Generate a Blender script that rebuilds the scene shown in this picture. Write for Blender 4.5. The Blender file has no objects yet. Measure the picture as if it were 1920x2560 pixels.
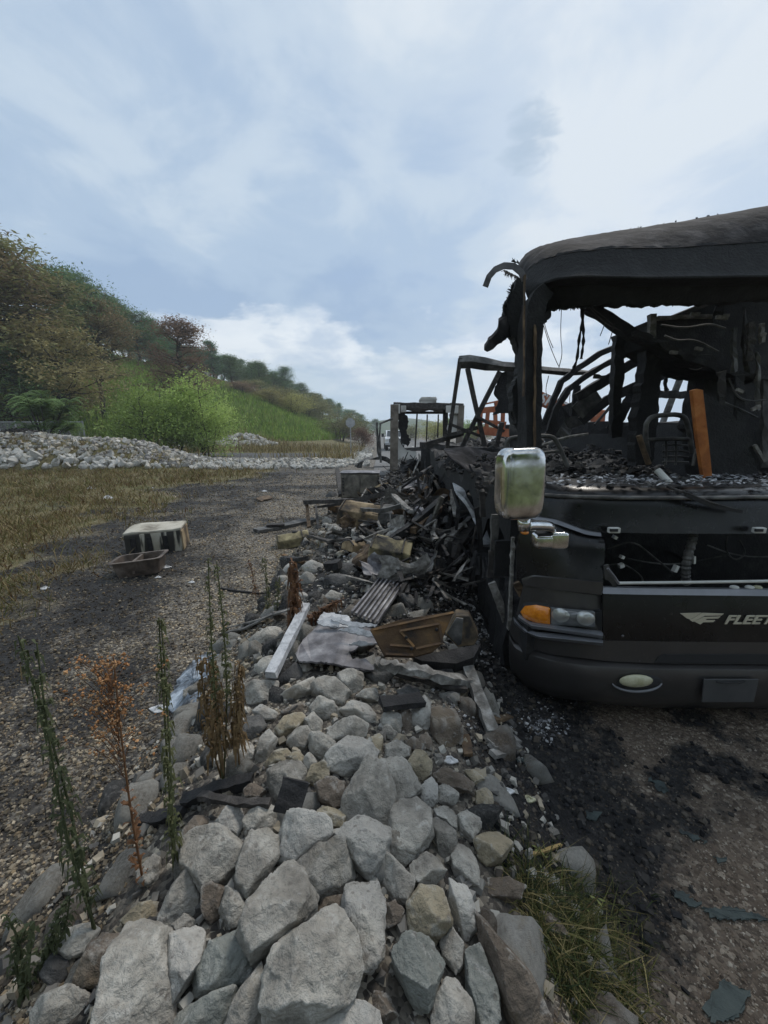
import bpy, bmesh, math, random
import numpy as np
from mathutils import Vector, Matrix
random.seed(7); RNG = np.random.default_rng(11)
S = bpy.context.scene
COL = S.collection
# ------------------------------------------------------------------ camera
H_CAM = 1.85; FPX = 961.0; PITCH = math.atan(200 / FPX)
cam = bpy.data.cameras.new('camera'); camo = bpy.data.objects.new('camera', cam); COL.objects.link(camo)
cam.sensor_fit = 'VERTICAL'; cam.sensor_height = 36.0; cam.lens = FPX / 2560 * 36.0
cam.clip_start = 0.05; cam.clip_end = 5000
camo.location = (0, 0, H_CAM); camo.rotation_euler = (math.pi / 2 - PITCH, 0, 0)
S.camera = camo
# ------------------------------------------------------------------ view
vs = S.view_settings; vs.view_transform = 'Standard'; vs.look = 'None'; vs.gamma = 1.0; vs.exposure = 0.40
vs.use_curve_mapping = False
S.cycles.use_denoising = True
S.cycles.max_bounces = 6; S.cycles.volume_bounces = 1; S.cycles.transparent_max_bounces = 8
# ------------------------------------------------------------------ world: nishita seen through a broken cloud deck
SUN_EL, SUN_AZ = math.radians(52), math.radians(35)      # azimuth from +Y towards +X
W = bpy.data.worlds.new('World'); S.world = W; W.use_nodes = True
nt = W.node_tree; nt.nodes.clear()
def N(tree, typ, **kw):
    n = tree.nodes.new(typ)
    for k, v in kw.items():
        if k.startswith('i_'):
            n.inputs[k[2:].replace('_', ' ')].default_value = v
        else: setattr(n, k, v)
    return n
def math_n(tree, op, a, b=None, clamp=False):
    n = tree.nodes.new('ShaderNodeMath'); n.operation = op; n.use_clamp = clamp
    for i, s in enumerate((a, b)):
        if s is None: continue
        if isinstance(s, (int, float)): n.inputs[i].default_value = s
        else: tree.links.new(s, n.inputs[i])
    return n.outputs[0]
def ramp_n(tree, fac, stops, interp='LINEAR'):
    r = tree.nodes.new('ShaderNodeValToRGB'); r.color_ramp.interpolation = interp
    el = r.color_ramp.elements
    while len(el) < len(stops): el.new(0.5)
    for e, (p, c) in zip(el, stops):
        e.position = p; e.color = (c, c, c, 1) if isinstance(c, (int, float)) else (*c, 1)
    if fac is not None: tree.links.new(fac, r.inputs[0])
    return r.outputs[0]
def mix_n(tree, fac, a, b, mode='MIX'):
    m = tree.nodes.new('ShaderNodeMix'); m.data_type = 'RGBA'; m.blend_type = mode
    for sock, s in ((m.inputs[0], fac), (m.inputs[6], a), (m.inputs[7], b)):
        if isinstance(s, (int, float)): sock.default_value = s
        elif isinstance(s, tuple): sock.default_value = (*s, 1)
        else: tree.links.new(s, sock)
    return m.outputs[2]
def sky_world():
    sky = N(nt, 'ShaderNodeTexSky', sky_type='NISHITA', sun_disc=False, sun_elevation=SUN_EL, sun_rotation=SUN_AZ)
    tc = N(nt, 'ShaderNodeTexCoord'); sp = N(nt, 'ShaderNodeSeparateXYZ'); nt.links.new(tc.outputs['Generated'], sp.inputs[0])
    z = math_n(nt, 'ADD', math_n(nt, 'MAXIMUM', sp.outputs[2], 0.0), 0.16)
    cb = N(nt, 'ShaderNodeCombineXYZ')
    nt.links.new(math_n(nt, 'DIVIDE', sp.outputs[0], z), cb.inputs[0]); nt.links.new(math_n(nt, 'DIVIDE', sp.outputs[1], z), cb.inputs[1])
    def noise(vec, scale, detail=7, rough=0.5, dist=0.0, w=0.0):
        n = N(nt, 'ShaderNodeTexNoise', noise_dimensions='4D'); n.inputs['Scale'].default_value = scale; n.inputs['Detail'].default_value = detail
        n.inputs['Roughness'].default_value = rough; n.inputs['Distortion'].default_value = dist; n.inputs['W'].default_value = w
        nt.links.new(vec, n.inputs['Vector']); return n.outputs[0]
    n1 = noise(cb.outputs[0], 0.62, 6, 0.42, 0.35, 3.4)
    n2 = noise(cb.outputs[0], 2.3, 9, 0.58, 0.45, 1.2)
    f = math_n(nt, 'ADD', math_n(nt, 'MULTIPLY', n1, 0.62), math_n(nt, 'MULTIPLY', n2, 0.38))
    deck = ramp_n(nt, f, [(0.37, (2.7, 3.7, 5.2)), (0.45, (3.4, 4.4, 5.7)), (0.515, (4.4, 5.25, 6.2)), (0.59, (5.7, 6.25, 6.8))], 'EASE')
    thin = ramp_n(nt, n2, [(0.30, 0.82), (0.55, 0.98)])
    col = mix_n(nt, thin, sky.outputs[0], deck)
    # low cumulus bank
    elev = sp.outputs[2]
    c2 = N(nt, 'ShaderNodeMapping'); nt.links.new(tc.outputs['Generated'], c2.inputs[0]); c2.inputs['Scale'].default_value = (1, 1, 2.6)
    n3 = noise(c2.outputs[0], 3.6, 8, 0.56, 0.25, 7.7)
    band = math_n(nt, 'SUBTRACT', 0.225, math_n(nt, 'MULTIPLY', math_n(nt, 'ABSOLUTE', math_n(nt, 'SUBTRACT', elev, 0.20)), 1.9))
    cum = ramp_n(nt, math_n(nt, 'ADD', n3, band), [(0.66, 0.0), (0.72, 0.8), (0.80, 1.0)])
    shade = ramp_n(nt, noise(c2.outputs[0], 8.0, 6, 0.55, 0.2, 2.2), [(0.40, (4.5, 5.3, 6.4)), (0.56, (7.0, 7.4, 7.8))])
    col = mix_n(nt, math_n(nt, 'MULTIPLY', cum, 0.85), col, shade)
    # one small dark scud cloud
    a_, b_ = (1322 - 960) / FPX, -(358 - 1280) / FPX; dv = Vector((a_, math.cos(PITCH) + b_ * math.sin(PITCH), -math.sin(PITCH) + b_ * math.cos(PITCH))).normalized()
    dp = N(nt, 'ShaderNodeVectorMath', operation='DOT_PRODUCT'); nt.links.new(tc.outputs['Generated'], dp.inputs[0]); dp.inputs[1].default_value = dv
    bl = ramp_n(nt, math_n(nt, 'ADD', math_n(nt, 'MULTIPLY', math_n(nt, 'SUBTRACT', dp.outputs['Value'], 0.9985), 300.0), math_n(nt, 'MULTIPLY', math_n(nt, 'SUBTRACT', noise(c2.outputs[0], 16, 6, 0.6, 0.6, 4.1), 0.5), 1.6)), [(0.0, 0.0), (0.5, 0.85)])
    col = mix_n(nt, bl, col, (3.4, 4.3, 5.4))
    # hazier towards the horizon
    hz = ramp_n(nt, elev, [(0.0, 0.7), (0.16, 0.0)])
    col = mix_n(nt, hz, col, (4.6, 5.6, 6.7))
    gr = ramp_n(nt, math_n(nt, 'ADD', math_n(nt, 'MULTIPLY', elev, 0.5), 0.5), [(0.47, (1.2, 1.2, 1.1)), (0.5, (1, 1, 1))])
    bg = N(nt, 'ShaderNodeBackground'); nt.links.new(col, bg.inputs[0]); bg.inputs[1].default_value = 0.1
    out = N(nt, 'ShaderNodeOutputWorld'); nt.links.new(bg.outputs[0], out.inputs[0])
sky_world()
sun = bpy.data.lights.new('sun', 'SUN'); sun.energy = 1.5; sun.angle = math.radians(14); sun.color = (1, 0.94, 0.86)
suno = bpy.data.objects.new('sun', sun); COL.objects.link(suno)
suno.rotation_euler = Vector((math.sin(SUN_AZ) * math.cos(SUN_EL), math.cos(SUN_AZ) * math.cos(SUN_EL), math.sin(SUN_EL))).to_track_quat('Z', 'Y').to_euler()

# ------------------------------------------------------------------ pixel -> place helpers (photo pixels 1920x2560)
CP, SP = math.cos(PITCH), math.sin(PITCH)
CAM = np.array([0, 0, H_CAM])
def ray(u, v):
    a = (u - 960) / FPX; b = -(v - 1280) / FPX
    return np.array([a, CP + b * SP, -SP + b * CP])
def at_y(u, v, y): r = ray(u, v); return CAM + r * (y / r[1])
def at_z(u, v, z): r = ray(u, v); return CAM + r * ((z - H_CAM) / r[2])
def smooth(a, b, x): t = np.clip((x - a) / (b - a), 0, 1); return t * t * (3 - 2 * t)
K = 740 / 1659
def A(x, y): return (640 + x * K, 880 + y * K)
def Z1(x, y): return (1180 + x * K, 500 + y * K)
def Z2(x, y): return (1180 + x * K, 1100 + y * K)
def B(x, y): return (560 + x * K, 1400 + y * K)
def D(x, y): return (700 + x * K, 1820 + y * K)
def Cc(x, y): return (x * 840 / 1659, 1720 + y * 840 / 1659)
def G(x, y): return (x * K, 1100 + y * K)
# ------------------------------------------------------------------ numpy noise
def _h(ix, iy, iz, seed):
    n = (ix.astype(np.int64) * 374761393 + iy.astype(np.int64) * 668265263 + iz.astype(np.int64) * 1274126177 + seed * 97531) & 0xffffffff
    n = ((n ^ (n >> 13)) * 1274126177) & 0xffffffff
    n = ((n ^ (n >> 16)) * 2246822519) & 0xffffffff
    return ((n ^ (n >> 15)) & 0xffffff) / float(0xffffff)
def vnoise(P, seed=0):
    P = np.asarray(P, float); i = np.floor(P); f = P - i; f = f * f * (3 - 2 * f); i = i.astype(np.int64)
    r = 0
    for dx in (0, 1):
        for dy in (0, 1):
            for dz in (0, 1):
                w = (f[:, 0] if dx else 1 - f[:, 0]) * (f[:, 1] if dy else 1 - f[:, 1]) * (f[:, 2] if dz else 1 - f[:, 2])
                r = r + w * _h(i[:, 0] + dx, i[:, 1] + dy, i[:, 2] + dz, seed)
    return r * 2 - 1
def fbm(P, seed=0, oct=4, rough=0.5):
    P = np.asarray(P, float); a = 1; s = 0; t = 0
    for o in range(oct): s = s + a * vnoise(P * 2 ** o + o * 17.3, seed + o); t += a; a *= rough
    return s / t
def fbm2(x, y, sc, seed=0, oct=4):
    x = np.asarray(x, float); sh = x.shape
    return fbm(np.stack([x.ravel() * sc, np.asarray(y, float).ravel() * sc, np.zeros(x.size) + 0.5], 1), seed, oct).reshape(sh)
# ------------------------------------------------------------------ terrain
def pile_h(x, y):
    xc = -0.27 - 0.05 * np.clip(y - 2, 0, 6); w = 1.12 - 0.05 * np.clip(y - 2, 0, 5)
    s = np.clip(1 - ((x - xc) / w) ** 2, 0, 1) ** 0.75
    return 0.40 * s * smooth(-2.2, -0.6, y) * (1 - 0.55 * smooth(4.0, 7.5, y)) * (1 - smooth(9, 12, y))
def mound_h(x, y):
    return 0.52 * np.exp(-((x - 0.6) / 0.75) ** 2) * smooth(2.9, 4.6, y) * (1 - smooth(11, 14.5, y))
def hill_h(x, y):
    d1 = ((x + 45) * -34 + (y - 26) * 38) / 51.0; d2 = -7 - x
    d = np.minimum(d1, d2); d = np.where(d > 0, d, 0)
    d = d - 3.0 * (1 - np.exp(-d / 3.0))
    rise = 1.1 * smooth(36, 70, y) * smooth(-5.5, -12, x)
    return 27 * (1 - np.exp(-0.55 * d / 27)) + rise
def spile_h(x, y):     # the long stone heap behind the dry grass
    yc = 21.5 + 0.05 * (x + 12); s = np.clip(1 - ((y - yc) / 3.0) ** 2, 0, 1)
    return s * (1.45 * smooth(-9.5, -15.5, x) * (0.9 + 0.1 * np.sin(x * 0.9)) + 0.28 * smooth(-1.2, -3.6, x)) * smooth(-40, -30, x)
def spile2_h(x, y):    # two low heaps behind
    r = 1.3 * np.exp(-(((x + 20.5) / 3.4) ** 2 + ((y - 40) / 2.4) ** 2)) + 1.45 * np.exp(-(((x + 15.6) / 3.0) ** 2 + ((y - 44) / 2.2) ** 2))
    return r
def zg(x, y):
    x = np.asarray(x, float); y = np.asarray(y, float)
    b = 0.035 * fbm2(x, y, 0.5, 3, 3) + 0.012 * fbm2(x, y, 3.0, 9, 2)
    return b + pile_h(x, y) + mound_h(x, y) + hill_h(x, y) + spile_h(x, y) + spile2_h(x, y)
def zg1(x, y): return float(zg(np.array([x]), np.array([y]))[0])
TT = np.concatenate([np.arange(0.5, 6, 0.02), 6 * 1.012 ** np.arange(0, 330)])
def on_ground(u, v, lift=0.0):
    r = ray(u, v); P = CAM[None, :] + r[None, :] * TT[:, None]
    below = P[:, 2] <= zg(P[:, 0], P[:, 1]) + lift
    i = int(np.argmax(below)); t = np.linspace(TT[max(i - 1, 0)], TT[i], 24); P = CAM[None, :] + r[None, :] * t[:, None]
    j = int(np.argmax(P[:, 2] <= zg(P[:, 0], P[:, 1]) + lift)); return P[j]
# ------------------------------------------------------------------ mesh helpers
WLOC = {}
def reg(o, label=None, cat=None, group=None, kind=None):
    if label: o['label'] = label
    if cat: o['category'] = cat
    if group: o['group'] = group
    if kind: o['kind'] = kind
    return o
def thing(name, label, cat, loc=(0, 0, 0), rz=0, group=None):
    o = bpy.data.objects.new(name, None); COL.objects.link(o); o.location = loc; o.rotation_euler = (0, 0, rz)
    o.empty_display_size = 0.1; WLOC[o] = np.array(loc, float) if rz == 0 else np.zeros(3)
    return reg(o, label, cat, group)
def np_mesh(name, V, F, smooth_=False):
    V = np.asarray(V, np.float32); F = np.asarray(F, np.int32); k = F.shape[1]
    me = bpy.data.meshes.new(name); me.vertices.add(len(V)); me.vertices.foreach_set('co', V.ravel())
    me.loops.add(F.size); me.loops.foreach_set('vertex_index', F.ravel())
    me.polygons.add(len(F)); me.polygons.foreach_set('loop_start', np.arange(0, F.size, k, dtype=np.int32))
    me.polygons.foreach_set('loop_total', np.full(len(F), k, np.int32))
    me.polygons.foreach_set('use_smooth', np.full(len(F), smooth_, bool))
    me.update(calc_edges=True); return me
def link_mesh(name, me, mat, parent=None, loc=(0, 0, 0)):
    o = bpy.data.objects.new(name, me); COL.objects.link(o)
    if mat is not None and len(me.materials) == 0: me.materials.append(mat)
    o.location = loc
    if parent is not None: o.parent = parent
    return o
class MB:
    def __init__(s): s.v = []; s.f = []
    def add(s, V, F):
        b = len(s.v); s.v += [tuple(map(float, p)) for p in V]; s.f += [tuple(i + b for i in f) for f in F]; return s
    def box(s, c, sz, R=None):
        c = np.array(c, float); V = []
        for i in range(8):
            p = np.array([(i & 1) - .5, ((i >> 1) & 1) - .5, ((i >> 2) & 1) - .5]) * sz
            if R is not None: p = np.array(R @ Vector(p))
            V.append(c + p)
        return s.add(V, [(0, 2, 3, 1), (4, 5, 7, 6), (0, 1, 5, 4), (2, 6, 7, 3), (0, 4, 6, 2), (1, 3, 7, 5)])
    def beam(s, pts, w, t, up=(0, 0, 1), jit=0.0, sub=1):
        P = [np.array(p, float) for p in pts]
        if sub > 1:
            Q = []
            for a, b in zip(P[:-1], P[1:]): Q += [a + (b - a) * k / sub for k in range(sub)]
            P = Q + [P[-1]]
        V = []; F = []
        for i, p in enumerate(P):
            d = P[min(i + 1, len(P) - 1)] - P[max(i - 1, 0)]; d = d / (np.linalg.norm(d) + 1e-9)
            u = np.array(up, float)
            if abs(np.dot(u, d)) > 0.97: u = np.array([0.0, 1.0, 0.0])
            a = np.cross(d, u); a /= np.linalg.norm(a); n = np.cross(a, d)
            ww = w[i] if isinstance(w, (list, tuple)) else w
            for sx, sy in ((-1, -1), (1, -1), (1, 1), (-1, 1)):
                q = p + a * sx * ww / 2 + n * sy * t / 2
                if jit: q = q + np.array([random.uniform(-jit, jit) for _ in range(3)])
                V.append(q)
        for i in range(len(P) - 1):
            b = i * 4
            for k in range(4): F.append((b + k, b + (k + 1) % 4, b + 4 + (k + 1) % 4, b + 4 + k))
        F.append((3, 2, 1, 0)); e = (len(P) - 1) * 4; F.append((e, e + 1, e + 2, e + 3))
        return s.add(V, F)
    def tube(s, pts, r, n=7, smoothpts=0):
        P = [np.array(p, float) for p in pts]
        for _ in range(smoothpts):
            Q = [P[0]]
            for a, b in zip(P[:-1], P[1:]): Q += [a * .75 + b * .25, a * .25 + b * .75]
            P = Q + [P[-1]]
        V = []; F = []; ref = np.array([0.31, 0.17, 0.93])
        for i, p in enumerate(P):
            d = P[min(i + 1, len(P) - 1)] - P[max(i - 1, 0)]; d = d / (np.linalg.norm(d) + 1e-9)
            a = np.cross(d, ref); a /= (np.linalg.norm(a) + 1e-9); b = np.cross(d, a)
            rr = r(i / (len(P) - 1)) if callable(r) else r
            for k in range(n):
                t = 2 * math.pi * k / n; V.append(p + (a * math.cos(t) + b * math.sin(t)) * rr)
        for i in range(len(P) - 1):
            for k in range(n): F.append((i * n + k, i * n + (k + 1) % n, (i + 1) * n + (k + 1) % n, (i + 1) * n + k))
        F.append(tuple(range(n))[::-1]); F.append(tuple((len(P) - 1) * n + k for k in range(n)))
        return s.add(V, F)
    def sheet(s, rows, off):
        n = len(rows); m = len(rows[0]); off = np.array(off, float)
        V = [np.array(p, float) for r in rows for p in r]; V2 = [p + off for p in V]; nn = n * m; F = []
        for i in range(n - 1):
            for j in range(m - 1):
                a = i * m + j; F.append((a, a + 1, a + m + 1, a + m)); F.append((nn + a, nn + a + m, nn + a + m + 1, nn + a + 1))
        rim = [j for j in range(m)] + [i * m + m - 1 for i in range(1, n)] + [(n - 1) * m + j for j in range(m - 2, -1, -1)] + [i * m for i in range(n - 2, 0, -1)]
        for k in range(len(rim)):
            a, b = rim[k], rim[(k + 1) % len(rim)]; F.append((a, nn + a, nn + b, b))
        return s.add(V + V2, F)
    def prism(s, poly, off):
        P = [np.array(p, float) for p in poly]; n = len(P); off = np.array(off, float)
        F = [tuple(range(n)), tuple(range(2 * n - 1, n - 1, -1))] + [(k, n + k, n + (k + 1) % n, (k + 1) % n) for k in range(n)]
        return s.add(P + [p + off for p in P], F)
    def ell(s, c, rad, nu=12, nv=8, e=1.0, R=None):
        V = []; F = []; sg = lambda t, k: math.copysign(abs(t) ** k, t)
        for i in range(nv + 1):
            ph = -math.pi / 2 + math.pi * i / nv
            for j in range(nu):
                th = 2 * math.pi * j / nu
                p = np.array([sg(math.cos(ph), e) * sg(math.cos(th), e) * rad[0], sg(math.cos(ph), e) * sg(math.sin(th), e) * rad[1], sg(math.sin(ph), e) * rad[2]])
                if R is not None: p = np.array(R @ Vector(p))
                V.append(np.array(c) + p)
        for i in range(nv):
            for j in range(nu): F.append((i * nu + j, i * nu + (j + 1) % nu, (i + 1) * nu + (j + 1) % nu, (i + 1) * nu + j))
        return s.add(V, F)
    def build(s, name, mat, parent=None, label=None, cat=None, group=None, kind=None, smooth_=False, bevel=0.0):
        V = np.array(s.v)
        if parent is not None: o0 = WLOC[parent]
        else: o0 = np.array([(V[:, 0].min() + V[:, 0].max()) / 2, (V[:, 1].min() + V[:, 1].max()) / 2, V[:, 2].min()])
        me = bpy.data.meshes.new(name)
        base = o0 if parent is None else o0
        me.from_pydata([tuple(p) for p in (V - base)], [], s.f); me.update()
        bm = bmesh.new(); bm.from_mesh(me); bmesh.ops.recalc_face_normals(bm, faces=bm.faces)
        if bevel: bmesh.ops.bevel(bm, geom=[e for e in bm.edges if e.is_manifold and e.calc_face_angle(0) > 0.5], offset=bevel, segments=2, profile=0.5, affect='EDGES')
        bm.to_mesh(me); bm.free()
        if smooth_: me.polygons.foreach_set('use_smooth', [True] * len(me.polygons))
        o = link_mesh(name, me, mat, parent, (0, 0, 0) if parent is not None else tuple(o0))
        WLOC[o] = o0
        return reg(o, label, cat, group, kind)
def ragged(poly, amp, step):
    out = []
    for k in range(len(poly)):
        a = np.array(poly[k], float); b = np.array(poly[(k + 1) % len(poly)], float); n = max(1, int(np.linalg.norm(b - a) / step))
        for i in range(n):
            p = a + (b - a) * i / n; out.append(tuple(p + (np.array([random.uniform(-amp, amp), random.uniform(-amp, amp)]) if i else 0)))
    return out
# ------------------------------------------------------------------ materials
MATS = {}
def mat(name, stops, scale=6, rough=0.8, metal=0.0, bump=0.3, bscale=40, bdist=0.01, detail=8, dist=0.3, rnd=0.0, spec=0.5, coat=0.0, extra=None, roughvar=0.0, trans=0.0):
    m = bpy.data.materials.new(name); m.use_nodes = True; t = m.node_tree; t.nodes.clear()
    out = N(t, 'ShaderNodeOutputMaterial'); p = N(t, 'ShaderNodeBsdfPrincipled'); t.links.new(p.outputs[0], out.inputs[0])
    tc = N(t, 'ShaderNodeTexCoord'); oi = N(t, 'ShaderNodeObjectInfo')
    vm = N(t, 'ShaderNodeVectorMath', operation='ADD'); cmb = N(t, 'ShaderNodeCombineXYZ')
    off = math_n(t, 'MULTIPLY', oi.outputs['Random'], 37.0)
    t.links.new(off, cmb.inputs[0]); t.links.new(off, cmb.inputs[2])
    t.links.new(tc.outputs['Object'], vm.inputs[0]); t.links.new(cmb.outputs[0], vm.inputs[1]); vec = vm.outputs[0]
    def noise(sc, det=detail, rg=0.6, ds=dist):
        n = N(t, 'ShaderNodeTexNoise'); n.inputs['Scale'].default_value = sc; n.inputs['Detail'].default_value = det
        n.inputs['Roughness'].default_value = rg; n.inputs['Distortion'].default_value = ds; t.links.new(vec, n.inputs['Vector']); return n.outputs[0]
    if len(stops) == 1: stops = [(0, stops[0][1]), (1, stops[0][1])]
    nz = noise(scale); col = ramp_n(t, nz, stops)
    if extra: col = extra(t, vec, noise, col, oi)
    if rnd:
        hs = N(t, 'ShaderNodeHueSaturation'); t.links.new(col, hs.inputs['Color'])
        t.links.new(math_n(t, 'ADD', math_n(t, 'MULTIPLY', oi.outputs['Random'], 2 * rnd), 1 - rnd), hs.inputs['Value']); col = hs.outputs[0]
    t.links.new(col, p.inputs['Base Color'])
    p.inputs['Metallic'].default_value = metal; p.inputs['Specular IOR Level'].default_value = spec
    p.inputs['Coat Weight'].default_value = coat; p.inputs['Coat Roughness'].default_value = 0.12
    if roughvar:
        t.links.new(math_n(t, 'ADD', math_n(t, 'MULTIPLY', noise(scale * 2.3), roughvar), rough - roughvar / 2, True), p.inputs['Roughness'])
    else: p.inputs['Roughness'].default_value = rough
    if bump:
        bn = N(t, 'ShaderNodeBump'); bn.inputs['Strength'].default_value = bump; bn.inputs['Distance'].default_value = bdist
        t.links.new(noise(bscale, 6, 0.65), bn.inputs['Height']); t.links.new(bn.outputs[0], p.inputs['Normal'])
    if trans:
        tr = N(t, 'ShaderNodeBsdfTranslucent'); t.links.new(col, tr.inputs[0]); mx = N(t, 'ShaderNodeMixShader'); mx.inputs[0].default_value = trans
        t.links.new(p.outputs[0], mx.inputs[1]); t.links.new(tr.outputs[0], mx.inputs[2]); t.links.new(mx.outputs[0], out.inputs[0])
    MATS[name] = m; return m
def spots(t, vec, noise, col, oi):
    # rain-wet freckles, pale bruised crust and a faint tan iron stain
    v = N(t, 'ShaderNodeTexVoronoi'); v.inputs['Scale'].default_value = 34; v.inputs['Randomness'].default_value = 1
    t.links.new(vec, v.inputs['Vector'])
    sp = ramp_n(t, v.outputs['Distance'], [(0.20, 1.0), (0.30, 0.0)])
    gate = ramp_n(t, noise(5, 3), [(0.46, 0.0), (0.58, 1.0)])
    col = mix_n(t, math_n(t, 'MULTIPLY', math_n(t, 'MULTIPLY', sp, gate), 0.55), col, (0.115, 0.10, 0.088))
    crust = ramp_n(t, noise(17, 10, 0.72), [(0.55, 0.0), (0.66, 1.0)])
    col = mix_n(t, math_n(t, 'MULTIPLY', crust, 0.55), col, (0.50, 0.49, 0.46))
    pit = ramp_n(t, noise(60, 6, 0.7), [(0.30, 1.0), (0.42, 0.0)])
    col = mix_n(t, math_n(t, 'MULTIPLY', pit, 0.6), col, (0.10, 0.095, 0.09))
    ge = N(t, 'ShaderNodeNewGeometry'); col = mix_n(t, ramp_n(t, ge.outputs['Pointiness'], [(0.53, 0.0), (0.60, 0.6)]), col, (0.52, 0.51, 0.475))
    st = ramp_n(t, noise(2.6, 4), [(0.56, 0.0), (0.72, 1.0)])
    return mix_n(t, math_n(t, 'MULTIPLY', st, 0.4), col, (0.30, 0.23, 0.14))
ROCKM = {
 'grey': mat('limestone_grey', [(0.3, (0.175, 0.163, 0.144)), (0.5, (0.32, 0.302, 0.268)), (0.7, (0.48, 0.46, 0.415))], 9, 0.9, bump=1.0, bscale=40, bdist=0.02, rnd=0.16, spec=0.25, extra=spots),
 'tan': mat('limestone_tan', [(0.3, (0.20, 0.17, 0.12)), (0.5, (0.32, 0.275, 0.195)), (0.72, (0.42, 0.375, 0.29))], 7, 0.9, bump=1.0, bscale=40, bdist=0.02, rnd=0.12, spec=0.25, extra=spots),
 'teal': mat('limestone_greenish', [(0.3, (0.15, 0.157, 0.145)), (0.5, (0.225, 0.235, 0.215)), (0.72, (0.33, 0.335, 0.305))], 7, 0.9, bump=1.0, bscale=40, bdist=0.02, rnd=0.10, spec=0.25, extra=spots),
 'pale': mat('limestone_pale', [(0.3, (0.30, 0.285, 0.26)), (0.5, (0.41, 0.395, 0.365)), (0.72, (0.52, 0.50, 0.45))], 7, 0.9, bump=1.0, bscale=40, bdist=0.02, rnd=0.12, spec=0.25, extra=spots),
 'brown': mat('stone_brown', [(0.3, (0.10, 0.08, 0.062)), (0.5, (0.165, 0.135, 0.108)), (0.72, (0.25, 0.21, 0.17))], 7, 0.9, bump=1.0, bscale=40, bdist=0.02, rnd=0.12, spec=0.25, extra=spots),
 'sooty': mat('stone_sooty', [(0.3, (0.04, 0.04, 0.042)), (0.55, (0.11, 0.108, 0.105)), (0.75, (0.27, 0.26, 0.245))], 5, 0.9, bump=1.0, bscale=40, bdist=0.02, rnd=0.15, spec=0.25),
}
M_CHAR = mat('char', [(0.3, (0.010, 0.010, 0.011)), (0.55, (0.022, 0.021, 0.022)), (0.75, (0.055, 0.052, 0.052))], 9, 0.75, bump=0.8, bscale=70, bdist=0.01, spec=0.4, roughvar=0.4)
M_CHARW = mat('charred_wood', [(0.3, (0.014, 0.013, 0.013)), (0.55, (0.045, 0.04, 0.037)), (0.75, (0.12, 0.108, 0.098))], 14, 0.8, bump=0.8, bscale=80, rnd=0.3)
M_ASHW = mat('ashen_wood', [(0.3, (0.07, 0.066, 0.06)), (0.5, (0.19, 0.18, 0.165)), (0.72, (0.42, 0.41, 0.39))], 16, 0.9, bump=0.7, bscale=80)
M_WHITEW = mat('whitened_post', [(0.3, (0.26, 0.27, 0.28)), (0.5, (0.48, 0.49, 0.51)), (0.72, (0.62, 0.63, 0.64))], 22, 0.85, bump=0.6, bscale=80)
M_BROWNW = mat('scorched_wood', [(0.3, (0.03, 0.022, 0.016)), (0.5, (0.10, 0.065, 0.038)), (0.72, (0.24, 0.165, 0.095))], 9, 0.85, bump=0.6, bscale=60)
M_SOOTMETAL = mat('sooty_metal', [(0.32, (0.02, 0.02, 0.021)), (0.5, (0.085, 0.083, 0.08)), (0.7, (0.23, 0.225, 0.215))], 5, 0.65, metal=0.35, bump=0.25, bscale=50, roughvar=0.4)
M_ALU = mat('heat_stained_aluminium', [(0.34, (0.05, 0.048, 0.052)), (0.47, (0.14, 0.135, 0.145)), (0.58, (0.25, 0.245, 0.255)), (0.74, (0.5, 0.5, 0.51))], 4.5, 0.6, metal=0.3, bump=0.25, bscale=45, roughvar=0.3)
M_RUST = mat('rust', [(0.34, (0.022, 0.016, 0.012)), (0.46, (0.065, 0.036, 0.016)), (0.56, (0.095, 0.056, 0.024)), (0.66, (0.17, 0.092, 0.032)), (0.78, (0.18, 0.145, 0.105))], 5, 0.75, metal=0.25, bump=0.35, bscale=60)
M_TANBOX = mat('smoked_tan_foam', [(0.36, (0.018, 0.015, 0.012)), (0.47, (0.12, 0.085, 0.048)), (0.58, (0.30, 0.225, 0.13)), (0.75, (0.42, 0.345, 0.23))], 3.2, 0.8, bump=0.35, bscale=50)
M_YELBOX = mat('scorched_yellow_box', [(0.38, (0.025, 0.022, 0.016)), (0.48, (0.19, 0.16, 0.085)), (0.6, (0.36, 0.31, 0.175)), (0.78, (0.43, 0.385, 0.25))], 3.2, 0.8, bump=0.35, bscale=50)
M_STEELBOX = mat('blued_steel', [(0.32, (0.03, 0.029, 0.028)), (0.5, (0.14, 0.13, 0.11)), (0.7, (0.33, 0.30, 0.25))], 3.4, 0.55, metal=0.4, bump=0.2, bscale=40, roughvar=0.3)
def dusty(t, vec, noise, col, oi):
    a = ramp_n(t, noise(2.2, 8, 0.7), [(0.5, 0.0), (0.75, 0.5)]); b = ramp_n(t, noise(38, 6, 0.7), [(0.60, 0.0), (0.70, 0.5)])
    col = mix_n(t, a, col, (0.045, 0.041, 0.038)); return mix_n(t, math_n(t, 'MULTIPLY', b, 0.6), col, (0.13, 0.125, 0.12))
M_BLACK = mat('black_paint', [(0, (0.006, 0.006, 0.0065))], 3, 0.3, bump=0.05, bscale=5, coat=0.1, roughvar=0.35, spec=0.35, extra=dusty)
M_GREYP = mat('dark_grey_metallic_paint', [(0.3, (0.050, 0.047, 0.046)), (0.7, (0.068, 0.064, 0.062))], 4, 0.38, metal=0.4, bump=0.04, bscale=6, coat=0.2, roughvar=0.35, extra=dusty)
M_STRIPE = mat('silver_stripe', [(0.3, (0.16, 0.165, 0.18)), (0.7, (0.23, 0.235, 0.255))], 5, 0.35, metal=0.3, bump=0.05, bscale=8)
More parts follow.
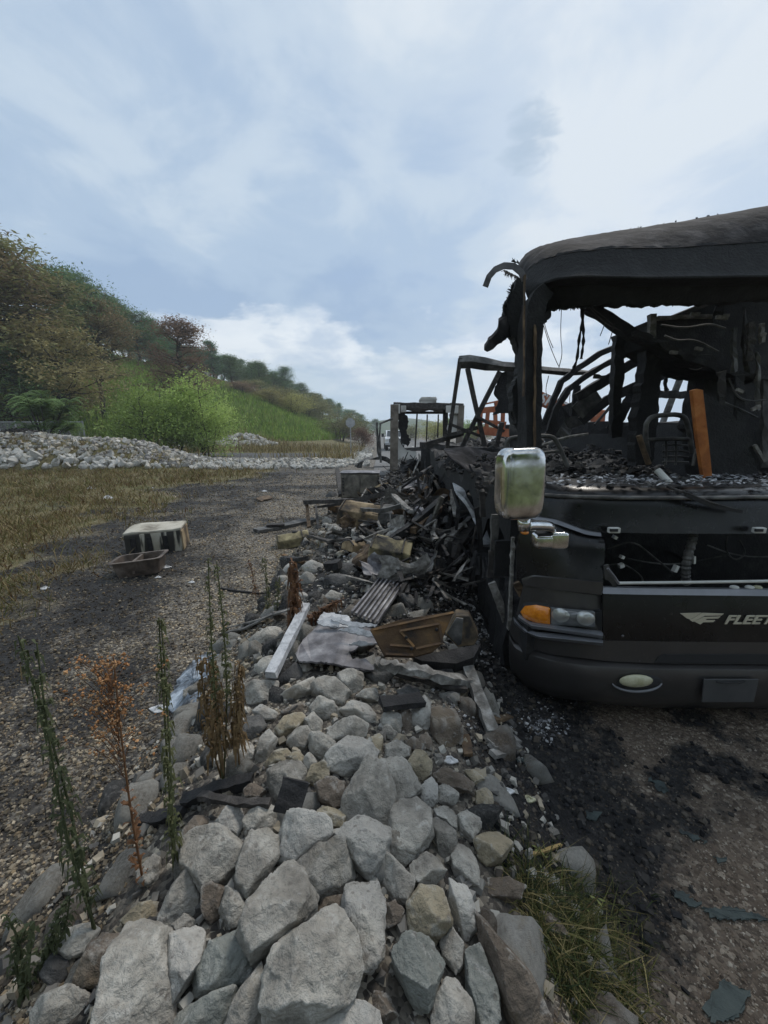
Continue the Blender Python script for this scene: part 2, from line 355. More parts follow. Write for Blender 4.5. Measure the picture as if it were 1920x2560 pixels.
M_CHROME = mat('chrome', [(0.32, (0.34, 0.33, 0.31)), (0.5, (0.66, 0.65, 0.63)), (0.62, (0.80, 0.80, 0.80))], 9, 0.15, metal=1.0, bump=0.06, bscale=30, bdist=0.004, roughvar=0.3)
M_AMBER = mat('amber_lens', [(0.3, (0.62, 0.17, 0.008)), (0.7, (0.85, 0.30, 0.02))], 30, 0.12, bump=0.3, bscale=90, coat=0.8)
M_LENS = mat('headlamp_lens', [(0.3, (0.10, 0.105, 0.11)), (0.7, (0.19, 0.20, 0.205))], 12, 0.10, metal=0.2, bump=0.1, bscale=40, coat=1.0)
M_REFL = mat('lamp_reflector', [(0.3, (0.36, 0.37, 0.36)), (0.7, (0.6, 0.61, 0.59))], 9, 0.2, metal=0.6, bump=0.2, bscale=70)
M_FOG = mat('fog_lens', [(0.35, (0.40, 0.38, 0.24)), (0.7, (0.58, 0.56, 0.40))], 16, 0.2, bump=0.5, bscale=70, coat=0.5)
M_DECAL = mat('champagne_decal', [(0.3, (0.46, 0.42, 0.32)), (0.7, (0.56, 0.52, 0.41))], 6, 0.4, bump=0)
M_WHITEBAR = mat('white_enamel', [(0.3, (0.45, 0.45, 0.42)), (0.7, (0.68, 0.68, 0.65))], 6, 0.5, bump=0.1)
M_ORANGE = mat('scorched_orange_board', [(0.3, (0.16, 0.045, 0.010)), (0.5, (0.38, 0.12, 0.022)), (0.72, (0.52, 0.21, 0.06))], 7, 0.75, bump=0.4, bscale=50)
M_PLATE = mat('grey_plate', [(0.3, (0.05, 0.052, 0.055)), (0.7, (0.075, 0.078, 0.08))], 9, 0.5, bump=0.1)
M_ASH = mat('ash', [(0.3, (0.16, 0.16, 0.165)), (0.5, (0.38, 0.38, 0.39)), (0.7, (0.66, 0.66, 0.67))], 3, 0.95, bump=0.2, rnd=0.2)
M_PAPER = mat('white_litter', [(0.3, (0.5, 0.5, 0.5)), (0.7, (0.75, 0.75, 0.76))], 8, 0.8, bump=0.2)
M_GLASS = mat('teal_glass_crumbs', [(0.35, (0.02, 0.026, 0.025)), (0.5, (0.045, 0.06, 0.058)), (0.7, (0.06, 0.075, 0.07))], 14, 0.8, bump=0.5, bscale=90)
# ================================================================== GROUND
def vcol(me, name, C):
    a = me.color_attributes.new(name, 'FLOAT_COLOR', 'POINT'); a.data.foreach_set('color', np.asarray(C, np.float32).ravel())
XB = lambda y: np.interp(y, [0, 3.5, 8, 13, 20, 30], [-2.9, -3.8, -5.4, -6.4, -5.2, -4])
def masks(x, y):
    n1 = fbm2(x, y, 0.55, 21, 4); n2 = fbm2(x, y, 1.6, 33, 4); n3 = fbm2(x, y, 4.5, 41, 4)
    t = x - XB(y) + n1 * 2.0 + n2 * 1.3 + n3 * 0.5
    grass = smooth(0.7, -1.1, t) * (1 - smooth(60, 90, y))
    char = smooth(-0.9, 0.1, t) * (1 - smooth(1.7, 2.9, t)) * np.clip(0.72 + 0.9 * n2 + 0.5 * n3, 0, 1)
    char = np.maximum(char, smooth(-0.35, 0.25, n1 + 0.3 * n2) * 0.85 * smooth(9, 12, y) * (x > XB(y))) * (1 - smooth(17, 21, y))
    char = np.maximum(char, smooth(0.0, 0.55, n2 + 0.4 * n3) * 0.8 * (1 - smooth(9, 15, y)) * (x < 0.2))
    deb = smooth(-1.5, -0.5, x + 0.4 * n1) * smooth(2.4, 3.4, y + 0.6 * n2) * (1 - smooth(14.5, 17.5, y)) * (1 - smooth(5.5, 7.5, x))
    char = np.maximum(char, deb * np.clip(0.9 + 0.5 * n2, 0, 1))
    r = x - (1.16 + 0.22 * (y - 1.9)); strip = smooth(0.32, -0.05, r + 0.35 * n2 + 0.18 * n3) * smooth(0.25, 0.6, x) * smooth(0.75, 1.15, y + 0.3 * n2) * (1 - smooth(3, 3.5, y))
    char = np.maximum(char, strip * 0.96)
    pat = smooth(-0.12, 0.12, n3 + 0.75 * n2 - 0.05) * smooth(0.5, 0.9, x) * smooth(0.9, 1.25, y) * smooth(3.6, 2.4, x - 0.7 * (y - 1.5)) * 0.88
    char = np.maximum(char, pat * (y < 3.5))
    green = np.maximum(0.6 * smooth(-1.5, -4.0, y), smooth(0.35, 1.4, hill_h(x, y))) * smooth(-0.75, 0.05, n1 + 0.35)
    heap = smooth(0.10, 0.3, spile_h(x, y) + spile2_h(x, y))
    brown = smooth(0.35, 0.75, x) * (y < 20)
    return np.clip(char, 0, 1), np.clip(grass, 0, 1), np.clip(green, 0, 1), heap, brown
def graded(lo, hi, step, far_lo, far_hi, g):
    c = list(np.arange(lo, hi, step)); s = step
    while c[-1] < far_hi: s *= g; c.append(c[-1] + s)
    s = step
    while c[0] > far_lo: s *= g; c.insert(0, c[0] - s)
    return np.array(c)
gx = graded(-7.5, 4.2, 0.07, -420, 420, 1.06); gy = graded(0.0, 9.5, 0.07, -200, 520, 1.04)
GX, GY = np.meshgrid(gx, gy); GZ = zg(GX, GY)
mch, mgr, mgn, mhp, mbr = masks(GX, GY)
nx, ny = len(gx), len(gy)
idx = np.arange(nx * ny).reshape(ny, nx)
GF = np.stack([idx[:-1, :-1], idx[:-1, 1:], idx[1:, 1:], idx[1:, :-1]], -1).reshape(-1, 4)
gme = np_mesh('ground', np.stack([GX, GY, GZ], -1).reshape(-1, 3), GF, True)
vcol(gme, 'mask', np.stack([mch, mgr, mgn, mhp], -1).reshape(-1, 4)); vcol(gme, 'mask2', np.stack([mbr, mbr * 0, mbr * 0, mbr * 0 + 1], -1).reshape(-1, 4))
def ground_mat():
    m = bpy.data.materials.new('ground_soil'); m.use_nodes = True; t = m.node_tree; t.nodes.clear()
    out = N(t, 'ShaderNodeOutputMaterial'); p = N(t, 'ShaderNodeBsdfPrincipled'); t.links.new(p.outputs[0], out.inputs[0])
    tc = N(t, 'ShaderNodeTexCoord'); vec = tc.outputs['Object']
    def noise(sc, det=7, rg=0.6):
        n = N(t, 'ShaderNodeTexNoise'); n.inputs['Scale'].default_value = sc; n.inputs['Detail'].default_value = det; n.inputs['Roughness'].default_value = rg
        t.links.new(vec, n.inputs['Vector']); return n.outputs[0]
    at = N(t, 'ShaderNodeAttribute', attribute_name='mask'); sp = N(t, 'ShaderNodeSeparateColor'); t.links.new(at.outputs['Color'], sp.inputs[0])
    at2 = N(t, 'ShaderNodeAttribute', attribute_name='mask2'); sp2 = N(t, 'ShaderNodeSeparateColor'); t.links.new(at2.outputs['Color'], sp2.inputs[0])
    vo = N(t, 'ShaderNodeTexVoronoi'); vo.inputs['Scale'].default_value = 55; t.links.new(vec, vo.inputs['Vector'])
    sc = N(t, 'ShaderNodeSeparateColor'); t.links.new(vo.outputs['Color'], sc.inputs[0])
    grav = ramp_n(t, sc.outputs[0], [(0.0, (0.03, 0.027, 0.025)), (0.4, (0.095, 0.084, 0.072)), (0.75, (0.22, 0.195, 0.16)), (1.0, (0.42, 0.38, 0.31))])
    grav = mix_n(t, ramp_n(t, noise(3), [(0.4, 0.0), (0.65, 0.45)]), grav, (0.07, 0.06, 0.05))
    brn = ramp_n(t, sc.outputs[0], [(0.0, (0.05, 0.038, 0.029)), (0.5, (0.12, 0.092, 0.07)), (0.85, (0.18, 0.145, 0.112)), (1.0, (0.32, 0.275, 0.22))])
    brn = mix_n(t, ramp_n(t, noise(2.2), [(0.4, 0.0), (0.65, 0.55)]), brn, (0.14, 0.108, 0.082))
    grav = mix_n(t, sp2.outputs[0], grav, brn)
    dry = ramp_n(t, noise(7, 9), [(0.3, (0.06, 0.052, 0.022)), (0.5, (0.14, 0.115, 0.05)), (0.7, (0.25, 0.205, 0.11))])
    dry = mix_n(t, ramp_n(t, noise(0.5, 4), [(0.45, 0.0), (0.6, 0.6)]), dry, (0.085, 0.095, 0.028))
    gn = ramp_n(t, noise(2.5, 9), [(0.3, (0.05, 0.09, 0.015)), (0.5, (0.10, 0.17, 0.028)), (0.7, (0.17, 0.24, 0.045))])
    ch = ramp_n(t, noise(24, 9, 0.7), [(0.35, (0.008, 0.008, 0.009)), (0.55, (0.02, 0.0195, 0.02)), (0.72, (0.06, 0.056, 0.054))])
    col = mix_n(t, sp.outputs[1], grav, dry); col = mix_n(t, sp.outputs[2], col, gn)
    cf = math_n(t, 'ADD', sp.outputs[0], math_n(t, 'MULTIPLY', math_n(t, 'SUBTRACT', noise(17, 9, 0.75), 0.5), 2.0)); cf = ramp_n(t, cf, [(0.24, 0.0), (0.80, 0.97)])
    cf = math_n(t, 'MULTIPLY', cf, ramp_n(t, sp.outputs[0], [(0.02, 0.0), (0.25, 1.0)]))
    col = mix_n(t, cf, col, ch)
    t.links.new(col, p.inputs['Base Color']); p.inputs['Specular IOR Level'].default_value = 0.3
    t.links.new(ramp_n(t, noise(5), [(0.35, 0.5), (0.6, 0.95)]), p.inputs['Roughness'])
    b = N(t, 'ShaderNodeBump'); b.inputs['Strength'].default_value = 0.9; b.inputs['Distance'].default_value = 0.015
    hh = math_n(t, 'ADD', noise(30, 8, 0.7), math_n(t, 'MULTIPLY', vo.outputs['Distance'], -0.8)); t.links.new(hh, b.inputs['Height']); t.links.new(b.outputs[0], p.inputs['Normal'])
    return m
reg(link_mesh('ground', gme, ground_mat()), kind='structure')
# asphalt sheets laid on the ground
M_ASPH = mat('weathered_asphalt', [(0.3, (0.10, 0.10, 0.10)), (0.7, (0.17, 0.168, 0.165))], 0.8, 0.85, bump=0.4, bscale=60, bdist=0.006)
M_ASPHD = mat('dark_asphalt', [(0.3, (0.04, 0.041, 0.044)), (0.7, (0.075, 0.076, 0.08))], 0.8, 0.8, bump=0.4, bscale=60, bdist=0.006)
M_LINE = mat('worn_road_paint', [(0.3, (0.35, 0.34, 0.30)), (0.6, (0.72, 0.71, 0.67))], 5, 0.8, bump=0.1)
def road(name, corners, nseg, z0, m):
    (a, b), (c, d) = corners; rows = []
    for i in range(nseg + 1):
        l = np.array(a) + (np.array(c) - np.array(a)) * i / nseg; r = np.array(b) + (np.array(d) - np.array(b)) * i / nseg
        row = []
        for k in range(9):
            q = l + (r - l) * k / 8; row.append((q[0], q[1], max(zg1(q[0], q[1]), 0) + z0))
        rows.append(row)
    mb = MB(); mb.sheet(rows, (0, 0, -0.12)); return reg(mb.build(name, m, smooth_=False), kind='structure')
road('road', (((-0.5, 16.5), (9, 16.5)), ((-2.0, 300), (7.0, 300))), 50, 0.05, M_ASPH)
road('side_road', (((-22, 25.5), (-22, 34.5)), ((-4.6, 26), (-4.6, 33.5))), 14, 0.046, M_ASPHD)
for i, y in enumerate(range(20, 120, 9)):
    mb = MB(); x = 3.9 - 0.006 * y
    mb.box((x, y + 1.5, 0.058), (0.13, 3.0, 0.005)); reg(mb.build('road_marking', M_LINE), kind='structure')
hm = MB(); rows = []
for k, (yy, hh) in enumerate(((350, 0), (395, 11), (470, 16))):
    rows.append([(x, yy, hh * (0.55 + 0.45 * math.sin(x * 0.014 + 1.3) + 0.12 * math.sin(x * 0.06))) for x in range(-400, 401, 12)])
hm.sheet(rows, (0, 0, -5)); M_HILLS = mat('far_wooded_hills', [(0.3, (0.03, 0.055, 0.02)), (0.7, (0.06, 0.09, 0.03))], 0.02, 0.95, bump=0)
reg(hm.build('hills', M_HILLS), kind='structure')
# ------------------------------------------------------------------ vertex-coloured scatter
def vc_mat(name, rough=0.9, trans=0.0, var=0.0):
    m = bpy.data.materials.new(name); m.use_nodes = True; t = m.node_tree; t.nodes.clear()
    out = N(t, 'ShaderNodeOutputMaterial'); p = N(t, 'ShaderNodeBsdfPrincipled'); at = N(t, 'ShaderNodeAttribute', attribute_name='tint')
    t.links.new(at.outputs['Color'], p.inputs['Base Color']); p.inputs['Roughness'].default_value = rough; p.inputs['Specular IOR Level'].default_value = 0.25
    if trans:
        tr = N(t, 'ShaderNodeBsdfTranslucent'); t.links.new(at.outputs['Color'], tr.inputs[0]); mx = N(t, 'ShaderNodeMixShader'); mx.inputs[0].default_value = trans
        t.links.new(p.outputs[0], mx.inputs[1]); t.links.new(tr.outputs[0], mx.inputs[2]); t.links.new(mx.outputs[0], out.inputs[0])
    else: t.links.new(p.outputs[0], out.inputs[0])
    return m
M_SCAT = vc_mat('loose_stone'); M_BLADE = vc_mat('grass_blade', 0.8, 0.25)
def rot_rand(n, tilt=None):
    q = RNG.normal(size=(n, 4)); q /= np.linalg.norm(q, axis=1)[:, None]; w, x, y, z = q.T
    return np.stack([np.stack([1 - 2 * (y * y + z * z), 2 * (x * y - w * z), 2 * (x * z + w * y)], -1),
                     np.stack([2 * (x * y + w * z), 1 - 2 * (x * x + z * z), 2 * (y * z - w * x)], -1),
                     np.stack([2 * (x * z - w * y), 2 * (y * z + w * x), 1 - 2 * (x * x + y * y)], -1)], 1)
OCT = np.array([(1, 0, 0), (-1, 0, 0), (0, 1, 0), (0, -1, 0), (0, 0, 1), (0, 0, -1)], float)
OCTF = np.array([(0, 2, 4), (2, 1, 4), (1, 3, 4), (3, 0, 4), (2, 0, 5), (1, 2, 5), (3, 1, 5), (0, 3, 5)])
CUB = np.array([(-1, -1, -1), (1, -1, -1), (1, 1, -1), (-1, 1, -1), (-.8, -.7, 1), (.7, -.8, 1), (.8, .7, 1), (-.7, .8, 1)], float) * 0.62
CUBF = np.array([(0, 3, 2, 1), (4, 5, 6, 7), (0, 1, 5, 4), (1, 2, 6, 5), (2, 3, 7, 6), (3, 0, 4, 7)])
def chips(name, P, size, col, flat=0.55, m=None, shape='cub', align=True, jit=0.28):
    n = len(P); V0, F0 = (CUB, CUBF) if shape == 'cub' else (OCT, OCTF)
    k = len(V0); V = V0[None] * (1 + RNG.uniform(-jit, jit, (n, k, 3))) * (RNG.uniform(0.65, 1.35, (n, 1, 3)) * np.array([1, 1, flat]))
    R = rot_rand(n)
    if align:
        a = RNG.uniform(0, 2 * np.pi, n); c, s = np.cos(a), np.sin(a); z = np.zeros(n); o = np.ones(n)
        Rz = np.stack([np.stack([c, -s, z], -1), np.stack([s, c, z], -1), np.stack([z, z, o], -1)], 1)
        tl = RNG.normal(0, 0.3, (n, 2)); Rx = np.stack([np.stack([o, z, tl[:, 0]], -1), np.stack([z, o, tl[:, 1]], -1), np.stack([-tl[:, 0], -tl[:, 1], o], -1)], 1)
        R = Rz @ Rx
    V = np.einsum('nij,nkj->nki', R, V) * size[:, None, None] * 0.5 + P[:, None, :]
    F = F0[None] + (np.arange(n) * k)[:, None, None]
    me = np_mesh(name, V.reshape(-1, 3), F.reshape(-1, F0.shape[1])); C = np.repeat(np.concatenate([col, np.ones((n, 1))], 1), k, 0)
    vcol(me, 'tint', C); return link_mesh(name, me, m or M_SCAT)
def tones(n, pal):
    pal = np.array(pal, float); i = RNG.integers(0, len(pal), n); return pal[i] * RNG.uniform(0.75, 1.25, (n, 1))
# gravel left of the ridge and beyond
def gravel():
    n = 105000; y = 0.45 + 17 * RNG.random(n) ** 2.3; x = -0.9 + (-(1.25 + y * 1.06) + 0.9) * RNG.random(n)
    ch, gr, gn, hp, br = masks(x, y); keep = (RNG.random(n) > gr * 0.9) & (RNG.random(n) > ch * 0.5); x, y, ch = x[keep], y[keep], ch[keep]; n = len(x)
    sz = (0.008 + 0.022 * RNG.random(n) ** 2.4) * (0.85 + 0.10 * y); z = zg(x, y) + sz * 0.15
    c = tones(n, [(0.42, 0.38, 0.31), (0.30, 0.27, 0.22), (0.16, 0.145, 0.125), (0.34, 0.28, 0.20), (0.50, 0.46, 0.39), (0.09, 0.083, 0.075), (0.20, 0.175, 0.145)])
    c *= np.array([1.05, 0.97, 0.86]); c *= (1 - 0.82 * (ch * RNG.uniform(0.7, 1.3, n)).clip(0, 1))[:, None]
    reg(chips('gravel', np.stack([x, y, z], 1), sz, c), 'loose pale and sooty gravel covering the ground left of the rock ridge', 'gravel', kind='stuff')
gravel()
def gravel_right():
    n = 42000; y = 0.5 + 3.2 * RNG.random(n) ** 1.4; x = 0.45 + (y * 1.06 + 0.6) * RNG.random(n)
    ch, gr, gn, hp, br = masks(x, y); keep = RNG.random(n) > ch * 0.8; x, y, ch = x[keep], y[keep], ch[keep]; n = len(x)
    sz = 0.005 + 0.011 * RNG.random(n) ** 2.6; z = zg(x, y) + sz * 0.05
    c = tones(n, [(0.13, 0.10, 0.076), (0.18, 0.145, 0.11), (0.09, 0.07, 0.055), (0.22, 0.185, 0.15), (0.32, 0.28, 0.23)]); c *= (1 - 0.6 * ch)[:, None]
    reg(chips('packed_gravel', np.stack([x, y, z], 1), sz, c), 'packed brown gravel on the ground below the bumper', 'gravel', kind='stuff')
    n = 16000; y = 0.8 + 2.9 * RNG.random(n); x = 0.35 + 3.2 * RNG.random(n); ch = masks(x, y)[0]; keep = RNG.random(n) < ch ** 1.5; x, y = x[keep], y[keep]; n = len(x)
    sz = 0.008 + 0.04 * RNG.random(n) ** 3; z = zg(x, y) + sz * 0.12
    reg(chips('char_crumbs', np.stack([x, y, z], 1), sz, tones(n, [(0.012, 0.012, 0.013), (0.02, 0.02, 0.022), (0.045, 0.042, 0.04), (0.08, 0.068, 0.056)])), 'black char crumbs strewn over the ground before the bumper', 'char', kind='stuff')
gravel_right()
# white ash flakes over the burnt strip by the motorhome and through the wreckage
def ash():
    P = []
    for (u, v), su, sv, n in ((Z2(370, 1590), 34, 22, 320), (Z2(80, 1000), 34, 34, 520), (Z2(150, 900), 25, 60, 500), (A(1290, 1500), 34, 40, 500), (A(870, 760), 55, 25, 500), (A(780, 720), 60, 18, 300), (B(1290, 820), 45, 35, 160), (A(1250, 1000), 12, 45, 220),
                              (A(900, 1380), 90, 25, 250), (A(1100, 1300), 60, 30, 150), (B(700, 330), 60, 20, 120)):
        for _ in range(n // 3):
            p = on_ground(random.gauss(u, su), random.gauss(v, sv)); 
            for _ in range(3): P.append(p + np.array([random.gauss(0, 0.03), random.gauss(0, 0.03), 0]))
    P = np.array(P); P[:, 2] = zg(P[:, 0], P[:, 1]) + 0.008; n = len(P); sz = (0.005 + 0.03 * RNG.random(n) ** 3) * (0.6 + 0.18 * P[:, 1])
    c = tones(n, [(0.34, 0.34, 0.35), (0.2, 0.2, 0.21), (0.5, 0.5, 0.5), (0.12, 0.12, 0.125), (0.07, 0.07, 0.07)])
    reg(chips('ash_flakes', P, sz, c, flat=0.35), 'pale ash flakes scattered over the burnt ground beside the motorhome', 'ash', kind='stuff')
ash()
def blades(name, x, y, h, w, pal, label, cat, lean=0.5, z=None):
    n = len(x); z = zg(x, y) if z is None else z; a = RNG.uniform(0, 2 * np.pi, n); ln = RNG.normal(0, lean, (n, 2)) * h[:, None]
    dx, dy = np.cos(a) * w / 2, np.sin(a) * w / 2
    v0 = np.stack([x - dx, y - dy, z], 1); v1 = np.stack([x + dx, y + dy, z], 1)
    m0 = np.stack([x - dx * .8 + ln[:, 0] * .35, y - dy * .8 + ln[:, 1] * .35, z + h * .6], 1); m1 = np.stack([x + dx * .8 + ln[:, 0] * .35, y + dy * .8 + ln[:, 1] * .35, z + h * .6], 1)
    tp = np.stack([x + ln[:, 0], y + ln[:, 1], z + h], 1)
    V = np.stack([v0, v1, m1, m0, tp], 1).reshape(-1, 3); b = (np.arange(n) * 5)[:, None]
    F = np.concatenate([b + np.array([[0, 1, 2]]), b + np.array([[0, 2, 3]]), b + np.array([[3, 2, 4]])], 0)
    me = np_mesh(name, V, F); c = tones(n, pal); vcol(me, 'tint', np.repeat(np.concatenate([c, np.ones((n, 1))], 1), 5, 0))
    return reg(link_mesh(name, me, M_BLADE), label, cat, kind='stuff')
DRY = [(0.20, 0.15, 0.07), (0.27, 0.21, 0.11), (0.13, 0.10, 0.045), (0.11, 0.115, 0.035), (0.16, 0.14, 0.05), (0.10, 0.055, 0.025)]
def dry_grass():
    n = 60000; y = 2.5 + 18 * RNG.random(n) ** 1.25; x = -(y * 1.08 + 0.6) * RNG.random(n) ** 0.75
    cl = fbm2(x, y, 1.8, 77, 3); gr = masks(x, y)[1]; keep = RNG.random(n) < np.clip(gr * np.clip(0.55 + 1.4 * cl, 0.05, 1) + 0.05 * (cl > 0.25), 0, 1); x, y = x[keep], y[keep]; n = len(x)
    h = (0.05 + 0.16 * RNG.random(n) ** 1.6) * (0.8 + 0.035 * y); blades('dry_grass', x, y, h, 0.006 + 0.0012 * y, DRY, 'dry tan and olive grass on the left verge before the stone heap', 'grass', 0.8)
    n = 26000; y = 23 + 26 * RNG.random(n); x = -1.8 - (y * 1.02 - 3) * RNG.random(n); keep = (hill_h(x, y) < 1.2) & ~((y > 25.3) & (y < 34.6) & (x > -22.3) & (x < -4.4)) & (RNG.random(n) < np.clip(0.5 + fbm2(x, y, 0.3, 5, 3) * 1.2, 0.1, 1)) & (x < -2.0); x, y = x[keep], y[keep]; n = len(x)
    blades('tall_dry_grass', x, y, 0.25 + 0.75 * RNG.random(n) ** 1.5, np.full(n, 0.035), DRY + [(0.33, 0.27, 0.13), (0.36, 0.29, 0.13)], 'tall straw coloured grass between the side road and the foot of the hill', 'grass', 0.4)
dry_grass()
def hill_grass():
    n = 120000; y = 30 + 90 * RNG.random(n) ** 1.3; x = -7 - 48 * RNG.random(n) ** 1.2; hh = hill_h(x, y); keep = (hh > 0.6) & (hh < 14) & (-x < y * 1.05 + 1); x, y = x[keep], y[keep]; n = len(x)
    blades('hillside_grass', x, y, 0.4 + 0.7 * RNG.random(n), 0.05 + 0.0008 * y, [(0.16, 0.27, 0.04), (0.23, 0.36, 0.06), (0.12, 0.20, 0.03), (0.31, 0.39, 0.09), (0.23, 0.26, 0.08)], 'bright green grass covering the slope of the hill', 'grass', 0.35)
hill_grass()
# ================================================================== ROCKS
def ico(sub):
    bm = bmesh.new(); bmesh.ops.create_icosphere(bm, subdivisions=sub, radius=1); bm.verts.ensure_lookup_table()
    V = np.array([v.co for v in bm.verts]); F = np.array([[v.index for v in f.verts] for f in bm.faces]); bm.free(); return V, F
ICO = {k: ico(k) for k in (2, 3, 4, 5, 6)}
def rock_verts(normals, dists, sub, scale, k=16, amp=0.05, seed=0):
    d = ICO[sub][0] * scale; d = d / np.linalg.norm(d, axis=1)[:, None]
    q = np.clip(d @ normals.T, 0, None) / dists[None, :]
    r = (q ** k).sum(1) ** (-1.0 / k)
    P = d * r[:, None]; s = float(np.mean(scale))
    nz = fbm(P / s * 1.5 + seed * 3.1, seed, 3, 0.55) + 0.35 * fbm(P / s * 7 + seed, seed + 5, 3, 0.6)
    c1 = fbm(P / s * 2.3 + seed * 1.3, seed + 9, 2, 0.5) * 3.2; st = np.round(c1) + 0.25 * (c1 - np.round(c1))     # broken, stepped faces
    c2 = fbm(P / s * np.array([5.5, 5.5, 5.5]) + seed * 2.3, seed + 19, 2, 0.5) * 3; st2 = np.round(c2) + 0.3 * (c2 - np.round(c2))
    return P * (1 + amp * nz + 0.45 * amp * st + 0.16 * amp * st2)[:, None]
def traced_rock(poly, sub=4, thick=0.75, lift=0.5, seed=0, sink=0.0):
    """polygon in photo pixels -> a solid angular boulder lying on the ridge"""
    poly = np.array(poly, float); c = (poly.min(0) + poly.max(0)) / 2; poly = c + (poly - c) * 1.10
    G0 = on_ground(*c); r = CAM - G0; tc = r / np.linalg.norm(r)
    e = 0.12; gxn = (zg1(G0[0] + e, G0[1]) - zg1(G0[0] - e, G0[1])) / (2 * e); gyn = (zg1(G0[0], G0[1] + e) - zg1(G0[0], G0[1] - e)) / (2 * e)
    sn = np.array([-gxn, -gyn, 1.0]); sn /= np.linalg.norm(sn)
    rad = 0.5 * min(np.ptp(poly[:, 0]), np.ptp(poly[:, 1])) / FPX * np.linalg.norm(r)
    P0 = G0 + tc * rad * lift - sn * sink                          # centre of the stone, a little proud of the ridge
    nrm = 0.45 * sn + 0.55 * tc; nrm /= np.linalg.norm(nrm)
    ux = np.cross(np.array([0, 1, 0.0]), nrm); ux /= np.linalg.norm(ux); uy = np.cross(nrm, ux)
    L = []
    for u, v in poly:
        rr = ray(u, v); t = np.dot(P0 - CAM, nrm) / np.dot(rr, nrm); p = CAM + rr * t - P0; L.append((p @ ux, p @ uy))
    L = np.array(L); rs = np.random.default_rng(seed)
    area = 0.5 * np.sum(L[:, 0] * np.roll(L[:, 1], -1) - np.roll(L[:, 0], -1) * L[:, 1])
    if area < 0: L = L[::-1]
    hw = np.ptp(L, axis=0) / 2; th = thick * min(hw)
    Nn = []; Dd = []
    for i in range(len(L)):
        a, b = L[i], L[(i + 1) % len(L)]; t = b - a; ln = np.linalg.norm(t)
        if ln < 1e-4: continue
        n2 = np.array([t[1], -t[0]]) / ln; d = max(n2 @ a, 0.25 * min(hw))
        ti = rs.uniform(-0.10, 0.45); n3 = np.array([n2[0], n2[1], ti]); ll = np.linalg.norm(n3); Nn.append(n3 / ll); Dd.append((d + 0.12 * ti * th) / ll)
    for k in range(rs.integers(4, 8)):
        a = rs.uniform(0, 2 * np.pi); ti = rs.uniform(0.05, 1.0); n3 = np.array([math.cos(a) * ti, math.sin(a) * ti, 1]); ll = np.linalg.norm(n3); Nn.append(n3 / ll); Dd.append(th * rs.uniform(0.75, 1.05) / ll * (1 + 0.4 * ti))
    for k in range(4):
        a = rs.uniform(0, 2 * np.pi); ti = rs.uniform(0.2, 0.8); n3 = np.array([math.cos(a) * ti, math.sin(a) * ti, -1]); ll = np.linalg.norm(n3); Nn.append(n3 / ll); Dd.append(th * rs.uniform(0.9, 1.2) / ll)
    V = rock_verts(np.array(Nn), np.array(Dd), sub, np.array([hw[0], hw[1], th]), k=rs.uniform(50, 110), amp=0.07, seed=seed)
    M = np.stack([ux, uy, nrm], 1)
    return P0, V @ M.T
def put_rock(poly, tone, label, group, sub=4, **kw):
    global RSEED
    RSEED += 1; P0, V = traced_rock(poly, sub, seed=RSEED, **kw)
    me = np_mesh('rock', V, ICO[sub][1], True); o = link_mesh('rock', me, ROCKM[tone], None, tuple(P0)); RLOC.append((P0, float(np.abs(V).max())))
    return reg(o, label, 'rock', group)
RSEED = 100; RLOC = []
GR_BIG = 'boulders of the foreground rock ridge'
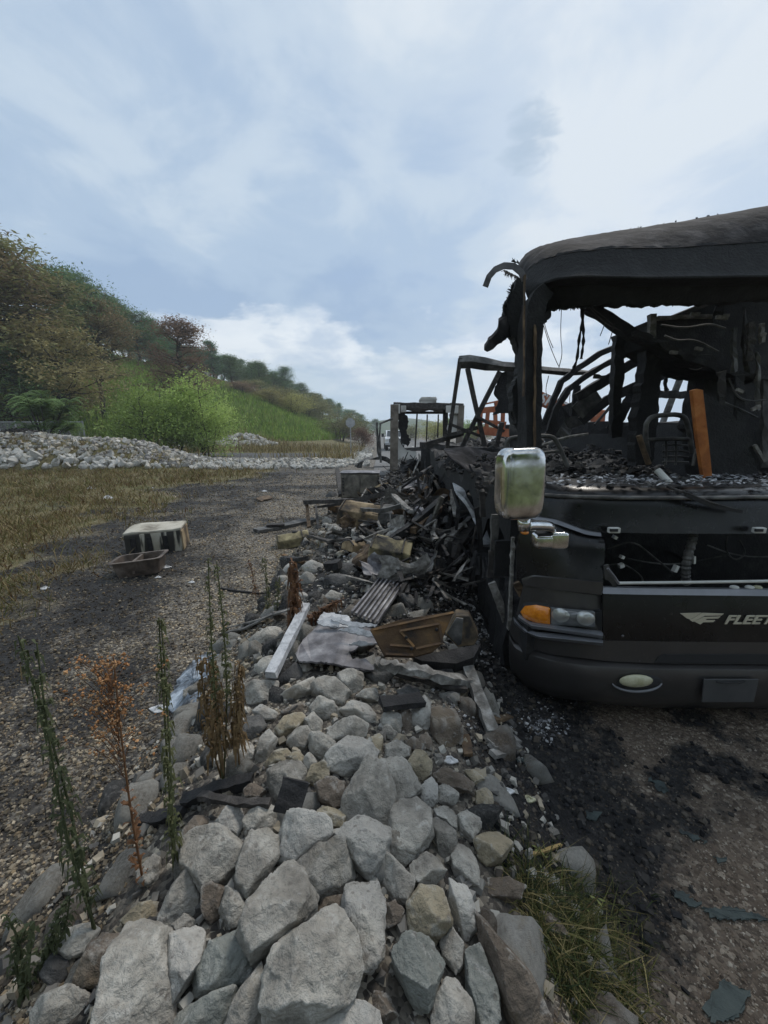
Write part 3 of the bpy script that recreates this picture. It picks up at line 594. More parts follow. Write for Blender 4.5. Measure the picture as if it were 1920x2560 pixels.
BIG = [
 (D, 'brown', 'long sloping grey brown slab beside the grass tuft at the bottom right of the ridge', [(1115,1020),(1200,1015),(1300,1160),(1400,1380),(1535,1530),(1530,1720),(1290,1720),(1230,1450),(1150,1290),(1110,1180)]),
 (D, 'grey', 'largest freckled grey boulder at the bottom centre of the ridge', [(-80,1620),(-75,1520),(-40,1300),(0,1230),(140,1110),(290,1028),(350,1070),(400,1200),(435,1350),(400,1490),(330,1590),(180,1620),(20,1700)]),
 (D, 'pale', 'pale boulder cut by the bottom edge, right of the largest freckled boulder', [(215,1600),(330,1530),(480,1535),(560,1590),(720,1659),(720,1800),(215,1800)]),
 (D, 'pale', 'tall upright pale slab left of the tan block', [(370,880),(420,785),(500,830),(575,920),(580,1100),(575,1290),(500,1350),(440,1360),(410,1240),(360,1050)]),
 (D, 'tan', 'square tan block in the front of the ridge above the greenish pointed stone', [(725,990),(790,890),(920,930),(945,1050),(960,1100),(920,1150),(830,1175),(735,1140)]),
 (D, 'teal', 'greenish grey stone tapering to a point towards the bottom edge', [(650,1250),(700,1180),(800,1185),(870,1200),(930,1340),(860,1480),(820,1630),(790,1640),(720,1490),(600,1420)]),
 (D, 'teal', 'narrow greenish slab left of the long sloping slab', [(1035,1260),(1075,1170),(1110,1200),(1150,1300),(1220,1480),(1225,1700),(1080,1700),(1060,1480),(1035,1380)]),
 (D, 'grey', 'grey stone at the bottom edge between greenish pointed stone and narrow slab', [(850,1540),(930,1420),(1030,1390),(1070,1500),(1070,1700),(860,1700)]),
 (D, 'pale', 'thin upright pale stone right of the tan block', [(920,850),(950,815),(1030,830),(1060,930),(1085,1000),(1095,1110),(1020,1200),(970,1120),(960,960)]),
 (D, 'grey', 'small grey wedge under the tan block and the thin upright stone', [(905,1160),(960,1120),(1030,1230),(1025,1320),(980,1390),(915,1280)]),
 (D, 'grey', 'tall pointed grey boulder at the crest in the middle of the ridge', [(360,400),(400,270),(500,185),(545,200),(620,310),(630,420),(605,570),(560,600),(420,600),(360,520)]),
 (D, 'pale', 'brown freckled oval stone lying on top of the ridge', [(258,180),(300,120),(390,55),(470,65),(545,120),(540,170),(450,235),(350,262),(275,240)]),
 (D, 'grey', 'rounded grey boulder right of the tall pointed one', [(570,190),(660,180),(720,210),(785,340),(740,390),(640,420),(590,290)]),
 (D, 'grey', 'ribbed grey boulder below the rounded one, with a dark chip on it', [(620,470),(680,410),(770,405),(840,470),(845,600),(800,680),(760,730),(640,690),(615,580)]),
 (D, 'grey', 'dark fronted grey boulder left of the pale upright slab', [(105,770),(180,660),(340,650),(380,700),(380,830),(330,900),(180,960),(120,850)]),
 (D, 'pale', 'broad pale boulder directly below the tall pointed one', [(290,570),(420,510),(500,510),(600,560),(605,640),(570,760),(500,820),(420,790),(370,700),(300,620)]),
 (D, 'grey', 'knobbly grey stone right of the broad pale boulder', [(610,600),(690,575),(760,620),(770,720),(700,780),(620,740)]),
 (D, 'pale', 'pale boulder with a rust spot, left of the broad pale boulder', [(10,600),(40,500),(160,490),(270,520),(285,620),(220,690),(90,760),(10,720)]),
 (D, 'grey', 'smooth grey stone directly above left of the tan block', [(590,720),(660,760),(740,840),(740,930),(720,985),(640,950),(590,850)]),
 (D, 'grey', 'fan shaped grey stone directly behind the tan block', [(730,780),(820,705),(900,750),(950,810),(940,890),(900,940),(790,880),(740,920)]),
 (D, 'grey', 'slanting narrow stone right of the ribbed grey boulder', [(830,470),(900,520),(980,590),(985,680),(930,740),(890,690),(850,560)]),
 (D, 'grey', 'small rounded stone on the right slope above the slanting narrow stone', [(860,460),(920,440),(990,480),(985,560),(940,560),(880,520)]),
 (D, 'grey', 'small grey wedge on the right slope beside the black char', [(990,490),(1050,470),(1115,510),(1115,570),(1070,640),(1020,580)]),
 (D, 'grey', 'grey stone left of the grass stems on the right slope', [(960,720),(1010,660),(1070,680),(1110,800),(1110,900),(1060,870),(980,800)]),
 (D, 'tan', 'buff boulder at the right foot of the ridge on black char', [(1090,640),(1130,600),(1240,600),(1330,670),(1320,710),(1240,740),(1200,800),(1110,720)]),
 (D, 'tan', 'small buff stone at the right edge of the ridge by the char strip', [(1100,370),(1150,340),(1190,370),(1190,460),(1140,490),(1100,430)]),
 (D, 'tan', 'small yellow stone tucked under the brown freckled oval stone', [(150,290),(170,220),(230,195),(275,230),(270,290),(200,325)]),
 (D, 'brown', 'brownish stone in the hollow left of the tall pointed boulder', [(200,330),(280,290),(360,310),(360,420),(300,450),(220,410)]),
 (D, 'tan', 'half hidden buff stone above the rust spotted boulder', [(195,430),(300,455),(360,480),(350,560),(240,540),(190,480)]),
 (D, 'tan', 'buff stone with orange lichen above the right slope', [(720,190),(760,130),(810,140),(850,200),(840,260),(790,298),(740,260)]),
 (D, 'pale', 'small pale stone right of the rounded grey boulder', [(780,340),(850,275),(880,310),(880,400),(850,460),(790,460)]),
 (D, 'brown', 'flat brownish stone at the upper right of the ridge near red stems', [(870,270),(920,230),(1000,240),(1075,310),(1070,370),(990,360),(880,310)]),
 (D, 'grey', 'small grey stone under the flat brownish stone', [(880,330),(930,320),(1000,370),(990,440),(890,420)]),
 (D, 'grey', 'small square grey stone behind the rounded grey boulder', [(600,100),(650,65),(720,110),(725,170),(650,195),(600,160)]),
 (D, 'grey', 'wide grey boulder on the left of the ridge behind a charred stick', [(-60,240),(20,185),(110,190),(130,230),(110,330),(70,400),(0,410),(-50,330)]),
 (D, 'brown', 'small dark stone in the gap between pale slab and tan block', [(580,1000),(640,975),(690,1030),(670,1090),(590,1125)]),
 (D, 'brown', 'low flat stone between the dark fronted boulder and the largest boulder', [(185,970),(360,930),(365,1000),(200,1040)]),
 (D, 'brown', 'brownish stone half buried behind the grass tuft', [(1150,850),(1280,840),(1370,880),(1400,900),(1360,960),(1180,950)]),
 (D, 'brown', 'half buried brown stone right of the grass stems on the char', [(1430,1040),(1560,1040),(1640,1090),(1640,1180),(1450,1130)]),
 (D, 'tan', 'small buff stone at the upper right corner of the ridge', [(1030,240),(1110,230),(1145,290),(1090,315)]),
 (D, 'brown', 'muddy brown stone low in the gap at the bottom centre', [(500,1480),(600,1490),(650,1600),(560,1640)]),
 (Cc, 'grey', 'big egg shaped grey boulder left of the largest freckled boulder', [(1190,1200),(1230,1090),(1320,960),(1400,860),(1460,880),(1530,1000),(1545,1080),(1500,1190),(1400,1260),(1280,1370),(1220,1290)]),
 (Cc, 'grey', 'broad rough boulder at the bottom left of the ridge', [(480,1700),(540,1340),(640,1180),(720,1165),(830,1215),(830,1320),(840,1500),(850,1700)]),
 (Cc, 'pale', 'upright rough stone between the broad rough boulder and the squared one', [(840,1240),(900,1200),(980,1180),(1050,1230),(1000,1300),(985,1480),(850,1600),(835,1450)]),
 (Cc, 'teal', 'squared greenish grey boulder at the lower left of the ridge', [(980,1380),(1040,1260),(1180,1205),(1230,1310),(1245,1400),(1190,1450),(1060,1490),(990,1480)]),
 (Cc, 'grey', 'big rough grey boulder on the left edge beside the weeds', [(900,870),(910,760),(960,700),(1060,690),(1150,740),(1200,810),(1180,870),(1090,950),(990,1000),(930,920)]),
 (Cc, 'grey', 'tall slanting stone right of the rough boulder beside the weeds', [(1150,980),(1190,850),(1220,720),(1300,710),(1395,760),(1380,800),(1330,900),(1230,1045)]),
 (Cc, 'grey', 'triangular stone on the left edge below the rough boulder', [(790,1120),(850,980),(920,900),(955,930),(975,1050),(960,1120),(880,1180),(800,1180)]),
 (Cc, 'brown', 'small brownish upright stone right of the triangular one', [(1000,1000),(1060,965),(1110,1000),(1095,1120),(1040,1160),(1000,1110)]),
 (Cc, 'grey', 'small angular stone left of the egg shaped boulder', [(1090,1090),(1120,985),(1190,1030),(1225,1090),(1200,1170),(1140,1185)]),
 (Cc, 'grey', 'stone at the left edge of the ridge behind the leaning green weed', [(265,1260),(330,1190),(440,1165),(470,1200),(430,1290),(340,1340),(280,1310)]),
 (Cc, 'brown', 'leaning brownish slab left of the broad rough boulder', [(370,1440),(440,1270),(500,1225),(600,1225),(540,1340),(480,1450),(420,1470)]),
 (Cc, 'grey', 'low boulder in the bottom left corner', [(60,1700),(220,1520),(330,1475),(420,1500),(430,1560),(350,1700)]),
 (Cc, 'teal', 'dark greenish stone cut by the bottom edge under the squared boulder', [(850,1640),(960,1560),(1180,1480),(1130,1600),(1090,1740),(850,1740)]),
 (Cc, 'grey', 'pointed stone left of the largest freckled boulder at the bottom edge', [(1100,1700),(1180,1500),(1280,1375),(1310,1450),(1320,1560),(1340,1700)]),
 (Cc, 'sooty', 'small dark stone at the left edge of the ridge', [(205,1430),(270,1320),(330,1330),(340,1400),(270,1480)]),
 (Cc, 'tan', 'flat tan stone at the left foot below the triangular stone', [(600,1150),(690,1070),(790,1050),(770,1120),(640,1190)]),
 (Cc, 'pale', 'pale rounded stone above the rough boulder beside the weeds', [(1070,660),(1130,580),(1190,590),(1200,680),(1170,730),(1090,720)]),
 (Cc, 'grey', 'cleft grey stone below the charred stick on the left of the ridge', [(1205,660),(1240,600),(1320,578),(1390,620),(1390,700),(1300,720),(1220,720)]),
 (Cc, 'brown', 'small brown stone left of the wide grey boulder', [(1205,500),(1250,465),(1310,510),(1280,550),(1210,540)]),
 (Cc, 'grey', 'lone small stone on gravel behind the rust coloured weed', [(680,910),(760,830),(790,850),(780,940),(740,975),(690,970)]),
 (Cc, 'brown', 'half hidden stone behind the rough boulder beside the weeds', [(910,700),(960,640),(1040,620),(1020,680),(920,760)]),
 (Cc, 'grey', 'small flat stone under the triangular one', [(850,1170),(910,1115),(970,1150),(960,1200),(880,1210)]),
 (Cc, 'grey', 'small stone right behind the drooping brown weed', [(1155,270),(1210,260),(1255,290),(1250,350),(1200,370),(1155,340)]),
]
for fn, tone, lab, poly in BIG:
    pp = [fn(*p) for p in poly]; w = max(np.ptp([p[0] for p in pp]), np.ptp([p[1] for p in pp]))
    put_rock(pp, tone, lab, GR_BIG, 6 if w > 190 else 5)
MID = [
 (B, 'grey', [(120,700),(170,680),(290,685),(295,770),(220,810),(125,800)]), (B, 'grey', [(300,760),(400,710),(490,650),(510,700),(480,750),(330,800)]),
 (B, 'pale', [(155,840),(210,810),(300,860),(290,900),(220,910)]), (B, 'sooty', [(90,960),(140,890),(200,880),(240,930),(180,1000),(110,1010)]),
 (B, 'grey', [(500,690),(560,655),(640,680),(700,740),(660,820),(580,800),(510,740)]), (B, 'grey', [(640,640),(700,615),(770,640),(775,720),(720,760),(650,700)]),
 (B, 'grey', [(480,770),(520,760),(620,810),(650,860),(560,900),(500,870)]), (B, 'pale', [(650,840),(720,790),(800,800),(845,860),(835,930),(780,900),(640,870)]),
 (B, 'grey', [(580,960),(620,910),(740,890),(820,930),(830,1000),(720,1010),(620,1030)]), (B, 'pale', [(1035,930),(1060,830),(1120,775),(1150,800),(1165,900),(1130,970),(1080,980)]),
 (B, 'sooty', [(970,740),(1020,700),(1100,720),(1110,760),(990,775)]), (B, 'tan', [(290,950),(340,880),(430,860),(445,900),(400,960),(320,1000)]),
 (B, 'grey', [(355,1020),(410,940),(470,940),(490,980),(450,1060),(380,1060)]), (B, 'grey', [(480,990),(540,970),(620,1020),(610,1080),(540,1110),(490,1060)]),
 (B, 'grey', [(450,900),(500,850),(540,900),(540,960),(480,970)]), (B, 'grey', [(890,870),(940,850),(990,880),(1000,960),(940,990),(890,930)]),
 (B, 'brown', [(955,850),(1010,830),(1050,860),(1040,960),(1000,960)]), (B, 'grey', [(870,940),(920,930),(990,990),(970,1010),(900,1000)]),
 (B, 'brown', [(1010,1020),(1070,1000),(1130,1050),(1080,1080),(1030,1050)]), (B, 'brown', [(1090,990),(1140,975),(1165,1020),(1160,1070),(1110,1050)]),
 (B, 'brown', [(1140,800),(1190,780),(1280,840),(1330,960),(1340,1060),(1250,1100),(1180,1000),(1160,900)]), (B, 'sooty', [(790,640),(850,610),(960,630),(970,690),(860,700)]),
 (B, 'grey', [(145,440),(220,390),(300,375),(335,430),(280,480),(200,480)]), (B, 'grey', [(165,620),(220,550),(280,540),(290,600),(220,650)]),
 (B, 'grey', [(690,790),(760,740),(850,730),(920,780),(900,830),(820,790),(740,800)]), (B, 'grey', [(200,1000),(250,960),(300,1010),(270,1060),(200,1170),(170,1150),(190,1060)]),
 (B, 'tan', [(230,1130),(280,1080),(350,1060),(380,1100),(330,1140),(240,1150)]), (B, 'tan', [(355,1100),(420,1065),(450,1100),(430,1150),(380,1130)]),
 (B, 'grey', [(445,1120),(480,1080),(520,1130),(510,1180),(460,1190)]), (B, 'pale', [(320,50),(370,20),(410,40),(410,80),(350,90)]),
 (B, 'grey', [(290,110),(340,85),(365,110),(330,140),(290,140)]), (B, 'pale', [(340,130),(400,90),(440,100),(430,150),(370,160)]),
 (B, 'sooty', [(560,120),(620,80),(690,90),(720,140),(650,160),(590,150)]), (B, 'sooty', [(610,50),(680,20),(750,40),(750,90),(650,100)]),
 (B, 'sooty', [(750,30),(830,15),(870,60),(800,80)]), (B, 'grey', [(750,160),(800,135),(860,150),(830,190),(770,195)]),
 (B, 'grey', [(555,220),(600,175),(660,195),(640,230),(590,240)]), (B, 'pale', [(390,190),(450,180),(480,215),(420,235)]),
 (B, 'pale', [(440,40),(490,20),(560,25),(560,70),(480,90)]), (B, 'tan', [(830,940),(860,930),(890,1000),(880,1100),(850,1120),(825,1010)]),
 (B, 'brown', [(320,850),(390,820),(460,800),(450,850),(400,870),(330,870)]), (B, 'grey', [(410,600),(470,570),(500,610),(450,635)]),
 (B, 'sooty', [(330,640),(400,580),(440,620),(440,660),(350,700),(290,690)]), (B, 'sooty', [(970,200),(1040,195),(1080,230),(1060,290),(1000,260)]),
 (A, 'tan', [(335,1065),(380,1050),(415,1070),(370,1100)]), (A, 'grey', [(390,970),(440,975),(425,1000),(390,995)]), (A, 'tan', [(450,1135),(490,1115),(505,1140),(470,1165)]),
 (A, 'sooty', [(395,800),(420,785),(450,795),(450,825),(390,830)]), (A, 'grey', [(500,1180),(560,1150),(600,1180),(560,1215)]), (A, 'sooty', [(420,1200),(470,1190),(500,1230),(450,1250)]),
]
LMK = [((715, 1600), 'the white leaning post'), ((860, 1640), 'the torn metal sheet'), ((1005, 1755), 'the short black plank'), ((880, 1890), 'the brown freckled oval stone'), ((1105, 1830), 'the charred grey plank'), ((570, 1800), 'the wilted brown weeds'), ((945, 1490), 'the ribbed sheet'), ((760, 1480), 'the red brown weed'), ((730, 1345), 'the yellow tank'), ((890, 1400), 'the olive tan tank'), ((850, 1217), 'the steel cabinet'), ((1080, 1590), 'the bent tan housing')]
TW = {'grey': 'mid grey', 'pale': 'pale grey', 'tan': 'buff', 'brown': 'brownish', 'sooty': 'soot blackened', 'teal': 'greenish grey'}
def rock_label(tone, c, below):
    (lx, ly), nm = min(LMK, key=lambda l: math.hypot(l[0][0] - c[0], l[0][1] - c[1])); dx, dy = c[0] - lx, c[1] - ly; d = math.hypot(dx, dy)
    side = ('right of' if dx > 0 else 'left of') if abs(dx) > abs(dy) else ('just below' if dy > 0 else 'just above')
    return f"{TW[tone]} {'middling' if below else 'small'} rock {'close ' if d < 60 and side[0] != 'j' else ''}{side} {nm}"
for fn, tone, poly in MID:
    pp = [fn(*p) for p in poly]; below = np.mean([p[1] for p in pp]) > 1700
    put_rock(pp, tone, rock_label(tone, np.mean(pp, 0), below),
             'middling rocks of the ridge' if below else 'rocks at the far end of the ridge', 4 if below else 3)
# smaller stones filling the gaps of the ridge
def filler():
    protos = []
    for s in range(8):
        rs = np.random.default_rng(500 + s); n = rs.normal(size=(15, 3)); n /= np.linalg.norm(n, axis=1)[:, None]
        V = rock_verts(n, rs.uniform(0.7, 1.0, 15), 3, np.array([1.25, 0.95, 0.75]), 40, 0.07, s); me = np_mesh('rock', V, ICO[3][1], True); me.materials.append(ROCKM['grey']); protos.append(me)
    k = 0
    for i in range(2600):
        y = random.uniform(0.35, 9.0) if i % 3 else random.uniform(0.3, 3.2); xc = -0.27 - 0.05 * min(max(y - 2, 0), 6); x = xc + random.uniform(-1.15, 1.1)
        if pile_h(np.array([x]), np.array([y]))[0] < 0.06: continue
        r = random.uniform(0.045, 0.10) * (1.1 if y < 3 else 1.15); z = zg1(x, y) - r * 0.15
        p = np.array([x, y, z])
        if any(np.linalg.norm(p - q) < R * 0.62 + r * 0.55 for q, R in RLOC): continue
        if k >= 190: break
        k += 1; RLOC.append((p, r)); me = protos[k % 8]
        o = bpy.data.objects.new('rock', me); COL.objects.link(o); o.location = p; o.scale = (r, r * random.uniform(.8, 1.1), r * random.uniform(.7, 1)); o.rotation_euler = [random.uniform(0, 6) for _ in range(3)]
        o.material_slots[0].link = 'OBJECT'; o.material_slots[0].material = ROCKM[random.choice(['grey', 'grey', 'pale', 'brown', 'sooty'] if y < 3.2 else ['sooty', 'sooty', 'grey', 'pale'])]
        reg(o, 'fist sized stone filling a gap between the larger rocks of the ridge', 'rock', 'small stones filling the gaps of the ridge')
filler()
def rock_chips():
    n = 6500; y = 0.3 + 8 * RNG.random(n) ** 1.3; x = -0.27 - 0.05 * np.clip(y - 2, 0, 6) + RNG.uniform(-1.2, 1.15, n); k = pile_h(x, y) > 0.03; x, y = x[k], y[k]; n = len(x); sz = 0.015 + 0.05 * RNG.random(n) ** 2.2
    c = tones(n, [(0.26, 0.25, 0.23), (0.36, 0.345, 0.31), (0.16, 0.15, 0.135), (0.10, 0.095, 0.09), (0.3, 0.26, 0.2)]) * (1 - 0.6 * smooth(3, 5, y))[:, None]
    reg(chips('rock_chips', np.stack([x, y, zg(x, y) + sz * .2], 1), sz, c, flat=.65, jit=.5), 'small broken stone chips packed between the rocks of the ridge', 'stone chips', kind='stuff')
rock_chips()
# ================================================================== STONE HEAPS
def heap(name, label, fn, xr, yr, n, smin, smax, nparts, thr):
    xs, ys = [], []
    while len(xs) < n:
        x = random.uniform(*xr); y = random.uniform(*yr)
        if fn(np.array([x]), np.array([y]))[0] > thr: xs.append(x); ys.append(y)
    x = np.array(xs); y = np.array(ys); z = zg(x, y); s = RNG.uniform(smin, smax, n)
    c = np.array([x.mean(), y.mean(), 0.0]); t = thing(name, label, 'stone heap', tuple(c), 0, 'stone heaps beyond the dry grass')
    order = np.argsort(y); protos = []
    for q in range(6):
        rs = np.random.default_rng(900 + q); nn = rs.normal(size=(13, 3)); nn /= np.linalg.norm(nn, axis=1)[:, None]
        V = rock_verts(nn, rs.uniform(0.7, 1.0, 13), 2, np.array([1.2, 1, 0.75]), 40, 0.06, q); me = np_mesh('stone', V * 0.55, ICO[2][1], False); me.materials.append(ROCKM[('pale', 'grey', 'pale', 'tan', 'pale', 'grey')[q]]); protos.append(me)
    vis = [i for i in order][:nparts]
    for i in vis:
        o = bpy.data.objects.new('stone', protos[i % 6]); COL.objects.link(o); o.parent = t; o.location = (x[i] - c[0], y[i] - c[1], z[i] + s[i] * 0.1); o.scale = [s[i]] * 3; o.rotation_euler = (random.gauss(0, .5), random.gauss(0, .5), random.uniform(0, 6))
    rest = [i for i in range(n) if i not in set(vis)]
    if rest:
        r = np.array(rest); o = chips('loose_stones', np.stack([x[r], y[r], z[r] + s[r] * 0.1], 1), s[r], tones(len(r), [(0.36, 0.35, 0.32), (0.28, 0.27, 0.25), (0.44, 0.42, 0.38), (0.20, 0.19, 0.18), (0.38, 0.34, 0.27)]), flat=0.75)
        o.parent = t; o.location = -c; reg(o, kind='stuff')
heap('stone_heap', 'long heap of pale broken stones behind the dry grass on the left', spile_h, (-27, -8.5), (18.2, 23.5), 2600, 0.15, 0.36, 300, 0.12)
heap('stone_heap', 'low thin ridge of pale stones in front of the dark side road', spile_h, (-9.5, -1.6), (18.6, 23.5), 1150, 0.12, 0.3, 280, 0.05)
heap('stone_heap', 'low pale stone heap left of the pair beyond the dark side road', lambda x, y: spile2_h(x, y) * (x < -18), (-25, -17), (36, 43), 350, 0.2, 0.4, 200, 0.3)
heap('stone_heap', 'low pale stone heap right of the pair beyond the dark side road', lambda x, y: spile2_h(x, y) * (x > -18), (-19.5, -12), (40, 47), 350, 0.2, 0.4, 200, 0.3)
heap('stone_heap', 'strip of pale stones along the road edge in front of the white pickup', lambda x, y: (np.abs(x + 1.7 + 0.01 * (y - 22)) < 0.8) * 1.0, (-3.4, -.6), (21, 46), 420, 0.15, 0.32, 200, 0.5)
# ================================================================== TREES AND SHRUBS
def leaf_mat(name, c1, c2, c3, trans=0.3):
    def ex(t, vec, noise, col, oi):
        hs = N(t, 'ShaderNodeHueSaturation'); t.links.new(col, hs.inputs['Color'])
        t.links.new(math_n(t, 'ADD', math_n(t, 'MULTIPLY', oi.outputs['Random'], 0.03), 0.485), hs.inputs['Hue']); hs.inputs['Saturation'].default_value = 0.9; hs.inputs['Value'].default_value = 1.2; return hs.outputs[0]
    return mat(name, [(0.32, c1), (0.5, c2), (0.68, c3)], 1.6, 0.7, bump=0, rnd=0.22, spec=0.2, trans=trans, extra=ex, detail=5)
LM = {
 'brown': leaf_mat('scorched_leaves', (0.125, 0.106, 0.043), (0.225, 0.181, 0.077), (0.325, 0.269, 0.125)),
 'olive': leaf_mat('olive_leaves', (0.108, 0.114, 0.040), (0.198, 0.198, 0.072), (0.276, 0.270, 0.108)),
 'rust': leaf_mat('rusty_leaves', (0.11, 0.066, 0.042), (0.19, 0.115, 0.07), (0.25, 0.17, 0.105)),
 'dark': leaf_mat('dark_green_leaves', (0.050, 0.085, 0.030), (0.090, 0.150, 0.050), (0.138, 0.220, 0.075)),
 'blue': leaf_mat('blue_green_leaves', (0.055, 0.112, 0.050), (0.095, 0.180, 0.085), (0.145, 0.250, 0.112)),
 'green': leaf_mat('green_leaves', (0.112, 0.173, 0.027), (0.195, 0.285, 0.051), (0.285, 0.390, 0.090)),
 'lime': leaf_mat('yellow_green_leaves', (0.196, 0.252, 0.042), (0.294, 0.378, 0.077), (0.406, 0.476, 0.126)),
 'sumac': leaf_mat('deep_green_leaflets', (0.077, 0.154, 0.042), (0.133, 0.245, 0.070), (0.196, 0.322, 0.105)),
 'yolive': leaf_mat('yellowish_olive_leaves', (0.194, 0.194, 0.050), (0.308, 0.296, 0.080), (0.410, 0.388, 0.114)),
}
M_BARK = mat('bark', [(0.3, (0.02, 0.017, 0.014)), (0.7, (0.06, 0.05, 0.042))], 12, 0.9, bump=0.5)
def tree_proto(seed, Hh, R, cbase, limbs, nleaf, leaf, flat=0.5, spray=0.5, multi=1, clump=0.13, droop=0.0, top=1.0, narrow=0.42):
    """trunk with limbs, leaf clumps along the limbs; height Hh at scale 1"""
    rs = random.Random(seed); rn = np.random.default_rng(seed); mb = MB(); C = []
    for s in range(multi):
        a0 = rs.uniform(0, 6.28); off = 0.0 if multi == 1 else R * 0.12
        p = np.array([math.cos(a0) * off, math.sin(a0) * off, -0.3]); pts = [p]; lean = np.array([math.cos(a0), math.sin(a0), 0]) * (0.04 if multi == 1 else 0.22)
        ht = Hh * (0.93 if multi == 1 else rs.uniform(0.6, 0.95))
        for i in range(1, 8): pts.append(np.array([pts[0][0], pts[0][1], 0]) + lean * ht * (i / 7) + np.array([rs.gauss(0, .015), rs.gauss(0, .015), 0]) * Hh + np.array([0, 0, ht * i / 7]))
        tr = Hh * 0.017 / math.sqrt(multi) + 0.02; mb.tube(pts, lambda t: tr * (1 - 0.88 * t) + 0.006, 6)
        for l in range(limbs // multi):
            f = rs.uniform(cbase, 0.97) ** 0.85; i = min(int(f * 7), 6); b = pts[i] + (pts[i + 1] - pts[i]) * (f * 7 - i); th = rs.uniform(0, 6.28)
            k = (f - cbase) / (1 - cbase + 1e-6); prof = (math.sin(math.pi * min(1, 0.18 + 0.80 * k)) ** 0.7) * (1 - narrow * k) + 0.12
            ln = R * prof * rs.uniform(0.65, 1.12); up = rs.uniform(0.1, 0.55) - droop
            d = np.array([math.cos(th), math.sin(th), up]); q = b.copy(); lp = [q]
            for s2 in range(5):
                d = d + np.array([rs.gauss(0, .16), rs.gauss(0, .16), rs.gauss(0, .1) + 0.03 - droop * 0.25]); q = q + d / np.linalg.norm(d) * ln / 5; lp.append(q)
            mb.tube(lp, lambda t: tr * 0.36 * (1 - 0.85 * t) + 0.003, 4)
            for j in (2, 3, 4, 5): C.append((lp[j], d, 0.65 if j < 3 else 1.0))
        C.append((pts[-1], np.array([0, 0, 1.0]), top))
    w = np.array([c[2] for c in C]); ids = rn.choice(len(C), nleaf, p=w / w.sum()); cen = np.array([c[0] for c in C]); cs = rn.uniform(0.5, 1.25, len(C))
    P = cen[ids] + rn.normal(0, 1, (nleaf, 3)) * np.array([1, 1, flat]) * (clump * R) * cs[ids][:, None]
    P[:, 2] = np.maximum(P[:, 2], 0.02 * Hh)
    a = rn.uniform(0, 6.28, nleaf); el = rn.normal(0, spray, nleaf); t1 = np.stack([np.cos(a) * np.cos(el), np.sin(a) * np.cos(el), np.sin(el) - droop * 0.6], 1); t1 /= np.linalg.norm(t1, axis=1)[:, None]
    up = rn.normal(0, 0.5, (nleaf, 3)) + np.array([0, 0, 1.0]); t2 = np.cross(t1, up); t2 /= np.linalg.norm(t2, axis=1)[:, None]
    L = leaf * rn.uniform(0.6, 1.4, nleaf)[:, None]
    V = np.stack([P - t1 * L, P + t2 * L * 0.36, P + t1 * L, P - t2 * L * 0.36], 1).reshape(-1, 3); F = np.arange(nleaf * 4).reshape(-1, 4)
    cm = np_mesh('crown', V, F); tm = bpy.data.meshes.new('trunk'); tm.from_pydata(mb.v, [], mb.f); tm.materials.append(M_BARK); tm.update()
    tm.polygons.foreach_set('use_smooth', [True] * len(tm.polygons)); cm.materials.append(LM['dark'])
    return tm, cm, Hh
PR = {
 'locust': [tree_proto(s, 10, 3.4, 0.25, 56, 16000, 0.095, 0.32, 0.35, clump=0.16) for s in (1, 2)],
 'airy': [tree_proto(5, 10, 2.6, 0.42, 40, 7000, 0.09, 0.35, 0.4, clump=0.13)],
 'round': [tree_proto(s, 10, 3.6, 0.2, 50, 13000, 0.115, 0.7, 0.6, clump=0.15) for s in (11, 12, 13)],
 'spire': [tree_proto(21, 10, 2.3, 0.12, 44, 9000, 0.13, 0.6, 0.6, clump=0.19, narrow=0.75)],
 'shrub': [tree_proto(s, 4, 2.6, 0.05, 60, 8000, 0.085, 0.8, 0.7, multi=5, clump=0.15) for s in (31, 32)],
 'willow': [tree_proto(41, 6, 3.0, 0.05, 80, 15000, 0.085, 0.8, 0.6, multi=7, clump=0.13, droop=0.0)],
}
tcount = 0
def plant(kind, u, Y, vtop, leaf, label, cat='tree', name='tree', group=None, wide=1.0, x=None, sink=0.0, h=None):
    global tcount
    tcount += 1; pool = PR[kind]; tm, cm, Hh = pool[tcount % len(pool)]
    X = (at_y(u, 1080, Y)[0]) if x is None else x; z = zg1(X, Y) - sink
    ht = (at_y(u, vtop, Y)[2] - z) if h is None else h; s = max(ht, 0.5) / Hh
    t = thing(name, label, cat, (X, Y, z), 0.001, group); t.rotation_euler = (0, 0, random.uniform(0, 6.28)); t.scale = (s * wide, s * wide, s)
    link_mesh('trunk', tm, None, t); c = link_mesh('crown', cm, None, t); c.material_slots[0].link = 'OBJECT'; c.material_slots[0].material = LM[leaf]; return t
GT = 'trees on the hillside'
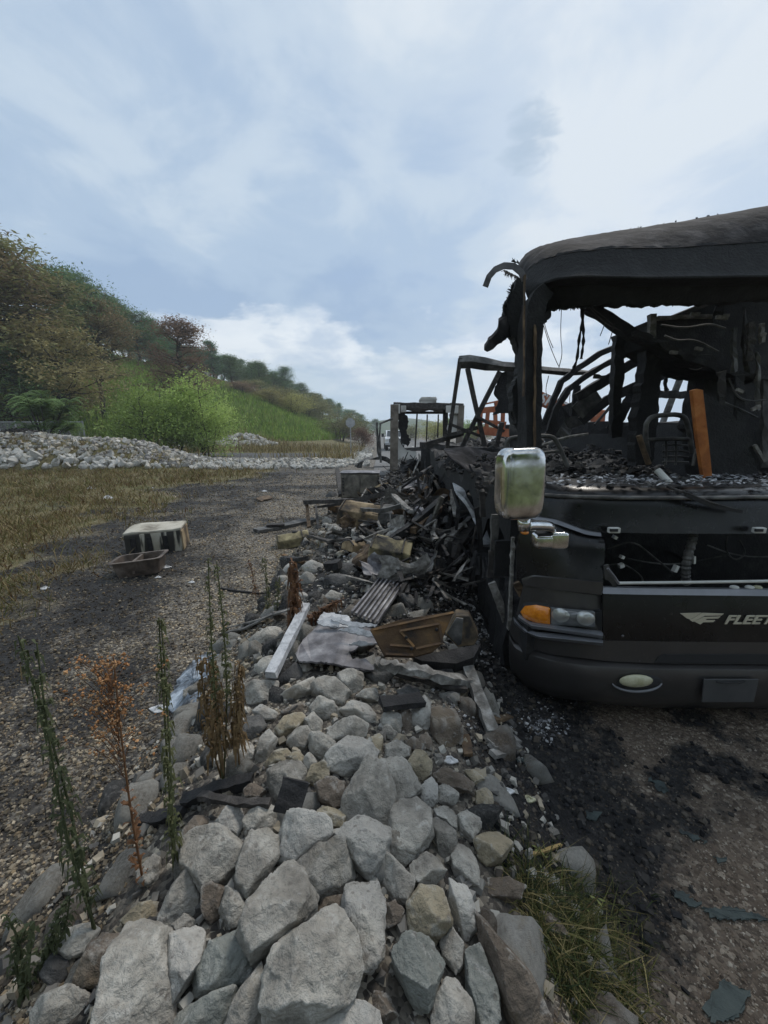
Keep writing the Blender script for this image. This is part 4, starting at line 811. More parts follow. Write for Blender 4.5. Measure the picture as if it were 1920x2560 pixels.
for a in [
 ('locust', 10, 36, 545, 'olive', 'tall olive scorched tree at the left edge of the picture', 1.2), ('locust', -70, 34, 520, 'brown', 'tall scorched tree cut by the left edge', 1.2),
 ('airy', 108, 40, 585, 'olive', 'tall airy tree with open crown and dark trunk against the sky, near the left edge', 1.15), ('locust', 70, 42, 690, 'brown', 'brown scorched tree in front of the airy tall tree', 1.35),
 ('round', 190, 47, 665, 'dark', 'dark tree right of the airy tall tree', 1.1), ('locust', 262, 48, 730, 'brown', 'brown tree with thin trunk left of the green slope gap', 1.1),
 ('round', 155, 36, 800, 'brown', 'rounded brown tree behind the deep green sumac', 1.35), ('round', 30, 33, 850, 'dark', 'dark low tree at left edge behind the fence', 1.5),
 
 ('round', 240, 68, 670, 'blue', 'hazy blue green tree on the skyline right of the dark tree', 1.1), ('round', 310, 72, 735, 'blue', 'hazy tree on the skyline above the green slope gap', 1.2), ('spire', 345, 74, 752, 'blue', 'narrow hazy tree above the green slope', 1.6), ('round', 278, 66, 705, 'dark', 'dark hazy tree on the skyline between two blue green ones', 1.4), ('round', 368, 72, 772, 'dark', 'dark hazy tree on the skyline left of the narrow gap', 1.5), ('round', 420, 80, 812, 'blue', 'hazy tree peeking left of the rust coloured crown', 1.5),
 ('round', 395, 78, 790, 'blue', 'hazy round tree on the skyline left of the rust coloured tree', 1.2), ('round', 420, 72, 850, 'dark', 'dark tree right behind the green slope', 1.3),
 ('locust', 468, 50, 785, 'rust', 'rust coloured tree in the middle of the slope', 1.0),
 ('spire', 545, 86, 848, 'blue', 'narrow dark blue green tree right of the rust coloured tree', 1.4), ('round', 590, 90, 885, 'dark', 'dark green tree above the red brown shrub', 1.3), ('round', 635, 95, 902, 'dark', 'dark green tree on the skyline left of a dead topped one', 1.2),
 ('airy', 660, 98, 905, 'rust', 'thin reddish tree on the skyline', 1.2), ('round', 690, 100, 925, 'dark', 'dark round tree on the skyline over the olive shrubs', 1.2), ('round', 720, 104, 915, 'blue', 'tall blue green tree on the skyline over the olive shrubs', 1.1),
 ('round', 755, 118, 955, 'dark', 'dark tree on the descending skyline', 1.2), ('round', 790, 130, 980, 'dark', 'dark tree further down the descending skyline', 1.2), ('round', 825, 145, 995, 'blue', 'blue green tree near the low end of the skyline', 1.2),
 ('spire', 845, 150, 1005, 'blue', 'narrow blue green tree near the low end of the skyline', 1.3), ('round', 870, 165, 1022, 'blue', 'hazy tree left of the wrecked bus frame', 1.2), ('round', 905, 190, 1035, 'blue', 'hazy tree behind the white pickup', 1.2), ('round', 940, 220, 1046, 'blue', 'faint hazy tree at the far end of the road', 1.2)]:
    plant(a[0], a[1], a[2], a[3], a[4], a[5], group=GT, wide=a[6])
for a in [('shrub', 610, 70, 950, 'rust', 'red brown shrub on the green slope', 2.2), ('shrub', 560, 68, 965, 'olive', 'olive shrub left of the red brown one', 1.6), ('shrub', 680, 70, 968, 'yolive', 'yellowish olive shrub on the slope right of the red brown one', 1.7), ('shrub', 735, 72, 985, 'yolive', 'yellowish olive shrub nearest the foot of the slope', 1.5),
          ('shrub', 700, 80, 962, 'olive', 'olive shrub behind the two yellowish ones', 1.8), ('shrub', 765, 86, 985, 'olive', 'olive shrub on the slope below the dark trees', 1.7), ('shrub', 640, 82, 945, 'olive', 'olive shrub above the red brown one', 1.7), ('shrub', 800, 98, 1005, 'olive', 'olive shrub far down the slope', 1.8),
          ('shrub', 905, 46, 1062, 'rust', 'low reddish bush right of the stop sign', 1.0), ('shrub', 850, 70, 1035, 'olive', 'olive bush above the stop sign', 1.6), ('shrub', 880, 90, 1040, 'dark', 'dark bush between stop sign and white pickup', 1.6)]:
    plant(a[0], a[1], a[2], a[3], a[4], a[5], 'shrub', 'shrub', 'shrubs on the slope', a[6])
plant('shrub', 375, 27, 968, 'green', 'bright green bush before the slope, left of the yellow green willow', 'bush', 'bush', None, 1.1)
plant('willow', 520, 29, 925, 'lime', 'feathery yellow green willow bush before the slope', 'bush', 'willow_bush', None, 0.95)
plant('shrub', 430, 28, 1010, 'green', 'low green bush between the bright bush and the willow', 'bush', 'bush', None, 1.2)
for i in range(46):                                               # further wood along the hill
    for _ in range(40):
        y = random.uniform(70, 210); x = -random.uniform(22, 95)
        if hill_h(np.array([x]), np.array([y]))[0] > 9 and -x < y * 1.1: break
    plant(random.choice(['round', 'round', 'spire', 'locust']), 0, y, 0, random.choice(['dark', 'blue', 'blue', 'dark', 'olive']), 'hazy tree of the wood along the upper hill', group='wood along the upper hill', x=x, h=random.uniform(6, 10), wide=1.15)
for i, u in enumerate(range(470, 925, 17)):                       # unbroken tree line along the ridge
    Y = np.interp(u, [470, 900], [84, 190]) + random.uniform(-6, 8); vt = np.interp(u, [470, 560, 650, 740, 800, 860, 925], [858, 872, 918, 955, 988, 1018, 1042]) + random.uniform(-4, 16)
    plant(random.choice(['round', 'round', 'locust', 'spire']), u, Y, vt, random.choice(['dark', 'blue', 'dark', 'olive']), 'tree of the unbroken tree line along the descending ridge', group='tree line along the ridge', wide=1.7)
for i, (u, Y, vt, k) in enumerate(((1080, 62, 1052, 'shrub'), (1120, 70, 1045, 'round'), (1165, 75, 1052, 'shrub'), (1205, 60, 1056, 'shrub'), (1022, 80, 1062, 'shrub'), (1480, 66, 1058, 'shrub'), (1545, 80, 1050, 'round'))):
    plant(k, u, Y, vt, ('yolive', 'green', 'green', 'olive', 'olive', 'green', 'dark')[i], ('yellowish bush seen through the far wreck opening', 'green tree behind the far wreck', 'green bush right of the far wreck', 'olive bush by the orange machine', 'low bush at the road bend behind the far wreck', 'bush seen through the windshield opening', 'dark tree seen behind the motorhome')[i], 'bush', 'bush', None, 1.2)
for i, (x, y) in enumerate(((-9, -13), (-5, -10), (-1.5, -12), (2.5, -10), (6.5, -13), (-13, -11), (10.5, -12))):      # wood behind the photographer, mirrored in the chrome
    plant('round', 0, y, 0, ('green', 'olive', 'green', 'dark', 'green', 'olive', 'green')[i], 'leafy tree behind the viewpoint, mirrored in the chrome mirror', group='trees behind the viewpoint', x=x, h=11, wide=1.2)
# sumac with long drooping compound leaves
def sumac():
    X, Y = at_y(118, 1080, 23.5)[0], 23.5; z = zg1(X, Y); t = thing('sumac', 'deep green sumac with arching fronds behind the stone heap', 'shrub', (X, Y, z)); top = at_y(118, 945, Y)[2] - z; mb = MB(); lf = []
    for s in range(15):
        a = s * 0.7 + random.uniform(-.2, .2); hh = top * random.uniform(0.3, 0.92); r = random.uniform(0.3, 1.9); p = [np.array([0, 0, 0.]), np.array([math.cos(a) * r * .5, math.sin(a) * r * .5, hh * .55]), np.array([math.cos(a) * r, math.sin(a) * r, hh])]
        mb.tube(p, lambda q: 0.05 * (1 - .7 * q), 5)
        for k in range(24):
            b = random.uniform(0, 6.28); L = random.uniform(0.6, 1.0); d = np.array([math.cos(b), math.sin(b), 0]); q = p[2] - (p[2] - p[1]) * random.uniform(0, .6)
            for m in range(11):
                f = m / 10; c = q + d * L * f + np.array([0, 0, 0.35 * L * math.sin(f * 2.2) - 0.35 * L * f * f]); sd = np.array([-d[1], d[0], 0])
                for sg in (-1, 1):
                    l = 0.17 * (1 - .4 * f); e = c + sd * sg * l + d * l * .4 - np.array([0, 0, .06]); mid = (c + e) / 2; lf.append([c, mid + d * .05, e, mid - d * .05])
    mb.build('stems', M_BARK).parent = t
    bpy.data.objects['stems'].location = (0, 0, 0); V = np.array(lf).reshape(-1, 3); c = link_mesh('crown', np_mesh('crown', V, np.arange(len(V)).reshape(-1, 4)), LM['sumac'], t)
    # black brush heap at its foot
    P = []; n = 1500; a = RNG.uniform(0, 6.28, n); r = 1.7 * RNG.random(n) ** .6; x = X - 0.2 + np.cos(a) * r * 1.2; y = Y - 1.6 + np.sin(a) * r * .7; zz = zg(x, y) + 0.55 * np.clip(1 - r / 1.7, 0, 1) * RNG.random(n)
    reg(chips('char_heap', np.stack([x, y, zz], 1), RNG.uniform(.08, .3, n), tones(n, [(0.012, 0.011, 0.011), (0.03, 0.027, 0.025), (0.05, 0.045, 0.04)])), 'black heap of burnt scraps on top of the stone heap under the sumac', 'char heap', kind='stuff')
sumac()
# ================================================================== FENCE, SIGN
M_GALV = mat('galvanised_steel', [(0.3, (0.26, 0.27, 0.28)), (0.7, (0.40, 0.41, 0.42))], 4, 0.5, metal=0.5, bump=0.1)
def fence():
    Y = 27.0; xs = [at_y(u, 1080, Y)[0] for u in (-70, 0, 42, 98, 150, 210)]; z1 = at_y(40, 1055, Y)[2]
    t = thing('chain_link_fence', 'grey chain link fence behind the stone heap at the left edge', 'fence', (xs[2], Y, 0))
    for x in xs: MB().tube([(x, Y, zg1(x, Y) - .1), (x, Y, z1 + .08)], 0.045, 8).build('fence_post', M_GALV, t)
    for a, b in zip(xs[:-1], xs[1:]): MB().tube([(a, Y, z1), (b, Y, z1)], 0.028, 6).build('top_rail', M_GALV, t)
    mb = MB(); n = 0
    for i in range(90):
        for sg in (1, -1):
            x0 = xs[0] + (xs[-1] - xs[0]) * i / 90; x1 = x0 + sg * 1.2
            mb.tube([(x0, Y + 0.03 * sg, 0.2), (min(max(x1, xs[0]), xs[-1]), Y + 0.03 * sg, z1)], 0.006, 3)
    mb.build('wire_mesh', M_GALV, t)
fence()
def stop_sign():
    Y = 32; p = at_y(876, 1057, Y); r = 12.0 / FPX * Y; t = thing('stop_sign', 'octagonal traffic sign seen from its bare grey back, on a metal post', 'road sign', (p[0], Y, zg1(p[0], Y)))
    MB().prism([(p[0] + r * math.cos(math.pi / 8 + k * math.pi / 4), Y, p[2] + r * math.sin(math.pi / 8 + k * math.pi / 4)) for k in range(8)], (0, 0.01, 0)).build('sign_plate', M_GALV, t)
    MB().box((p[0], Y + 0.035, (p[2] + r) / 2), (0.07, 0.04, p[2] + r)).build('post', M_GALV, t)
stop_sign()
# ================================================================== PICKUPS
M_CARW = mat('white_car_paint', [(0, (0.75, 0.76, 0.77))], 3, 0.25, bump=0, coat=0.5); M_CARS = mat('silver_car_paint', [(0, (0.45, 0.47, 0.49))], 3, 0.3, metal=0.4, bump=0, coat=0.5)
M_CGLASS = mat('car_glass', [(0, (0.02, 0.025, 0.03))], 3, 0.08, bump=0, coat=0.6); M_TYRE = mat('tyre', [(0, (0.02, 0.02, 0.021))], 3, 0.85, bump=0.1); M_LAMP = mat('car_lamp', [(0, (0.6, 0.6, 0.58))], 3, 0.15, bump=0, coat=0.8)
def pickup(label, loc, rz, paint, group):
    t = thing('pickup_truck', label, 'pickup truck', loc, rz or 0.0001, group); P = lambda *a: [tuple(p) for p in a]
    def side(poly, w, name, m, par=t, bevel=0.04): mb = MB(); mb.prism([(-w / 2, y, z) for y, z in poly], (w, 0, 0)); return mb.build(name, m, par, bevel=bevel, smooth_=False)
    # front of the truck towards -Y; origin on ground mid
    side([(-2.95, .62), (-2.95, 1.02), (-2.86, 1.22), (-1.45, 1.34), (-1.3, 1.34), (2.9, 1.34), (2.95, 0.62), (2.35, .62), (2.2, .95), (1.5, .95), (1.3, .62), (-1.4, .62), (-1.55, .98), (-2.3, .98), (-2.5, .62)], 1.98, 'body', paint)
    side([(-1.45, 1.33), (-0.75, 1.95), (1.0, 1.98), (1.15, 1.33)], 1.72, 'cab', paint)
    MB().prism([(-.76, -1.43, 1.36), (.76, -1.43, 1.36), (.68, -.80, 1.9), (-.68, -.80, 1.9)], (0, -.035, .03)).build('windshield', M_CGLASS, t)
    for sx in (-1, 1):
        MB().prism([(sx * .87, -1.2, 1.38), (sx * .87, -.72, 1.85), (sx * .87, .95, 1.87), (sx * .87, 1.0, 1.38)], (sx * .012, 0, 0)).build('side_window', M_CGLASS, t)
        MB().box((sx * .80, -2.94, 1.02), (.30, .06, .24)).build('headlight', M_LAMP, t, bevel=.02)
        m_ = MB(); m_.box((sx * 1.17, -1.25, 1.48), (.26, .12, .34)); m_.box((sx * 1.0, -1.23, 1.36), (.2, .06, .05)); m_.build('side_mirror', M_TYRE, t)
        for y in (-1.92, 1.85):
            w = MB(); pts = [(sx * (.80 - .13), y, .42), (sx * (.80 + .14), y, .42)]; w.tube(pts, .42, 20); wo = w.build('wheel', M_TYRE, t); WLOC[wo] = WLOC[t]
            MB().tube([(sx * .93, y, .42), (sx * .955, y, .42)], .25, 14).build('rim', M_GALV, wo)
    MB().box((0, -2.96, .98), (1.2, .06, .38)).build('grille', M_TYRE, t, bevel=.02)
    for k in range(3): MB().box((0, -3.0, .86 + k * .12), (1.15, .03, .04)).build('grille_bar', M_GALV, t)
    MB().box((0, -3.02, .66), (2.0, .2, .24)).build('front_bumper', M_GALV, t, bevel=.04)
    MB().box((0, -3.0, .45), (1.7, .14, .16)).build('air_dam', M_TYRE, t)
    return t
pt = at_y(984, 1080, 41); pickup('white pickup truck facing us on the road left of the far wreck', (pt[0], 41, 0.055), 0.03, M_CARW, None)
pickup('silver pickup parked sideways behind the wrecked frames, by the orange machine', (at_y(1290, 1080, 24)[0], 24, 0.03), math.pi / 2, M_CARS, None)
# ================================================================== TELEHANDLER
M_ORP = mat('faded_orange_paint', [(0.3, (0.20, 0.055, 0.02)), (0.5, (0.34, 0.09, 0.03)), (0.7, (0.40, 0.16, 0.08))], 3, 0.6, bump=0.1)
def text_mesh(txt, size, shear=0.0, ext=0.004, bold=0.0):
    cu = bpy.data.curves.new('t', 'FONT'); cu.body = txt; cu.size = size; cu.shear = shear; cu.extrude = ext; cu.offset = bold; cu.resolution_u = 3
    o = bpy.data.objects.new('t', cu); COL.objects.link(o); dg = bpy.context.evaluated_depsgraph_get(); me = bpy.data.meshes.new_from_object(o.evaluated_get(dg)); bpy.data.objects.remove(o); bpy.data.curves.remove(cu); return me
def telehandler():
    Y = 15.0; q = lambda x, y, d=0: at_y(*A(x, y), Y + d); o = q(1330, 560); t = thing('telehandler', 'orange telescopic handler with white lettered boom, behind the wrecked frames', 'telehandler', (o[0], Y, 0)); m = MB()
    a, b = q(1482, 213), q(1850, 372); d = (b - a) / np.linalg.norm(b - a); bo = MB().beam([a, b], .5, q(0, 0)[2] - q(0, 62)[2], (0, 0, 1)).build('boom', M_ORP, t)
    MB().beam([a - d * .15, a], .36, .34).build('inner_boom', M_ORP, t)
    me = text_mesh('SKYTRAK', .52, 0.15, .004, .012); tx = link_mesh('lettering', me, M_PAPER, t); st = q(1574, 300) - d * .02; n = np.array([0, -1, 0]); up = np.cross(d, -n) * -1
    u2 = np.array([-d[2], 0, d[0]]); pos = a + d * .70 - u2 * .19; Mx = Matrix(((d[0], u2[0], 0, pos[0] - o[0]), (d[1], u2[1], -1, -.26), (d[2], u2[2], 0, pos[2]), (0, 0, 0, 1))); tx.matrix_local = Mx
    for (x0, y0, x1, y1, w) in ((1245, 330, 1425, 312, .22), (1240, 440, 1425, 455, .30), (1290, 290, 1360, 275, .06), (1250, 385, 1400, 400, .12)): MB().beam([q(x0, y0), q(x1, y1)], .14, w).build('frame_rail', M_ORP, t)
    for (x0, y0, x1, y1) in ((1300, 335, 1290, 440), (1345, 280, 1350, 320), (1340, 330, 1345, 445), (1385, 320, 1380, 450), (1260, 335, 1255, 440)): MB().beam([q(x0, y0), q(x1, y1)], .12, .16, (0, 1, 0)).build('frame_post', M_ORP, t)
    c = np.array(at_y(*Z1(655, 1235), Y + .4)); bx = MB(); bx.box(c, (.8, .9, .75)); bx.build('counterweight', M_ORP, t, bevel=.05)
    fr = MB(); fr.box((c[0] - 1.2, Y + .6, .75), (4.6, 1.1, .5)); fr.build('chassis', M_ORP, t, bevel=.05)
    cb = MB(); cb.box((c[0] - 2.4, Y + 1.5, 1.5), (1.2, .9, 1.3)); cb.build('cab', M_TYRE, t, bevel=.05)
    for dx in (-3.0, .7):
        for dy in (-.2, 1.6):
            w = MB().tube([(c[0] + dx, Y + dy - .2, .6), (c[0] + dx, Y + dy + .2, .6)], .6, 18).build('wheel', M_TYRE, t); MB().tube([(c[0] + dx, Y + dy - .23, .6), (c[0] + dx, Y + dy - .2, .6)], .3, 12).build('rim', M_ORP, w)
telehandler()
# ================================================================== FAR WRECK (front-on shell)
M_SHELL = mat('smoked_fibreglass', [(0.32, (0.16, 0.15, 0.14)), (0.46, (0.42, 0.41, 0.385)), (0.7, (0.6, 0.59, 0.56))], 2.2, 0.8, bump=0.3, bscale=30)
M_SHELLB = mat('browned_post', [(0.3, (0.08, 0.065, 0.052)), (0.7, (0.22, 0.19, 0.155))], 4, 0.8, bump=0.3)
def far_wreck():
    Y = 13.6; q = lambda x, y, d=0: at_y(*A(x, y), Y + d); t = thing('wrecked_camper_shell', 'burnt out hollow camper shell on the road edge with a roof box', 'wrecked camper', (1.5, Y, 0.0))
    b = lambda nm, a, c, w, th, m=M_SHELLB, d=0, d2=None, up=(0, 1, 0), jit=0.0, sub=1: MB().beam([q(*a, d), q(*c, d if d2 is None else d2)], w, th, up, jit, sub).build(nm, m, t)
    b('corner_post', (776, 295), (772, 690), .27, .25); b('corner_post', (1148, 300), (1138, 540), .2, .25)
    b('corner_post', (825, 320), (815, 520), .1, .1, M_CHARW, 5.5); b('inner_post', (903, 345), (892, 535), .07, .07, M_CHARW, 5.5); b('inner_post', (960, 350), (955, 520), .06, .06, M_CHARW, 5.5); b('inner_post', (1022, 350), (1018, 480), .06, .06, M_CHARW, 5.5); b('inner_post', (1062, 310), (1060, 500), .17, .12, M_CHARW, .5)
    b('roof_beam', (770, 300), (1160, 306), .2, .13, M_CHARW, 0, None, (0, 1, 0), .02, 10); b('rear_roof_beam', (800, 340), (1060, 340), .12, .1, M_CHARW, 5.5)
    rows = [[q(x, 292 + 8 * math.sin(x * .05) + (k * 9), k * 1.6) for x in range(772, 1160, 20)] for k in range(5)]
    MB().sheet(rows, (0, 0, -.06)).build('roof', M_CHARW, t)
    for (x0, y0, x1, y1) in ((775, 292, 808, 345), (812, 300, 842, 338), (1065, 300, 1100, 340), (1100, 300, 1158, 345)): MB().prism([q(x0, y0, -.12), q(x1, y0, -.12), q(x1, y1, -.12), q(x0, y1, -.12)], (0, .06, 0)).build('corner_cap', M_SHELL, t, bevel=.015)
    MB().prism([q(*p, -.05) for p in ragged([(792, 440), (800, 480), (822, 530), (850, 552), (900, 560), (895, 600), (880, 640), (850, 690), (780, 690), (782, 560)], 4, 12)], (0, .1, 0)).build('front_panel', M_SHELL, t)
    MB().beam([q(782, 600, -.09), q(890, 598, -.09)], .05, .06, (0, 1, 0)).build('panel_rib', M_SHELL, t)
    MB().prism([q(*p, 0) for p in ragged([(1085, 345), (1150, 340), (1145, 470), (1085, 470), (1070, 430), (1090, 390)], 4, 14)], (0, .08, 0)).build('side_panel', M_SHELL, t)
    MB().prism([q(*p, 3) for p in ragged([(795, 340), (835, 340), (852, 370), (845, 460), (868, 490), (850, 530), (820, 510), (800, 430)], 6, 10)], (0, .2, 0)).build('charred_lining', M_CHAR, t)
    rb = MB(); p = q(962, 275, .9); w = q(1004, 275, .9)[0] - q(920, 275, .9)[0]; hh = q(0, 255, .9)[2] - q(0, 292, .9)[2]; rb.box(p, (w, .8, hh)); rb.build('roof_box', M_SHELL, t, bevel=.03); MB().box(p + np.array([0, -.005, .03]), (w + .03, .85, .04)).build('box_seam', M_SHELL, t)
    rows = [[(x, Y + k * 1.2, .5 + .12 * random.random()) for x in np.arange(.4, 2.9, .35)] for k in range(6)]; MB().sheet(rows, (0, 0, -.4)).build('floor', M_CHAR, t)
    b('wall_sill', (785, 560), (950, 540), .2, .15, M_CHARW, .8, 5, (0, 0, 1), .03, 6)
    # loose bars leaning left of it and a crumpled fender
    mb = MB(); mb.tube([q(678, 395, -1), q(683, 560, -1), q(700, 610, -1)], .035, 6); mb.tube([q(700, 620, -1), q(692, 480, -1), q(697, 400, -1), q(765, 374, -1)], .035, 6); mb.build('bent_pole', M_SOOTMETAL, None, 'bent thin metal pole standing left of the far camper shell', 'pole')
    c = on_ground(*A(668, 650)); rows = []
    for k in range(5): rows.append([c + np.array([math.cos(a) * (.95 + .1 * math.sin(k * 2.1)) + .15 * math.sin(k), .14 * k + .08 * math.sin(a * 3 + k), max(0.01, math.sin(a) * (.62 - .05 * k) * (1 + .25 * math.sin(a * 2.3 + k)))]) for a in np.linspace(0, math.pi, 12)])
    MB().sheet(rows, (0, .015, -.01)).build('crumpled_fender', M_SOOTMETAL, None, 'crumpled sooty wheel arch lying left of the far camper shell', 'metal arch')
far_wreck()
# ================================================================== BURNT MOTORHOME (near, right)
M_CAPG = mat('smoked_grey_cap', [(0.34, (0.007, 0.007, 0.008)), (0.48, (0.022, 0.021, 0.023)), (0.6, (0.05, 0.047, 0.05)), (0.74, (0.12, 0.11, 0.11))], 6, 0.9, bump=0.6, bscale=14, bdist=0.015, spec=0.2)
M_CHARB = mat('bubbled_char', [(0.3, (0.007, 0.007, 0.008)), (0.6, (0.017, 0.017, 0.018)), (0.8, (0.045, 0.044, 0.045))], 7, 0.8, bump=0.9, bscale=55, bdist=0.014, roughvar=0.3)
def rot_y(a): return Matrix.Rotation(a, 3, 'Y')
def p1(x, y, Y): return at_y(*Z1(x, y), Y)
def p2(x, y, Y): return at_y(*Z2(x, y), Y)
RV = thing('burnt_motorhome', 'burnt out black motorhome facing us on the right, its windshield gone', 'motorhome', (2.45, 4.0, 0.0))
def prow(fn, poly, base, n=46, x0=210, cw=530, cd=0.5, ce=2.2, jit=0.0, pw=1.7):
    px = [p[0] for p in poly]; py = [p[1] for p in poly]; out = []
    for i in range(n):
        x = px[0] + (px[-1] - px[0]) * (i / (n - 1)) ** pw; y = np.interp(x, px, py)
        Y = base + cd * max(0.0, 1 - (x - x0) / cw) ** ce
        if jit: y += random.uniform(-jit, jit)
        out.append(fn(x, y, Y))
    return out
def skin(name, rows, m, par=RV, off=(0, .025, 0), fn=p2, n=46, label=None, sub=3, **kw):
    R = []
    for r in rows: R.append(prow(fn, r[0], r[1], n, jit=(r[2] if len(r) > 2 else 0), **kw))
    if sub > 1:                                       # soften between rows
        Q = []
        for k in range(len(R) - 1):
            A0, B0 = R[max(k - 1, 0)], R[k]; C0, D0 = R[k + 1], R[min(k + 2, len(R) - 1)]
            for s in range(sub):
                t = s / sub; Q.append([0.5 * ((2 * b) + (c - a) * t + (2 * a - 5 * b + 4 * c - d) * t * t + (3 * b - a - 3 * c + d) * t ** 3) for a, b, c, d in zip(A0, B0, C0, D0)])
        R = Q + [R[-1]]
    return MB().sheet(R, off).build(name, m, par, label=label, smooth_=False)
def shade_auto(o, ang=0.6):
    me = o.data; me.polygons.foreach_set('use_smooth', [True] * len(me.polygons)); 
    try: me.set_sharp_from_angle(angle=ang)
    except Exception: pass
    return o
XR = 2350
bump = shade_auto(skin('bumper', [([(214, 1085), (240, 1130), (300, 1165), (450, 1205), (700, 1235), (1000, 1250), (XR, 1262)], 2.17), ([(212, 1120), (240, 1165), (300, 1200), (450, 1240), (700, 1270), (1000, 1285), (XR, 1297)], 2.10),
      ([(213, 1220), (290, 1290), (450, 1335), (700, 1370), (1000, 1395), (XR, 1405)], 2.09), ([(220, 1290), (300, 1372), (450, 1425), (700, 1460), (1000, 1485), (XR, 1497)], 2.13), ([(235, 1300), (310, 1385), (450, 1440), (700, 1475), (1000, 1500), (XR, 1510)], 2.28)], M_GREYP))
shade_auto(skin('corner_band', [([(232, 1000), (262, 1050), (330, 1085), (735, 1135)], 2.15), ([(216, 1080), (240, 1128), (300, 1163), (450, 1203), (735, 1236)], 2.14)], M_GREYP, n=26))
shade_auto(skin('upper_lip', [([(272, 985), (330, 1028), (735, 1082)], 2.13), ([(266, 995), (330, 1040), (735, 1097)], 2.095), ([(262, 1008), (330, 1055), (735, 1114)], 2.12)], M_STRIPE, n=26))
shade_auto(skin('lower_lip', [([(238, 998), (285, 1052), (360, 1084), (735, 1122)], 2.12), ([(240, 1015), (290, 1068), (365, 1100), (735, 1138)], 2.085), ([(243, 1035), (300, 1086), (380, 1116), (735, 1154)], 2.12)], M_STRIPE, n=26))
shade_auto(skin('lamp_panel', [([(296, 812), (350, 826), (735, 874)], 2.20), ([(275, 900), (330, 930), (735, 975)], 2.18), ([(255, 985), (330, 1030), (735, 1086)], 2.16)], M_GREYP, n=26))
shade_auto(skin('fender_band', [([(285, 785), (350, 764), (735, 800)], 2.185), ([(290, 815), (350, 824), (735, 870)], 2.18)], M_GREYP, n=24))
shade_auto(skin('front_fender', [([(325, 430), (470, 452), (640, 516), (725, 535)], 2.33), ([(262, 545), (340, 560), (640, 580), (745, 585)], 2.26), ([(252, 690), (340, 690), (640, 705), (740, 705)], 2.22), ([(252, 795), (350, 772), (735, 802)], 2.20)], M_BLACK, n=26))
shade_auto(skin('fender_trim', [([(320, 420), (470, 438), (640, 502), (722, 514)], 2.32), ([(330, 442), (470, 470), (645, 532), (726, 541)], 2.285)], M_STRIPE, n=22))
# headlamp
hl = MB().prism([p2(x, y, 2.155 + .5 * max(0, 1 - (x - 210) / 530) ** 2.2) for x, y in ((268, 972), (298, 930), (370, 924), (440, 938), (730, 958), (728, 1068), (440, 1044), (360, 1036), (285, 1004))], (0, .05, 0)).build('headlamp', M_TYRE, RV)
def lens(name, poly, m, Y, par, th=-.012):
    c = np.mean(poly, 0); n = len(poly); rings = []
    dep = lambda x: Y + .5 * max(0, 1 - (x - 210) / 530) ** 2.2
    R = [[p2(c[0] + (x - c[0]) * s, c[1] + (y - c[1]) * s, dep(c[0] + (x - c[0]) * s) + th * (1 - s ** 2.5)) for x, y in poly + poly[:1]] for s in (1, .85, .6, .3, .02)]
    return shade_auto(MB().sheet(R, (0, .02, 0)).build(name, m, par), 1.0)
lens('turn_lens', [(277, 970), (302, 937), (370, 931), (438, 945), (438, 1036), (370, 1030), (292, 1000)], M_AMBER, 2.145, hl, -.03)
lens('main_lens', [(446, 945), (560, 955), (690, 966), (690, 1052), (560, 1046), (446, 1038)], M_LENS, 2.142, hl, -.02)
for x, y, r in ((500, 987, 42), (640, 1003, 44)): lens('lamp_reflector', [(x + r * 1.15 * math.cos(a), y + r * .88 * math.sin(a)) for a in np.linspace(0, 2 * math.pi, 18, endpoint=False)], M_REFL, 2.118, hl, -.016)
